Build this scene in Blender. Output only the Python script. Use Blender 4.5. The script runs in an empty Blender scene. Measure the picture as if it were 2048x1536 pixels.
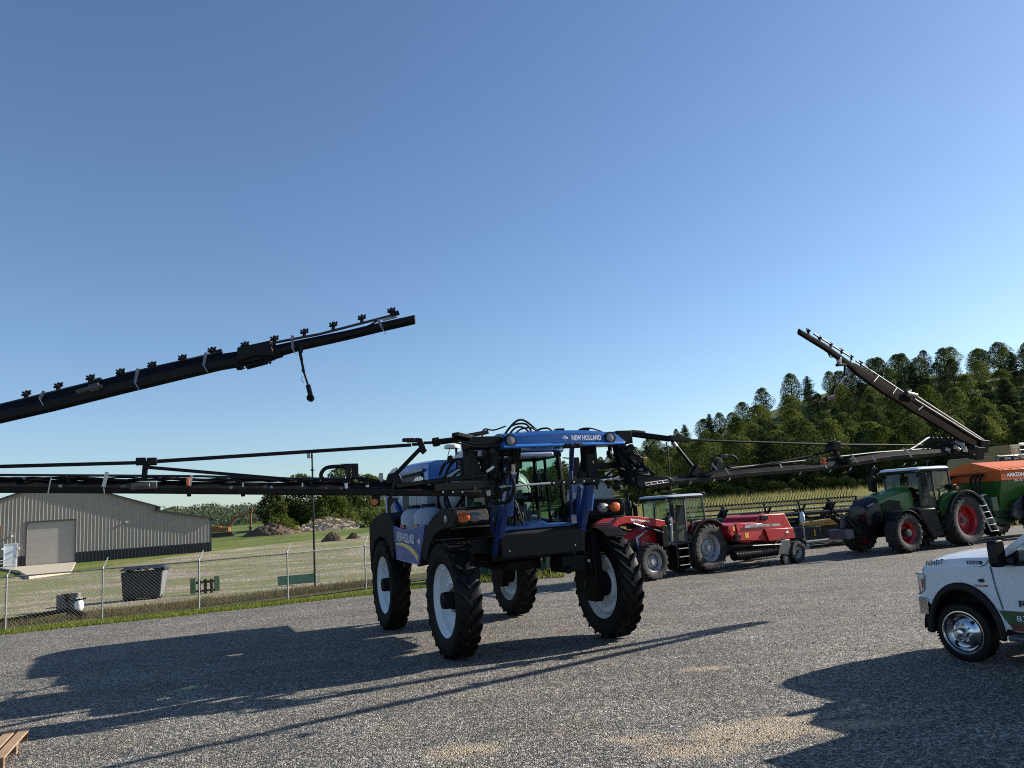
import bpy, math, random
from mathutils import Vector, Matrix, Euler
V = Vector
R = math.radians
PI = math.pi
rnd = random.Random(7)
scene = bpy.context.scene
COL = scene.collection

# ---------------------------------------------------------------- camera model
CW, CH, CF, CPITCH, CROLL, CAMH = 2048, 1536, 1560.0, R(9.1), R(3.85), 2.6
_F = V((0, math.cos(CPITCH), math.sin(CPITCH)))
_R0 = V((1, 0, 0)); _U0 = V((0, -math.sin(CPITCH), math.cos(CPITCH)))
_R = _R0 * math.cos(CROLL) - _U0 * math.sin(CROLL)
_U = _U0 * math.cos(CROLL) + _R0 * math.sin(CROLL)
CAM = V((0, 0, CAMH))

def ray(px, py):
    return _F + _R * ((px - CW / 2) / CF) + _U * ((CH / 2 - py) / CF)
def at(px, py, Y):                      # surveyed point at depth Y metres
    d = ray(px, py); return CAM + d * (Y / d.y)
def gr(px, py, z=0.0):                  # surveyed point on the level z
    d = ray(px, py); return CAM + d * ((z - CAMH) / d.z)
def onplane(px, py, p0, n):
    d = ray(px, py); return CAM + d * ((p0 - CAM).dot(n) / d.dot(n))

# ---------------------------------------------------------------- mesh builder
class MB:
    def __init__(s): s.v = []; s.f = []; s.m = []
    def add(s, vs, fs, mi=0):
        b = len(s.v); s.v += [V(p) for p in vs]
        for f in fs: s.f.append(tuple(b + i for i in f)); s.m.append(mi)
        return s
    def box(s, c, d, rot=None, mi=0, tx=1.0, ty=1.0):   # centre, size; top face scaled by tx, ty
        c = V(c); hx, hy, hz = d[0] / 2, d[1] / 2, d[2] / 2
        ps = [V((-hx, -hy, -hz)), V((hx, -hy, -hz)), V((hx, hy, -hz)), V((-hx, hy, -hz)),
              V((-hx * tx, -hy * ty, hz)), V((hx * tx, -hy * ty, hz)), V((hx * tx, hy * ty, hz)), V((-hx * tx, hy * ty, hz))]
        if rot is not None:
            M = rot if isinstance(rot, Matrix) else Euler(rot).to_matrix()
            ps = [M @ p for p in ps]
        return s.add([c + p for p in ps], [(0, 3, 2, 1), (4, 5, 6, 7), (0, 1, 5, 4), (1, 2, 6, 5), (2, 3, 7, 6), (3, 0, 4, 7)], mi)
    def bx(s, x0, x1, y0, y1, z0, z1, mi=0):
        return s.box(((x0 + x1) / 2, (y0 + y1) / 2, (z0 + z1) / 2), (abs(x1 - x0), abs(y1 - y0), abs(z1 - z0)), None, mi)
    def bar(s, a, b, w, h, up=(0, 0, 1), w2=None, h2=None, mi=0):  # beam from a to b, width w (side), height h (up)
        a = V(a); b = V(b); d = (b - a).normalized(); up = V(up)
        sd = d.cross(up)
        if sd.length < 1e-4: sd = d.cross(V((1, 0, 0)))
        sd.normalize(); u = sd.cross(d).normalized()
        w2 = w if w2 is None else w2; h2 = h if h2 is None else h2
        ps = []
        for p, ww, hh in ((a, w, h), (b, w2, h2)):
            ps += [p - sd * ww / 2 - u * hh / 2, p + sd * ww / 2 - u * hh / 2, p + sd * ww / 2 + u * hh / 2, p - sd * ww / 2 + u * hh / 2]
        return s.add(ps, [(0, 1, 2, 3), (7, 6, 5, 4), (0, 4, 5, 1), (1, 5, 6, 2), (2, 6, 7, 3), (3, 7, 4, 0)], mi)
    def loft(s, rings, caps=True, closed=True, mi=0):
        n = len(rings[0]); vs = [p for r in rings for p in r]; fs = []
        for i in range(len(rings) - 1):
            for j in range(n if closed else n - 1):
                k = (j + 1) % n
                fs.append((i * n + j, i * n + k, (i + 1) * n + k, (i + 1) * n + j))
        if caps:
            fs.append(tuple(range(n - 1, -1, -1))); fs.append(tuple((len(rings) - 1) * n + j for j in range(n)))
        return s.add(vs, fs, mi)
    def prism(s, pts, lo, hi, ax='y', mi=0, shift=(0, 0)):   # polygon extruded along ax; y: pts are (x,z), x: (y,z), z: (x,y)
        def mk(p, t):
            return V((p[0], t, p[1])) if ax == 'y' else V((t, p[0], p[1])) if ax == 'x' else V((p[0], p[1], t))
        return s.loft([[mk(p, lo) for p in pts], [mk((p[0] + shift[0], p[1] + shift[1]), hi) for p in pts]], mi=mi)
    def tube(s, pts, r, n=8, mi=0, cap=True, r2=None):
        pts = [V(p) for p in pts]; rings = []
        prev = None
        for i, p in enumerate(pts):
            d = (pts[min(i + 1, len(pts) - 1)] - pts[max(i - 1, 0)])
            d = d.normalized() if d.length > 1e-9 else V((0, 0, 1))
            if prev is None:
                a = d.cross(V((0, 0, 1)));
                if a.length < 1e-3: a = d.cross(V((1, 0, 0)))
            else:
                a = prev - d * prev.dot(d)
                if a.length < 1e-4: a = d.cross(V((1, 0, 0)))
            a.normalize(); prev = a; b = d.cross(a)
            rr = r if r2 is None else r + (r2 - r) * i / (len(pts) - 1)
            rings.append([p + (a * math.cos(2 * PI * k / n) + b * math.sin(2 * PI * k / n)) * rr for k in range(n)])
        return s.loft(rings, cap, True, mi)
    def cyl(s, a, b, r, r2=None, n=16, mi=0):
        return s.tube([a, b], r, n, mi, True, r2)
    def lathe(s, prof, o, ax, n=32, mi=0, loop=False):    # prof: (radius, height along ax)
        o = V(o); ax = V(ax).normalized(); a = ax.cross(V((0, 0, 1)))
        if a.length < 1e-3: a = V((1, 0, 0))
        a.normalize(); b = ax.cross(a); rings = []
        for r_, h_ in prof:
            rings.append([o + ax * h_ + (a * math.cos(2 * PI * k / n) + b * math.sin(2 * PI * k / n)) * max(r_, 1e-4) for k in range(n)])
        if loop: rings.append(rings[0])
        return s.loft(rings, False, True, mi)
    def ball(s, c, r, sc=(1, 1, 1), n=12, m=7, mi=0, rot=None):
        rings = []
        for i in range(m + 1):
            t = PI * i / m; rr = max(math.sin(t), 1e-3) * r
            ring = [V((rr * math.cos(2 * PI * k / n) * sc[0], rr * math.sin(2 * PI * k / n) * sc[1], -math.cos(t) * r * sc[2])) for k in range(n)]
            if rot is not None: ring = [rot @ p for p in ring]
            rings.append([V(c) + p for p in ring])
        return s.loft(rings, False, True, mi)
    def sheet(s, pts, mi=0):
        return s.add(pts, [tuple(range(len(pts)))], mi)
    def plate(s, pts, n, t, mi=0):         # polygon of any plane, thickened by t along n
        n = V(n).normalized() * t
        return s.loft([[V(p) for p in pts], [V(p) + n for p in pts]], mi=mi)
    def islands(s, name, mats, parent=None, **kw):     # every separate piece becomes an object of its own
        p = list(range(len(s.v)))
        def find(i):
            while p[i] != i: p[i] = p[p[i]]; i = p[i]
            return i
        for f in s.f:
            a = find(f[0])
            for i in f[1:]: p[find(i)] = a
        grp = {}
        for k, f in enumerate(s.f): grp.setdefault(find(f[0]), []).append(k)
        out = []
        for ks in grp.values():
            m = MB(); mp = {}
            for k in ks:
                for i in s.f[k]:
                    if i not in mp: mp[i] = len(m.v); m.v.append(s.v[i])
                m.f.append(tuple(mp[i] for i in s.f[k])); m.m.append(s.m[k])
            out.append(m.build(name, mats, parent, **kw))
        return out
    def build(s, name, mats, parent=None, bevel=0, angle=38, seg=2, smooth=True, fix=True):
        me = bpy.data.meshes.new(name); me.from_pydata([tuple(p) for p in s.v], [], s.f)
        mats = mats if isinstance(mats, (list, tuple)) else [mats]
        for m in mats: me.materials.append(m)
        if len(mats) > 1: me.polygons.foreach_set('material_index', s.m)
        if fix:
            import bmesh
            bm = bmesh.new(); bm.from_mesh(me); bmesh.ops.recalc_face_normals(bm, faces=bm.faces); bm.to_mesh(me); bm.free()
        me.validate()
        if smooth:
            me.shade_smooth(); me.set_sharp_from_angle(angle=R(angle))
        o = bpy.data.objects.new(name, me); COL.objects.link(o)
        if parent is not None: o.parent = parent
        if bevel:
            b = o.modifiers.new('bevel', 'BEVEL'); b.width = bevel; b.segments = seg; b.limit_method = 'ANGLE'; b.angle_limit = R(40)
            b.harden_normals = False
        return o

def empty(name, loc=(0, 0, 0), rz=0.0, parent=None):
    o = bpy.data.objects.new(name, None); COL.objects.link(o); o.location = loc; o.rotation_euler = (0, 0, rz)
    o.empty_display_size = .2
    if parent is not None: o.parent = parent
    return o
def tag(o, label=None, cat=None, group=None, kind=None):
    if label: o['label'] = label
    if cat: o['category'] = cat
    if group: o['group'] = group
    if kind: o['kind'] = kind
    return o
def copy_tree(o, parent=None):
    c = o.copy(); COL.objects.link(c)
    if parent is not None: c.parent = parent
    for ch in list(o.children): copy_tree(ch, c)
    return c

# ---------------------------------------------------------------- materials
_mats = {}
def nt(m):
    m.use_nodes = True; t = m.node_tree; t.nodes.clear(); return t
def N(t, typ, **kw):
    n = t.nodes.new(typ)
    for k, v in kw.items():
        if k.startswith('i_'):
            n.inputs[k[2:].replace('_', ' ')].default_value = v
        else: setattr(n, k, v)
    return n
def ramp(t, stops, interp='LINEAR'):
    n = t.nodes.new('ShaderNodeValToRGB'); n.color_ramp.interpolation = interp
    e = n.color_ramp.elements
    while len(e) < len(stops): e.new(.5)
    for k, (p, c) in enumerate(stops):
        e[k].position = p; e[k].color = (c, c, c, 1) if not isinstance(c, (tuple, list)) else (*c[:3], 1)
    return n
def mixc(t, fac, a, b, typ='MIX'):
    n = t.nodes.new('ShaderNodeMix'); n.data_type = 'RGBA'; n.blend_type = typ
    for i, x in ((0, fac), (6, a), (7, b)):
        if isinstance(x, (int, float)): n.inputs[i].default_value = x
        elif isinstance(x, tuple): n.inputs[i].default_value = (*x[:3], 1)
        else: t.links.new(x, n.inputs[i])
    return n.outputs[2]
def noise(t, scale, detail=4, rough=.55, vec=None, out='Fac'):
    n = t.nodes.new('ShaderNodeTexNoise'); n.inputs['Scale'].default_value = scale; n.inputs['Detail'].default_value = detail
    n.inputs['Roughness'].default_value = rough
    if vec is not None: t.links.new(vec, n.inputs['Vector'])
    return n.outputs[out]
def mathn(t, op, a, b=0.0, c=0.0, clamp=False):
    n = t.nodes.new('ShaderNodeMath'); n.operation = op; n.use_clamp = clamp
    for i, x in enumerate((a, b, c)):
        if isinstance(x, (int, float)): n.inputs[i].default_value = x
        else: t.links.new(x, n.inputs[i])
    return n.outputs[0]
def pcoord(t):
    return t.nodes.new('ShaderNodeNewGeometry').outputs['Position']
def ocoord(t):
    return t.nodes.new('ShaderNodeTexCoord').outputs['Object']
def mat(name, col, rough=.5, metal=0.0, var=.12, vscale=3.0, coat=0.0, dirt=0.0, dirtcol=(.16, .14, .11), bump=0.0, bscale=60, spec=.4):
    if name in _mats: return _mats[name]
    m = bpy.data.materials.new(name); t = nt(m); vec = ocoord(t)
    b = N(t, 'ShaderNodeBsdfPrincipled'); o = N(t, 'ShaderNodeOutputMaterial'); t.links.new(b.outputs[0], o.inputs[0])
    n1 = noise(t, vscale, 5, .6, vec)
    lo = tuple(c * (1 - var) for c in col); hi = tuple(min(1, c * (1 + var)) for c in col)
    c = mixc(t, n1, lo, hi)
    if dirt:
        n2 = noise(t, vscale * 1.7, 8, .68, vec)
        rp = ramp(t, [(.42, 0.0), (.75, dirt)]); t.links.new(n2, rp.inputs[0])
        c = mixc(t, rp.outputs[0], c, dirtcol)
    t.links.new(c, b.inputs['Base Color'])
    rr = mathn(t, 'MULTIPLY_ADD', noise(t, vscale * 2.3, 6, .6, vec), .3, rough - .15, True); t.links.new(rr, b.inputs['Roughness'])
    b.inputs['Metallic'].default_value = metal; b.inputs['Coat Weight'].default_value = coat; b.inputs['Coat Roughness'].default_value = .08
    b.inputs['Specular IOR Level'].default_value = spec
    if bump:
        bn = N(t, 'ShaderNodeBump'); bn.inputs['Strength'].default_value = bump; bn.inputs['Distance'].default_value = .01
        t.links.new(noise(t, bscale, 4, .6, vec), bn.inputs['Height']); t.links.new(bn.outputs[0], b.inputs['Normal'])
    _mats[name] = m; return m
def dull(name, col, rough=.5, gloss=.02, var=.25, vscale=2.5, dirt=.3, dirtcol=(.02, .019, .017)):   # worn black paint or rubber
    if name in _mats: return _mats[name]
    m = bpy.data.materials.new(name); t = nt(m); vec = ocoord(t)
    c = mixc(t, noise(t, vscale, 5, .6, vec), tuple(x * (1 - var) for x in col), tuple(x * (1 + var) for x in col))
    rp = ramp(t, [(.42, 0.0), (.75, dirt)]); t.links.new(noise(t, vscale * 1.7, 8, .68, vec), rp.inputs[0]); c = mixc(t, rp.outputs[0], c, dirtcol)
    d = N(t, 'ShaderNodeBsdfDiffuse'); g = N(t, 'ShaderNodeBsdfGlossy'); g.inputs['Roughness'].default_value = rough; t.links.new(c, d.inputs[0])
    lw = N(t, 'ShaderNodeLayerWeight'); lw.inputs[0].default_value = .25
    mx = N(t, 'ShaderNodeMixShader'); t.links.new(mathn(t, 'MULTIPLY_ADD', lw.outputs['Fresnel'], gloss * 1.5, gloss * .6), mx.inputs[0])
    t.links.new(d.outputs[0], mx.inputs[1]); t.links.new(g.outputs[0], mx.inputs[2]); o = N(t, 'ShaderNodeOutputMaterial'); t.links.new(mx.outputs[0], o.inputs[0])
    _mats[name] = m; return m
def glass(name, tint, refl=.75):
    m = bpy.data.materials.new(name); t = nt(m)
    tr = N(t, 'ShaderNodeBsdfTransparent'); tr.inputs[0].default_value = (*tint, 1)
    gl = N(t, 'ShaderNodeBsdfGlossy'); gl.inputs['Roughness'].default_value = .02; gl.inputs[0].default_value = (.9, .95, 1, 1)
    fr = N(t, 'ShaderNodeFresnel'); fr.inputs[0].default_value = 1.5
    mx = N(t, 'ShaderNodeMixShader'); o = N(t, 'ShaderNodeOutputMaterial')
    t.links.new(mathn(t, 'MULTIPLY', fr.outputs[0], refl, 0, True), mx.inputs[0]); t.links.new(tr.outputs[0], mx.inputs[1]); t.links.new(gl.outputs[0], mx.inputs[2]); t.links.new(mx.outputs[0], o.inputs[0])
    return m

BLK = dull('black_steel', (.0055, .006, .007), .4, .03, dirt=.3, dirtcol=(.022, .02, .018))
BLKP = dull('black_plastic', (.009, .0095, .011), .4, .035, dirt=.3, dirtcol=(.024, .023, .021))
BOOMM = dull('boom_paint', (.0075, .0075, .008), .4, .03, dirt=.5, dirtcol=(.026, .023, .02))
HOSE = dull('hose_rubber', (.006, .006, .007), .45, .025)
TYRE = dull('tyre_rubber', (.0065, .0065, .007), .5, .03, dirt=.35, dirtcol=(.02, .018, .016))
TYREG = mat('dusty_tyre', (.022, .021, .021), .85, 0, .3, 4, dirt=.7, dirtcol=(.105, .095, .082))
GALV = mat('galvanised_steel', (.42, .43, .44), .45, .7, .15, 6)
STEEL = mat('bare_steel', (.5, .5, .5), .32, .9, .1, 8)
GREYM = mat('grey_paint', (.33, .34, .35), .45, 0, .12, 3, dirt=.2)
CHROME = mat('chrome', (.62, .63, .65), .2, 1.0, .03, 6)
WHITE = mat('white_paint', (.70, .72, .74), .3, 0, .05, 1.5, coat=.35, dirt=.22, dirtcol=(.5, .47, .42))
RIMW = mat('white_rim_paint', (.72, .74, .76), .4, 0, .06, 4, dirt=.25, dirtcol=(.4, .38, .35))
BLUE = mat('blue_paint', (.009, .068, .25), .3, 0, .1, 2, coat=.3, dirt=.12, dirtcol=(.08, .08, .08))
BLUED = mat('deep_blue_paint', (.009, .032, .155), .34, 0, .12, 2, coat=.2, dirt=.15, dirtcol=(.06, .06, .06))
SILV = mat('silver_blue_paint', (.26, .32, .42), .3, .2, .08, 2, coat=.4)
TANKM = mat('tank_plastic', (.27, .285, .31), .45, 0, .08, 2, dirt=.25, dirtcol=(.28, .28, .28))
JUGM = mat('jug_plastic', (.28, .32, .37), .5, 0, .06, 3)
AMBER = mat('amber_lens', (.5, .10, .014), .12, 0, .08, 8, coat=.6)
LENS = mat('clear_lens', (.17, .18, .19), .25, .1, .6, 34, coat=.5)
REDP = mat('red_paint', (.31, .008, .014), .42, 0, .1, 2, coat=.05, dirt=.1, spec=.2)
REDD = mat('dark_red_paint', (.2, .01, .014), .32, 0, .1, 2, coat=.3, dirt=.15)
REDRIM = mat('red_rim_paint', (.36, .010, .016), .36, 0, .08, 3, coat=.15, dirt=.2)
SILRIM = mat('silver_rim_paint', (.36, .37, .39), .38, .35, .12, 3, dirt=.35)
GREENP = mat('green_paint', (.028, .11, .02), .36, 0, .1, 2, coat=.1, dirt=.1, dirtcol=(.07, .07, .05))
GREEND = mat('dark_green_paint', (.02, .06, .028), .4, 0, .2, 2, dirt=.25)
DGREY = mat('charcoal_paint', (.035, .04, .046), .42, 0, .2, 2, dirt=.25)
ORANGE = mat('orange_cover', (.5, .10, .022), .5, 0, .1, 2, dirt=.12, spec=.12)
YELLOW = mat('yellow_paint', (.55, .33, .08), .4, 0, .1, 2, dirt=.15)
TANY = mat('tan_yellow_paint', (.3, .2, .07), .42, 0, .12, 1.5, dirt=.25)
STICKY = mat('warning_yellow', (.75, .5, .05), .45, 0, .05, 5)
INK = mat('dark_ink', (.012, .014, .02), .45, 0, .05, 5)
INKW = mat('white_ink', (.78, .8, .82), .4, 0, .04, 5)
INKG = mat('grey_ink', (.3, .31, .33), .4, .3, .04, 5)
SEATM = mat('seat_fabric', (.03, .032, .035), .85, 0, .25, 20)
GLASSG = glass('green_tinted_glass', (.52, .68, .60), .4)
GLASSC = glass('clear_cab_glass', (.62, .76, .74))
GLASSD = glass('dark_cab_glass', (.34, .43, .46))
MIRR = mat('mirror_glass', (.7, .75, .8), .12, 1.0, .03, 4)

def lettering(parent, s, org, xd, up, height, m, width=None, align='LEFT', depth=.004, name='lettering', shear=0.0, bold=0.0):
    cu = bpy.data.curves.new(name, 'FONT'); cu.body = s; cu.size = 1.0; cu.extrude = 0; cu.shear = shear; cu.offset = bold; cu.resolution_u = 3
    tmp = bpy.data.objects.new('tmp_text', cu); COL.objects.link(tmp)
    dg = bpy.context.evaluated_depsgraph_get(); me = bpy.data.meshes.new_from_object(tmp.evaluated_get(dg))
    bpy.data.objects.remove(tmp); bpy.data.curves.remove(cu)
    xs = [v.co.x for v in me.vertices]; ys = [v.co.y for v in me.vertices]
    x0, x1, y0, y1 = min(xs), max(xs), min(ys), max(ys)
    sy = height / (y1 - y0); sx = sy if width is None else width / (x1 - x0)
    off = 0 if align == 'LEFT' else -(x1 - x0) / 2 if align == 'CENTER' else -(x1 - x0)
    xd = V(xd).normalized(); up = V(up); up = (up - xd * up.dot(xd)).normalized(); n = xd.cross(up); org = V(org)
    for v in me.vertices:
        v.co = org + xd * ((v.co.x - x0 + off) * sx) + up * ((v.co.y - y0) * sy) + n * depth
    me.materials.clear(); me.materials.append(m); me.name = name
    o = bpy.data.objects.new(name, me); COL.objects.link(o); o.parent = parent
    return o

def rr(w, h, r, n=4, cx=0, cy=0):       # rounded rectangle outline
    pts = []
    for qx, qy, a0 in ((1, 1, 0), (-1, 1, 90), (-1, -1, 180), (1, -1, 270)):
        for k in range(n + 1):
            a = R(a0 + 90 * k / n)
            pts.append((cx + qx * (w / 2 - r) + r * math.cos(a), cy + qy * (h / 2 - r) + r * math.sin(a)))
    return pts
def arc(cx, cz, r, a0, a1, n=12):
    return [(cx + r * math.cos(R(a0 + (a1 - a0) * k / n)), cz + r * math.sin(R(a0 + (a1 - a0) * k / n))) for k in range(n + 1)]
def spline(pts, n=8):                   # Catmull-Rom through pts
    pts = [V(p) for p in pts]; out = []
    for i in range(len(pts) - 1):
        p0 = pts[max(i - 1, 0)]; p1 = pts[i]; p2 = pts[i + 1]; p3 = pts[min(i + 2, len(pts) - 1)]
        for k in range(n):
            t = k / n
            out.append(.5 * ((2 * p1) + (p2 - p0) * t + (2 * p0 - 5 * p1 + 4 * p2 - p3) * t * t + (3 * p1 - p0 - 3 * p2 + p3) * t ** 3))
    out.append(pts[-1]); return out

# agricultural wheel: Empty > tyre, rim, hub. y is the axle; side=+1 faces +y
def ag_wheel(parent, c, Rt, W, rr_, side, rimm, tyrem, lugs=22, lugh=.045, disc=-.06, hubm=None, hubr=.14, hubl=.2, name='wheel', steer=0.0, nbolt=10, lugw=.055, sweep=.42, boltm=None):
    w = empty(name, c, steer, parent)
    y = side
    mb = MB(); hw = W / 2; Rc = Rt - lugh; sh = Rt - rr_
    prof = [(rr_ - .005, -hw * .80), (rr_ + sh * .2, -hw * .93), (rr_ + sh * .5, -hw), (rr_ + sh * .78, -hw * .97), (Rc - .018, -hw * .86), (Rc, -hw * .55), (Rc + .006, 0), (Rc, hw * .55), (Rc - .018, hw * .86), (rr_ + sh * .78, hw * .97), (rr_ + sh * .5, hw), (rr_ + sh * .2, hw * .93), (rr_ - .005, hw * .80)]
    mb.lathe(prof, (0, 0, 0), (0, 1, 0), 56)
    for s in (-1, 1):
        for i in range(lugs):
            a0 = 2 * PI * (i + (.5 if s > 0 else 0)) / lugs
            rings = []
            for t, rad, base in ((-.03, Rt - .006, Rc - .03), (.42, Rt, Rc - .03), (.9, Rt - .004, Rc - .04), (1.0, Rt - .035, Rc - .07), (1.015, Rt - sh * .36, Rt - sh * .40)):
                yy = s * hw * t; aa = a0 + sweep * 2 * PI / lugs * (1.9 * min(t, 1) ** 1.15 if t > 0 else 0) * 1.0
                da = lugw / Rt / 2 * (1 if t < .95 else .9); ins = .0 if t < 1.0 else -.03 * s
                def pt(r_, a, yo): return V((r_ * math.cos(a), yo, r_ * math.sin(a)))
                rings.append([pt(base, aa - da * 1.25, yy + ins), pt(rad, aa - da, yy), pt(rad, aa + da, yy), pt(base, aa + da * 1.25, yy + ins)])
            mb.loft(rings)
    mb.build('tyre', tyrem, w, angle=42)
    mb = MB(); f = hw * .82
    d = disc
    prof = [(rr_ + .022, f), (rr_ + .028, f - .012), (rr_ - .004, f - .02), (rr_ - .03, f - .045), (rr_ - .05, f - .09), (rr_ - .075, f - .11), (rr_ - .085, d + .03), (rr_ * .82, d - .03), (rr_ * .70, d - .035), (rr_ * .64, d - .01), (rr_ * .52, d + .075), (rr_ * .46, d + .085), (rr_ * .42, d + .06), (rr_ * .38, d + .02), (hubr * .9, d + .02), (.001, d + .02)]
    mb.lathe([(a, y * b) for a, b in prof], (0, 0, 0), (0, 1, 0), 48)
    prof = [(rr_ - .085, d + .05), (rr_ - .075, -f + .11), (rr_ - .05, -f + .09), (rr_ - .03, -f + .04), (rr_ - .004, -f + .02), (rr_ + .028, -f + .012), (rr_ + .022, -f)]
    mb.lathe([(a, y * b) for a, b in prof], (0, 0, 0), (0, 1, 0), 48)
    mb.build('rim', rimm, w)
    hm = hubm or BLK
    mb = MB()
    mb.lathe([(hubr, y * (d + .02)), (hubr, y * (d + hubl * .75)), (hubr * .93, y * (d + hubl * .97)), (hubr * .55, y * (d + hubl)), (.001, y * (d + hubl))], (0, 0, 0), (0, 1, 0), 24)
    for k in range(nbolt):
        a = 2 * PI * k / nbolt; q = V((math.cos(a) * hubr * 1.28, y * (d + .03), math.sin(a) * hubr * 1.28))
        mb.cyl(q, q + V((0, y * .045, 0)), .016, n=6, mi=1)
    mb.build('hub', [hm, boltm or GALV], w)
    return w
# ================================================================ light, sky, camera
SUN_EL = R(25.0); SUN_AZ = math.atan2(.937, .35)          # clockwise from +Y
sd = V((math.sin(SUN_AZ) * math.cos(SUN_EL), math.cos(SUN_AZ) * math.cos(SUN_EL), math.sin(SUN_EL)))
wd = bpy.data.worlds.new('World'); scene.world = wd; wd.use_nodes = True
wt = wd.node_tree; bg = wt.nodes['Background']
sky = wt.nodes.new('ShaderNodeTexSky'); sky.sky_type = 'NISHITA'; sky.sun_disc = False
sky.sun_elevation = SUN_EL; sky.sun_rotation = SUN_AZ; sky.altitude = 200; sky.air_density = 1.0; sky.dust_density = .5; sky.ozone_density = 2.0
wmx = wt.nodes.new('ShaderNodeMix'); wmx.data_type = 'RGBA'; wmx.blend_type = 'MULTIPLY'; wmx.inputs[0].default_value = 1; wmx.inputs[7].default_value = (.84, .945, 1.075, 1)
wt.links.new(sky.outputs[0], wmx.inputs[6]); wt.links.new(wmx.outputs[2], bg.inputs[0]); bg.inputs[1].default_value = .072
sl = bpy.data.lights.new('sun', 'SUN'); sl.energy = 5.0; sl.angle = R(.53); sl.color = (1, .93, .82)
so = bpy.data.objects.new('sun', sl); COL.objects.link(so); so.rotation_euler = (-sd).to_track_quat('-Z', 'Y').to_euler(); so.location = sd * 60
cd = bpy.data.cameras.new('camera'); cam = bpy.data.objects.new('camera', cd); COL.objects.link(cam); scene.camera = cam
cd.sensor_fit = 'HORIZONTAL'; cd.sensor_width = 36; cd.lens = 36 * CF / CW; cd.clip_start = .05; cd.clip_end = 9000
cam.matrix_world = Matrix((( _R.x, _U.x, -_F.x, 0), (_R.y, _U.y, -_F.y, 0), (_R.z, _U.z, -_F.z, CAMH), (0, 0, 0, 1)))
scene.view_settings.view_transform = 'Standard'; scene.view_settings.look = 'None'; scene.view_settings.exposure = 1.0; scene.view_settings.gamma = 1
scene.render.engine = 'CYCLES'
scene.cycles.filter_width = 1.05; scene.cycles.max_bounces = 8; scene.cycles.transparent_max_bounces = 24; scene.cycles.use_denoising = False
try: scene.cycles.denoiser = 'OPENIMAGEDENOISE'
except Exception: pass

# ================================================================ terrain
def sm(x, a, b):
    t = max(0, min(1, (x - a) / (b - a))); return t * t * (3 - 2 * t)
def tz(x, y):
    t = max(0, min(y, 170) - 45)
    z = .00285 * t ** 1.44 * (1 + .28 * sm(x, -5, 40))
    z += 38 * sm(y, 136, 300) * sm(x, -20, 150)                       # wooded hill on the right
    z += 9 * sm(y, 300, 460) * sm(-x, -60, 60) * (.75 + .25 * math.sin(x * .02))   # far ridge on the left
    return z
def axis(lo, hi, fine_lo, fine_hi, st):
    a = []; x = fine_lo
    while x < fine_hi: a.append(x); x += st
    x = fine_hi; s = st
    while x < hi: a.append(x); s *= 1.28; x += s
    a.append(hi); x = fine_lo - st; s = st; pre = []
    while x > lo: pre.append(x); s *= 1.28; x -= s
    pre.append(lo); return pre[::-1] + a
def grid(fn, xs, ys, dz=0.0):
    mb = MB(); nx = len(xs)
    mb.v = [V((x, y, fn(x, y) + dz)) for y in ys for x in xs]
    for j in range(len(ys) - 1):
        for i in range(nx - 1):
            a = j * nx + i; mb.f.append((a, a + 1, a + nx + 1, a + nx)); mb.m.append(0)
    return mb

def grass_mat(name, cols, scale=.5, fine=9.0):
    m = bpy.data.materials.new(name); t = nt(m); p = pcoord(t)
    b = N(t, 'ShaderNodeBsdfPrincipled'); o = N(t, 'ShaderNodeOutputMaterial'); t.links.new(b.outputs[0], o.inputs[0])
    r1 = ramp(t, [(.3, cols[0]), (.5, cols[1]), (.7, cols[2])]); t.links.new(noise(t, scale, 6, .6, p), r1.inputs[0])
    r2 = ramp(t, [(.3, .55), (.7, 1.35)]); t.links.new(noise(t, fine, 5, .7, p), r2.inputs[0])
    c = mixc(t, 1.0, r1.outputs[0], r2.outputs[0], 'MULTIPLY'); t.links.new(c, b.inputs['Base Color'])
    b.inputs['Roughness'].default_value = .9; b.inputs['Specular IOR Level'].default_value = .15
    bn = N(t, 'ShaderNodeBump'); bn.inputs['Strength'].default_value = .9; bn.inputs['Distance'].default_value = .06
    t.links.new(noise(t, fine * 2, 4, .7, p), bn.inputs['Height']); t.links.new(bn.outputs[0], b.inputs['Normal'])
    return m
GROUNDM = grass_mat('lawn_grass', [(.065, .10, .02), (.105, .14, .03), (.18, .175, .06)], .12, 4)

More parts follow.
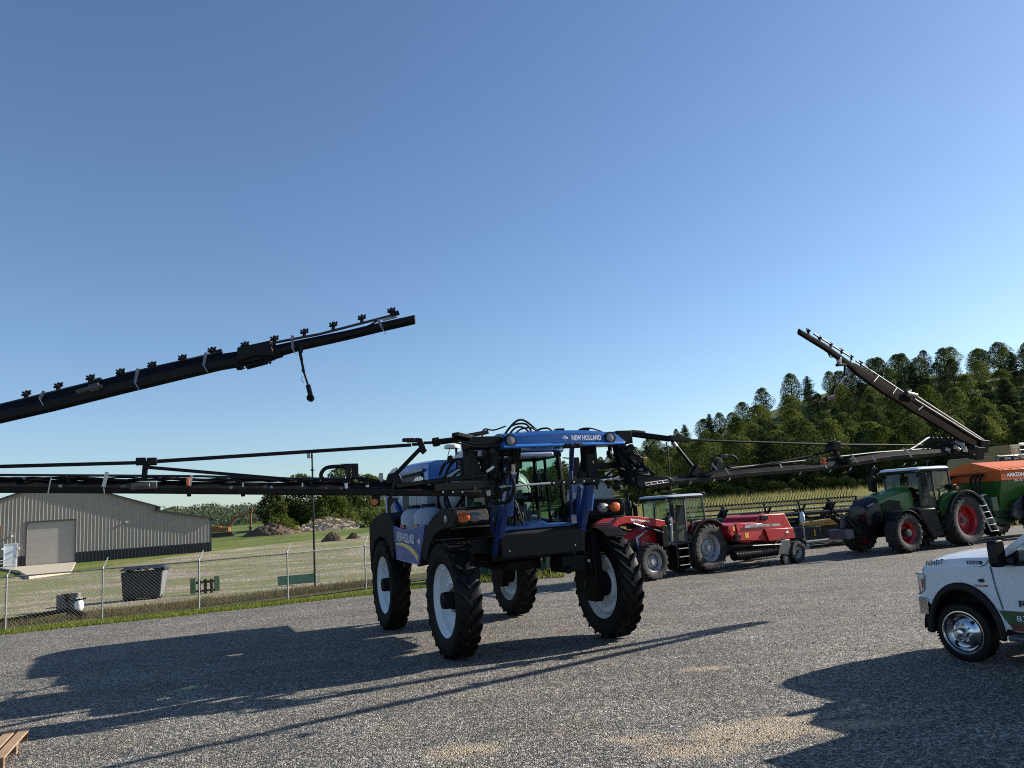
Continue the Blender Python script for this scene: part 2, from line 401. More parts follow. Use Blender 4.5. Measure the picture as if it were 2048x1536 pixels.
def gravel_mat(name, patches, grassy=0.0, tint=(1, 1, 1), scale=50, warm=.6):
    m = bpy.data.materials.new(name); t = nt(m); p = pcoord(t); L = t.links
    b = N(t, 'ShaderNodeBsdfPrincipled'); o = N(t, 'ShaderNodeOutputMaterial'); L.new(b.outputs[0], o.inputs[0])
    def stones(sc):
        v1 = N(t, 'ShaderNodeTexVoronoi'); v1.inputs['Scale'].default_value = sc; v1.inputs['Randomness'].default_value = 1; L.new(p, v1.inputs['Vector'])
        sep = N(t, 'ShaderNodeSeparateColor'); L.new(v1.outputs['Color'], sep.inputs[0])
        rp = ramp(t, [(0, (.024, .025, .028)), (.35, (.078, .078, .08)), (.62, (.17, .166, .16)), (.85, (.31, .30, .28)), (1, (.5, .475, .43))]); L.new(sep.outputs[0], rp.inputs[0])
        return rp.outputs[0], v1.outputs['Distance'], sep.outputs[1]
    c1, d1, h1 = stones(scale); c2, d2, h2 = stones(scale * .55)
    sel = ramp(t, [(.5, 0.0), (.56, 1.0)]); L.new(noise(t, 9, 3, .6, p), sel.inputs[0])
    c = mixc(t, sel.outputs[0], c1, c2)
    # crushed fines between stones, broad tracks, worn lanes
    lum = ramp(t, [(.25, .72), (.5, .98), (.75, 1.22)]); L.new(noise(t, .55, 5, .6, p), lum.inputs[0])
    mp = N(t, 'ShaderNodeMapping'); mp.inputs['Rotation'].default_value = (0, 0, R(24)); mp.inputs['Scale'].default_value = (.18, 1.5, 1); L.new(p, mp.inputs[0])
    lan = ramp(t, [(.35, .82), (.62, 1.14)]); L.new(noise(t, 1.0, 4, .55, mp.outputs[0]), lan.inputs[0])
    spk = ramp(t, [(.3, .55), (.5, .95), (.72, 1.6)]); L.new(noise(t, 13, 2, .75, p), spk.inputs[0]); c = mixc(t, .75, c, spk.outputs[0], 'MULTIPLY')
    c = mixc(t, 1.0, c, lum.outputs[0], 'MULTIPLY'); c = mixc(t, .8, c, lan.outputs[0], 'MULTIPLY'); c = mixc(t, 1.0, c, tint, 'MULTIPLY')
    wm = ramp(t, [(.5, 0.0), (.7, warm)]); L.new(noise(t, .8, 6, .65, p), wm.inputs[0])
    c = mixc(t, wm.outputs[0], c, mixc(t, 1.0, c, (1.22, 1.04, .8), 'MULTIPLY'))
    if patches:
        sx = N(t, 'ShaderNodeSeparateXYZ'); L.new(p, sx.inputs[0]); tot = None
        wob = mathn(t, 'MULTIPLY_ADD', noise(t, 3.2, 6, .7, p), 1.9, -.95)
        for (px_, py_, rx, ry, st) in patches:
            dx = mathn(t, 'DIVIDE', mathn(t, 'SUBTRACT', sx.outputs[0], px_), rx); dy = mathn(t, 'DIVIDE', mathn(t, 'SUBTRACT', sx.outputs[1], py_), ry)
            d = mathn(t, 'SQRT', mathn(t, 'ADD', mathn(t, 'MULTIPLY', dx, dx), mathn(t, 'MULTIPLY', dy, dy)))
            k = mathn(t, 'MULTIPLY', mathn(t, 'SUBTRACT', 1.05, mathn(t, 'ADD', d, wob), 0, True), 2.2 * st, 0, True)
            tot = k if tot is None else mathn(t, 'MAXIMUM', tot, k)
        fines = mixc(t, noise(t, 70, 3, .7, p), (.28, .22, .15), (.62, .51, .37))
        brk = ramp(t, [(.36, .25), (.6, 1.0)]); L.new(noise(t, 26, 3, .7, p), brk.inputs[0])
        c = mixc(t, mathn(t, 'MULTIPLY', mathn(t, 'MULTIPLY', tot, .85), brk.outputs[0]), c, fines)
    v3 = N(t, 'ShaderNodeTexVoronoi'); v3.inputs['Scale'].default_value = 21; L.new(p, v3.inputs['Vector']); s3 = N(t, 'ShaderNodeSeparateColor'); L.new(v3.outputs['Color'], s3.inputs[0])
    spot = mathn(t, 'MULTIPLY', mathn(t, 'GREATER_THAN', s3.outputs[0], .72), mathn(t, 'LESS_THAN', v3.outputs['Distance'], .34))
    c = mixc(t, mathn(t, 'MULTIPLY', spot, .5), c, (.52, .49, .44)); dsp = mathn(t, 'MULTIPLY', mathn(t, 'LESS_THAN', s3.outputs[0], .3), mathn(t, 'LESS_THAN', v3.outputs['Distance'], .4)); c = mixc(t, mathn(t, 'MULTIPLY', dsp, .55), c, (.02, .02, .023))
    c = mixc(t, 1.0, c, (1.12, 1.07, .98), 'MULTIPLY')
    if grassy:
        gm = ramp(t, [(.62 - grassy, 0.0), (.72 - grassy, 1.0)]); mp2 = N(t, 'ShaderNodeMapping'); mp2.inputs['Rotation'].default_value = (0, 0, R(-26)); mp2.inputs['Scale'].default_value = (.15, .30, 1); L.new(p, mp2.inputs[0]); L.new(noise(t, 1.0, 9, .66, mp2.outputs[0]), gm.inputs[0])
        gcol = mixc(t, noise(t, 5, 4, .7, p), (.08, .12, .022), (.24, .23, .07))
        c = mixc(t, mathn(t, 'MULTIPLY', gm.outputs[0], .8), c, gcol)
    if grassy:
        bm_ = ramp(t, [(.52, 0.0), (.7, .5)]); L.new(noise(t, .45, 7, .68, p), bm_.inputs[0]); c = mixc(t, bm_.outputs[0], c, mixc(t, noise(t, 7, 4, .7, p), (.05, .04, .026), (.2, .155, .105)))
    L.new(c, b.inputs['Base Color']); b.inputs['Roughness'].default_value = .82; b.inputs['Specular IOR Level'].default_value = .35
    bn = N(t, 'ShaderNodeBump'); bn.inputs['Strength'].default_value = 1.0; bn.inputs['Distance'].default_value = .03
    hh = mathn(t, 'SUBTRACT', mathn(t, 'MULTIPLY', h1, .8), d1)
    L.new(mathn(t, 'ADD', hh, mathn(t, 'MULTIPLY', noise(t, 2.5, 4, .6, p), 2.0)), bn.inputs['Height']); L.new(bn.outputs[0], b.inputs['Normal'])
    return m

g = grid(tz, axis(-3500, 3500, -64, 120, 2.0), axis(-60, 6000, -8, 190, 2.0), -.02)
tag(g.build('ground', GROUNDM, fix=False), kind='structure')

def gp(px, py): q = gr(px, py); return (q.x, q.y)
DIRT = [(*gp(1500, 1465), .85, .42, 1.25), (*gp(1390, 1500), .7, .35, .8), (*gp(1405, 1338), .45, .18, .8), (*gp(930, 1500), .6, .35, .65), (*gp(1700, 1450), .9, .25, .7), (*gp(1280, 1478), .6, .25, .5), (*gp(1560, 1440), .6, .2, .9)]
LOTM = gravel_mat('crushed_gravel', DIRT)
def jit(pts, step=.35, amp=.1, seed=3):
    r = random.Random(seed); out = []
    for a, b in zip(pts[:-1], pts[1:]):
        a = V(a); b = V(b); n = max(1, int((b - a).length / step)); nn = V((-(b - a).y, (b - a).x)).normalized()
        for k in range(n): out.append(a.lerp(b, k / n) + nn * r.uniform(-amp, amp))
    out.append(V(pts[-1])); return out
VERGE = [(-60, 4.6), (-15.25, 23.24), (-10.29, 25.3), (-5.4, 27.77), (-3.53, 29.2), (-1.8, 29.7), (1.3, 30.5), (4, 33.2), (8, 35), (12, 37.5), (16, 40), (24, 43), (60, 48)]
edge = jit(VERGE)
lot = MB(); lot.sheet([(-60, -30, 0), (60, -30, 0)] + [(p.x, p.y, 0) for p in edge[::-1]])
tag(lot.build('gravel_lot', LOTM, smooth=False, fix=False), kind='structure')

# loose stones thrown on the lot near the camera: real relief for the low sun
def loose_stones():
    r = random.Random(5); mb = MB()
    for i in range(15000):
        y = 6.2 + (r.random() ** 1.5) * 13; x = r.uniform(-.72, .72) * (y + 1)
        s = r.uniform(.007, .016) * (1.5 if r.random() < .05 else 1); a = r.uniform(0, 6.28); e = r.uniform(.6, 1.0)
        ca, sa = math.cos(a) * s, math.sin(a) * s; h = s * r.uniform(.5, 1.0)
        b = len(mb.v)
        mb.v += [V((x + ca, y + sa, -.002)), V((x - sa * e, y + ca * e, -.002)), V((x - ca, y - sa, -.002)), V((x + sa * e, y - ca * e, -.002)), V((x + ca * .3, y + sa * .4, h)), V((x - ca * .4, y - sa * .2, h * .85))]
        mb.f += [(b, b + 1, b + 4), (b + 1, b + 5, b + 4), (b + 1, b + 2, b + 5), (b + 2, b + 3, b + 5), (b + 3, b + 4, b + 5), (b + 3, b, b + 4)]; mb.m += [0] * 6
    m = bpy.data.materials.new('loose_stone'); t = nt(m); b = N(t, 'ShaderNodeBsdfPrincipled'); o = N(t, 'ShaderNodeOutputMaterial'); t.links.new(b.outputs[0], o.inputs[0])
    gi = N(t, 'ShaderNodeNewGeometry'); rp = ramp(t, [(0, (.025, .025, .028)), (.5, (.11, .108, .105)), (.85, (.24, .23, .215)), (1, (.42, .40, .36))]); t.links.new(gi.outputs['Random Per Island'], rp.inputs[0])
    t.links.new(rp.outputs[0], b.inputs['Base Color']); b.inputs['Roughness'].default_value = .8
    o = mb.build('loose_gravel', m, smooth=False, fix=False); tag(o, 'loose grey gravel stones scattered over the lot', 'gravel', kind='stuff')
loose_stones()

yard_poly = [(-60, 8), (-17, 27.3), (-13, 29.2), (-9, 31.8), (-4.5, 36), (2, 46), (5, 70), (-4, 93), (-19, 98.8), (-25, 88), (-31.8, 78), (-33.5, 62), (-39, 58.5), (-60, 51)]
def clip_sheet(poly, st, dz, amp=.4, seed=2):
    import bmesh
    e = jit(poly + [poly[0]], 1.2, amp, seed)[:-1]
    bm = bmesh.new(); vs = [bm.verts.new((p.x, p.y, 0)) for p in e]; bm.faces.new(vs)
    x0, x1 = min(p.x for p in e), max(p.x for p in e); y0, y1 = min(p.y for p in e), max(p.y for p in e)
    x = x0 + st
    while x < x1: bmesh.ops.bisect_plane(bm, geom=bm.verts[:] + bm.edges[:] + bm.faces[:], plane_co=(x, 0, 0), plane_no=(1, 0, 0)); x += st
    y = y0 + st
    while y < y1: bmesh.ops.bisect_plane(bm, geom=bm.verts[:] + bm.edges[:] + bm.faces[:], plane_co=(0, y, 0), plane_no=(0, 1, 0)); y += st
    for v in bm.verts: v.co.z = tz(v.co.x, v.co.y) + dz
    mb = MB(); bm.verts.index_update(); mb.v = [v.co.copy() for v in bm.verts]; mb.f = [tuple(v.index for v in f.verts) for f in bm.faces]; mb.m = [0] * len(mb.f); bm.free(); return mb
YARDM = gravel_mat('yard_gravel', None, .19, (1.85, 1.68, 1.42), 26, .7)
tag(clip_sheet(yard_poly, 3.0, .0).build('gravel_yard', YARDM, fix=False), kind='structure')
BANKM = grass_mat('dead_bank_grass', [(.05, .075, .018), (.095, .085, .04), (.13, .1, .06)], .6, 8)
bank_poly = [(-60, 5.6), (-15.6, 24.4), (-10.6, 26.9), (-8.2, 28.5), (-5.9, 30.6), (-3.6, 33), (-4.4, 36.6), (-8.8, 32.6), (-12.8, 29.9), (-16.8, 28.0), (-60, 9)]
tag(clip_sheet(bank_poly, 3.0, .012, .15, 4).build('dead_grass_bank', BANKM, fix=False), kind='structure')
FIELDM = grass_mat('hay_field', [(.1, .11, .03), (.15, .14, .05), (.2, .17, .075)], .15, 5)
field_poly = [(4.5, 34.5), (9, 37), (14, 40), (24, 44.5), (60, 50), (110, 60), (120, 140), (20, 146), (6, 150), (5, 110), (6, 72), (3, 48)]
tag(clip_sheet(field_poly, 4.0, .004, .5, 8).build('hay_field', FIELDM, fix=False), kind='structure')

# ================================================================ grass blades (stuff)
def blade_mat(name, lo, hi, tr=.35):
    m = bpy.data.materials.new(name); t = nt(m); gi = N(t, 'ShaderNodeNewGeometry')
    rp = ramp(t, [(0, lo), (1, hi)]); t.links.new(gi.outputs['Random Per Island'], rp.inputs[0])
    d = N(t, 'ShaderNodeBsdfDiffuse'); tl = N(t, 'ShaderNodeBsdfTranslucent'); t.links.new(rp.outputs[0], d.inputs[0]); t.links.new(rp.outputs[0], tl.inputs[0])
    mx = N(t, 'ShaderNodeMixShader'); mx.inputs[0].default_value = tr; t.links.new(d.outputs[0], mx.inputs[1]); t.links.new(tl.outputs[0], mx.inputs[2])
    o = N(t, 'ShaderNodeOutputMaterial'); t.links.new(mx.outputs[0], o.inputs[0]); return m
def blades(name, pts, h, w, m, lab, seed=1, cat='grass'):
    r = random.Random(seed); mb = MB()
    for (x, y) in pts:
        z = tz(x, y) - .03; a = r.uniform(0, PI); hh = h * r.uniform(.45, 1.25); ww = w * r.uniform(.6, 1.2); le = r.uniform(-.5, .5) * hh; lf = r.uniform(-.5, .5) * hh
        c, s_ = math.cos(a) * ww, math.sin(a) * ww; b = len(mb.v)
        mb.v += [V((x - c, y - s_, z)), V((x + c, y + s_, z)), V((x + le + c * .2, y + lf + s_ * .2, z + hh)), V((x + le - c * .2, y + lf - s_ * .2, z + hh))]
        mb.f.append((b, b + 1, b + 2, b + 3)); mb.m.append(0)
    o = mb.build(name, m, smooth=False, fix=False); tag(o, lab, cat, kind='stuff'); return o
def strip_pts(line, w0, w1, dens, seed):
    r = random.Random(seed); out = []
    for a, b in zip(line[:-1], line[1:]):
        a = V(a); b = V(b); L_ = (b - a).length; nn = V((-(b - a).y, (b - a).x)).normalized()
        for k in range(int(L_ * (w1 - w0) * dens)):
            q = a + (b - a) * r.random() + nn * (w0 + (w1 - w0) * r.random() + r.uniform(-.12, .05)); out.append((q.x, q.y))
    return out
GRM = blade_mat('verge_blades', (.075, .115, .018), (.25, .27, .065))
blades('grass_verge', strip_pts([(-22, 20.4)] + VERGE[1:5], .02, 1.15, 750, 2), .12, .012, GRM, 'mown green grass verge between the gravel lot and the wire fence')
DRYM = blade_mat('dry_blades', (.05, .06, .018), (.2, .15, .085))
blades('dry_grass', strip_pts([(-22, 22.2), (-15.6, 25.0), (-10.6, 27.5), (-8.2, 29.2), (-5.2, 31.8)], .1, 2.6, 260, 6), .2, .012, DRYM, 'dry brownish grass on the bank behind the wire fence')
def field_pts(n, seed):
    r = random.Random(seed); out = []
    while len(out) < n:
        y = 39 + r.random() ** 1.5 * 100; x = r.uniform(.08, .72) * y
        if y > 40 + (x - 14) * .16 or x < 13: 
            if y > 36: out.append((x, y))
    return out
FGM = blade_mat('field_blades', (.12, .14, .035), (.36, .32, .14), .45)
blades('tall_field_grass', field_pts(42000, 9), .75, .03, FGM, 'tall yellow green hay grass in the field before the wooded hill')
wp = [(rnd.uniform(-1.9, 1.5), rnd.uniform(29.5, 30.1)) for _ in range(420)]
blades('weeds', wp, .3, .02, GRM, 'weeds growing along the foot of the green steel bin', 3, 'weeds')

# ================================================================ trees
def leaf_mat(name, a, b, tr=.3):
    m = bpy.data.materials.new(name); t = nt(m); p = pcoord(t); oi = N(t, 'ShaderNodeObjectInfo')
    gi = N(t, 'ShaderNodeNewGeometry')
    f = mathn(t, 'ADD', mathn(t, 'MULTIPLY', noise(t, .45, 4, .6, p), .9), mathn(t, 'MULTIPLY', oi.outputs['Random'], .5))
    f = mathn(t, 'ADD', f, mathn(t, 'MULTIPLY', gi.outputs['Random Per Island'], .35))
    rp = ramp(t, [(.45, a), (1.15, b)]); t.links.new(mathn(t, 'MULTIPLY', f, .8), rp.inputs[0])
    d = N(t, 'ShaderNodeBsdfDiffuse'); tl = N(t, 'ShaderNodeBsdfTranslucent'); t.links.new(rp.outputs[0], d.inputs[0]); t.links.new(rp.outputs[0], tl.inputs[0])
    mx = N(t, 'ShaderNodeMixShader'); mx.inputs[0].default_value = tr; t.links.new(d.outputs[0], mx.inputs[1]); t.links.new(tl.outputs[0], mx.inputs[2])
    o = N(t, 'ShaderNodeOutputMaterial'); t.links.new(mx.outputs[0], o.inputs[0]); return m
LEAF = leaf_mat('spring_leaves', (.042, .064, .02), (.125, .15, .042), .4)
LEAFY = leaf_mat('yellow_green_leaves', (.055, .08, .016), (.155, .175, .042), .42)
CONIF = leaf_mat('conifer_needles', (.02, .036, .018), (.06, .082, .034), .22)
BARK = mat('bark', (.07, .055, .042), .9, 0, .3, 4, bump=.5, bscale=12)
def leafq(mb, c, s, r, flat=0.0):
    n = V((r.gauss(0, 1), r.gauss(0, 1), r.gauss(0, 1) + flat)).normalized(); a = n.cross(V((r.gauss(0, 1), r.gauss(0, 1), r.gauss(0, 1)))).normalized() * s; b_ = n.cross(a) * r.uniform(.5, .9)
    b = len(mb.v); mb.v += [c - a, c + b_ * .8, c + a, c - b_ * .8]; mb.f.append((b, b + 1, b + 2, b + 3)); mb.m.append(0)
def tree_decid(seed, H, W, leaf, leafs=.3, dens=60, base=.22, name='tree'):
    r = random.Random(seed); t = empty(name); tr = MB(); cr = MB()
    tr.tube(spline([(0, 0, -.4), (r.uniform(-.1, .1) * W * .2, r.uniform(-.1, .1), H * .25), (r.uniform(-.3, .3), r.uniform(-.3, .3), H * .55), (r.uniform(-.5, .5), 0, H * .88)], 4), .022 * H, 7, r2=.004 * H)
    blobs = []
    nl = 15
    for i in range(nl):
        z = H * (base + .72 * (i + .5) / nl); a = i * 2.4 + r.uniform(-.4, .4)
        env = W / 2 * math.sin(PI * min(.97, .18 + .8 * ((z / H - base) / (1 - base)))) ** .7 * r.uniform(.6, 1.12)
        e = V((math.cos(a) * env, math.sin(a) * env, z + r.uniform(.0, .1) * H))
        tr.tube(spline([(0, 0, z - .14 * H), e * .5 + V((0, 0, (z - .05 * H) * .5)), e], 3), .007 * H, 5, r2=.0015 * H)
        blobs.append((e, r.uniform(.10, .17) * W)); blobs.append((e * .62 + V((0, 0, z * .38 + .02 * H)), r.uniform(.12, .19) * W))
        q = e.lerp(V((0, 0, z)), .3); blobs.append((q + V((r.uniform(-1, 1), r.uniform(-1, 1), r.uniform(0, 1))) * W * .12, r.uniform(.07, .13) * W))
    for k in range(5): blobs.append((V((r.uniform(-.12, .12) * W, r.uniform(-.12, .12) * W, H * r.uniform(.86, .98))), r.uniform(.06, .11) * W))
    for c, br in blobs:
        for k in range(int(dens * (br / (.13 * W)) ** 1.5)):
            d = V((r.gauss(0, 1), r.gauss(0, 1), r.gauss(0, 1))).normalized() * br * (r.random() ** .4) * r.uniform(.8, 1.25); d.z *= .75
            leafq(cr, c + d, leafs * r.uniform(.5, 1.2), r)
    tr.build('trunk', BARK, t); cr.build('crown', leaf, t, smooth=False, fix=False); return t
def tree_conif(seed, H, W, leaf=None, name='tree'):
    r = random.Random(seed); t = empty(name); tr = MB(); cr = MB()
    tr.tube([(0, 0, -.4), (0, 0, H * .5), (r.uniform(-.1, .1), 0, H)], .018 * H, 7, r2=.003 * H)
    z = H * .12; k = 0
    while z < H * .985:
        f = (z / H - .12) / .88; L_ = W / 2 * (1 - max(f, 0) ** 1.5) ** .8 * r.uniform(.6, 1.15) * (.55 + .45 * min(1, f * 4)) + .3
        nb = 5 if f < .75 else 4
        for j in range(nb):
            a = k * .9 + j * 2 * PI / nb + r.uniform(-.3, .3); l = L_ * r.uniform(.65, 1.15); dr = V((math.cos(a), math.sin(a), r.uniform(-.18, .28) + .3 * f))
            tr.tube([(0, 0, z), dr * l + V((0, 0, z))], .006 * H * (1 - f) + .008, 4, r2=.006)
            for q in range(int(6 + l * 22)):
                s = (q + r.random()) / (6 + l * 22); c = dr * (l * (.2 + .85 * s)) + V((0, 0, z)); sp = .10 * l + .16
                leafq(cr, c + V((r.gauss(0, sp), r.gauss(0, sp), r.gauss(0, sp * .55))), r.uniform(.15, .31), r, .8)
        z += H * .038 * r.uniform(.7, 1.3); k += 1
    tr.build('trunk', BARK, t); cr.build('crown', leaf or CONIF, t, smooth=False, fix=False); return t
def tree_soft(seed, H, W, leaf, n=6500, leafs=.24, base=.1, peak=.55, name='tree'):   # leaf mass filling a lobed crown, with gaps
    from mathutils import noise as nz
    r = random.Random(seed); t = empty(name); tr = MB(); cr = MB(); off = V((seed * 3.1, seed * 1.7, seed * .9))
    tr.tube(spline([(0, 0, -.4), (r.uniform(-.2, .2), r.uniform(-.2, .2), H * .3), (r.uniform(-.3, .3), r.uniform(-.3, .3), H * .6), (0, 0, H * .93)], 4), .02 * H, 7, r2=.004 * H)
    for i in range(16):
        z = H * (base + .8 * i / 16); a = i * 2.4; l = W * .42 * (1 - .7 * max(0, (z / H - peak))) * r.uniform(.6, 1)
        tr.tube(spline([(0, 0, z - .08 * H), (math.cos(a) * l * .5, math.sin(a) * l * .5, z), (math.cos(a) * l, math.sin(a) * l, z + .06 * H)], 3), .006 * H, 5, r2=.0015 * H)
    k = 0
    while k < n:
        u = r.random(); z = base + (1 - base) * u; a = r.uniform(0, 2 * PI)
        env = (max(0, u / peak) ** .55 if u < peak else max(0, (1 - u) / (1 - peak)) ** .45) * W / 2
        lob = 1 + .38 * nz.noise(V((math.cos(a) * 1.6, math.sin(a) * 1.6, u * 4.5)) + off) + .22 * nz.noise(V((math.cos(a) * 4, math.sin(a) * 4, u * 11)) + off)
        rad = env * lob * (r.random() ** .42); p = V((math.cos(a) * rad, math.sin(a) * rad, z * H + r.gauss(0, .12)))
        if nz.noise(p * .75 + off) + .5 * nz.noise(p * 1.9 + off) < -.16: 
            if r.random() < .82: continue
        leafq(cr, p, leafs * r.uniform(.5, 1.25), r, .35); k += 1
    tr.build('trunk', BARK, t); cr.build('crown', leaf, t, smooth=False, fix=False); return t
def shrub(seed, H, W, leaf, name='shrub'):
    r = random.Random(seed); t = empty(name); cr = MB(); tr = MB()
    for k in range(26):
        a = r.uniform(0, 6.28); q = r.random() ** .5; c = V((math.cos(a) * q * W * .4, math.sin(a) * q * W * .4, H * r.uniform(.15, .8) * (1 - .35 * q)))
        tr.tube([(c.x * .15, c.y * .15, -.1), c], .03, 4, r2=.01)
        for j in range(55):
            d = V((r.gauss(0, 1), r.gauss(0, 1), r.gauss(0, 1))).normalized() * W * .17 * r.random() ** .4; leafq(cr, c + d, r.uniform(.1, .24), r)
    tr.build('stem', BARK, t); cr.build('foliage', leaf, t, smooth=False, fix=False); return t

def place(o, x, y, s=1.0, sz=None, rz=0.0, z=None):
    o.location = (x, y, tz(x, y) if z is None else z); o.scale = (s, s, sz or s); o.rotation_euler = (0, 0, rz)

# wooded hillside on the right: each trunk a tree of its own
DECP = [tree_soft(11, 15, 9.5, LEAF), tree_soft(12, 14, 10.5, LEAFY, peak=.45), tree_soft(13, 16, 8.5, LEAF, peak=.4)]
CONP = [tree_soft(21, 15, 6.5, CONIF, 5000, .2, .08, .3), tree_conif(22, 17, 7.5), tree_soft(23, 14, 7.0, CONIF, 5000, .2, .08, .35)]
wood = []
r = random.Random(77)
rows = [(134, 5.0, 0), (141, 5.3, .5), (149, 5.6, .2), (158, 5.9, .6), (168, 6.2, .1), (179, 6.5, .5), (191, 6.8, .3), (204, 7.1, .0), (218, 7.4, .4), (233, 7.7, .1), (249, 8.0, .6), (266, 8.3, .3)]
for yy, st, off in rows:
    x = -5 + off * st if yy > 146 else 19
    while x < yy * .95:  # unseen rows past the right edge, made taller to shade the wood in view
        fx = x / yy; y = yy + r.uniform(-2, 2) + (7 if fx < .2 else 0)
        con = r.random() < (.2 + .32 * sm(fx, .25, .55)); hs = r.uniform(.60, .86) * (.68 + .3 * sm(fx, .12, .4) + .4 * sm(fx, .70, .8))
        wood.append((x + r.uniform(-1.4, 1.4), y, con, hs)); x += st * r.uniform(.8, 1.2)
used = set(); 
for i, (x, y, con, hs) in enumerate(wood):
    k = r.randrange(3); proto = (CONP if con else DECP)[k]; key = (con, k)
    o = proto if key not in used else copy_tree(proto); used.add(key)
    place(o, x, y, hs * r.uniform(.92, 1.08), hs, r.uniform(0, 6.28))
    if con: o.scale.z *= .95; o.scale.x *= 1.1; o.scale.y *= 1.1
    else: o.scale.x *= 1.18; o.scale.y *= 1.18
    o.name = 'conifer_tree' if con else 'deciduous_tree'
    lab = 'dark conifer standing in the dense wood on the right hillside' if con else ('pale yellow green leafy tree in the hillside wood on the right' if k == 1 else 'mid green leafy tree in the hillside wood on the right')
    tag(o, lab, 'tree', 'conifers of the hillside wood' if con else 'yellow green trees of the hillside wood' if k == 1 else 'green leafy trees of the hillside wood')
sh0 = shrub(31, 3.4, 4.2, LEAFY); shs = []
for i in range(26):
    x = 18 + i * 3.0 + r.uniform(-1, 1); y = 130 + r.uniform(-1.5, 2); o = sh0 if i == 0 else copy_tree(sh0)
    place(o, x, y, r.uniform(.55, 1.15), None, r.uniform(0, 6)); tag(o, 'low bush along the field edge in front of the hillside wood', 'bush', 'bushes along the wood edge')
# cluster of trees left of the sprayer
CLUMP = leaf_mat('clump_leaves', (.045, .065, .018), (.13, .15, .045), .4)
def ltree(seed, px, top, base, D, W, leaf, lab, kind='d', leafs=.21, dens=95):
    b = at(px, base, D); T = at(px, top, D); zb = tz(b.x, b.y); H = T.z - zb
    o = tree_soft(seed, H, W, CLUMP if leaf is LEAF else leaf, 6000, leafs, .04, r.uniform(.4, .6), 'leafy_tree'); place(o, b.x, b.y); tag(o, lab, 'tree'); return o
ltree(41, 548, 985, 1045, 132, 6.0, LEAF, 'grey green leafy tree at the left end of the clump behind the dirt pile')
ltree(42, 603, 948, 1045, 136, 8.5, LEAF, 'tall loose leafy tree whose top shows above the boom left of the lamp pole')
ltree(43, 664, 985, 1043, 128, 6.2, LEAFY, 'bright yellow green round tree right of the lamp pole below the boom')
ltree(44, 690, 930, 1043, 138, 8.0, LEAF, 'tall dark leafy tree with its top behind the hose loop')
ltree(45, 738, 950, 1040, 134, 8.0, LEAF, 'leafy tree beside the blue engine hood at the right end of the clump')
ltree(46, 580, 1000, 1045, 140, 7.0, LEAF, 'lower leafy tree in the middle of the left clump behind the brush')
for i, (px, py, D, s, lab) in enumerate([(566, 1052, 118, .9, 'pale bush growing on the dark dirt pile'), (650, 1046, 124, .9, 'rounded green bush behind the wood chip heap'), (700, 1044, 126, .8, 'dark bush at the foot of the tall trees right of the chip heap'), (745, 1042, 120, .95, 'dark bush low beside the blue engine hood'), (780, 1040, 122, .9, 'dark bush partly hidden by the rear fender of the sprayer')]):
    o = shrub(60 + i, 4.0, 5.0, LEAF if i != 0 else LEAFY); q = at(px, py, D); place(o, q.x, q.y, s); tag(o, lab, 'bush')
# lone light bush before the dark wood, left of the small tractor's roof
o = shrub(71, 2.6, 2.6, LEAFY); q = at(1309, 985, 118); place(o, q.x, q.y, .9); tag(o, 'small bright bush alone before the dark wood above the small tractor', 'bush')
# far wooded ridge at the left: one mass
def far_wood():
    r = random.Random(15); mb = MB()
    for i in range(90000):
        x = r.uniform(-330, 40); y = r.uniform(330, 470); cx, cy = round(x / 6) * 6 + 1.7 * math.sin(round(x / 6)), round(y / 8) * 8
        hh = 5 + 1.6 * math.sin(cx * 1.7 + cy * .9) + 1.2 * math.sin(cx * .7); d = V((x - cx, y - cy, 0)).length / 5.0
        z = tz(x, y) + hh * max(.35, 1 - .5 * d * d) * (1 - .85 * r.random() ** 2) - .3
        leafq(mb, V((x, y, z)), r.uniform(.35, .85), r)
    o = mb.build('far_wood', leaf_mat('hazed_leaves', (.085, .11, .07), (.14, .165, .095), .3), smooth=False, fix=False); tag(o, 'distant green wood on the low ridge at the left horizon', 'wood', kind='stuff')  # leaf colour lightened and greyed to stand in for distance haze
far_wood()
# ================================================================ the big blue sprayer
SO = V((-.79, 17.45, 0)); SF = V((.402, -.916, 0)).normalized()
SP = empty('field_sprayer', SO, math.atan2(SF.y, SF.x))
tag(SP, 'tall blue and black self propelled field sprayer with long unfolded booms', 'sprayer')
SPI = (Matrix.Translation(SO) @ Matrix.Rotation(math.atan2(SF.y, SF.x), 4, 'Z')).inverted()
def loc(P): return SPI @ V(P)
def U(u, v, w): return V((v, u, w))       # u = towards its left side (right in the photo), v = forward, w = up
def s_v(px, py, v):                        # photo point on the sprayer's plane v = const
    p0 = SO + SF * v; return loc(onplane(px, py, p0, SF))
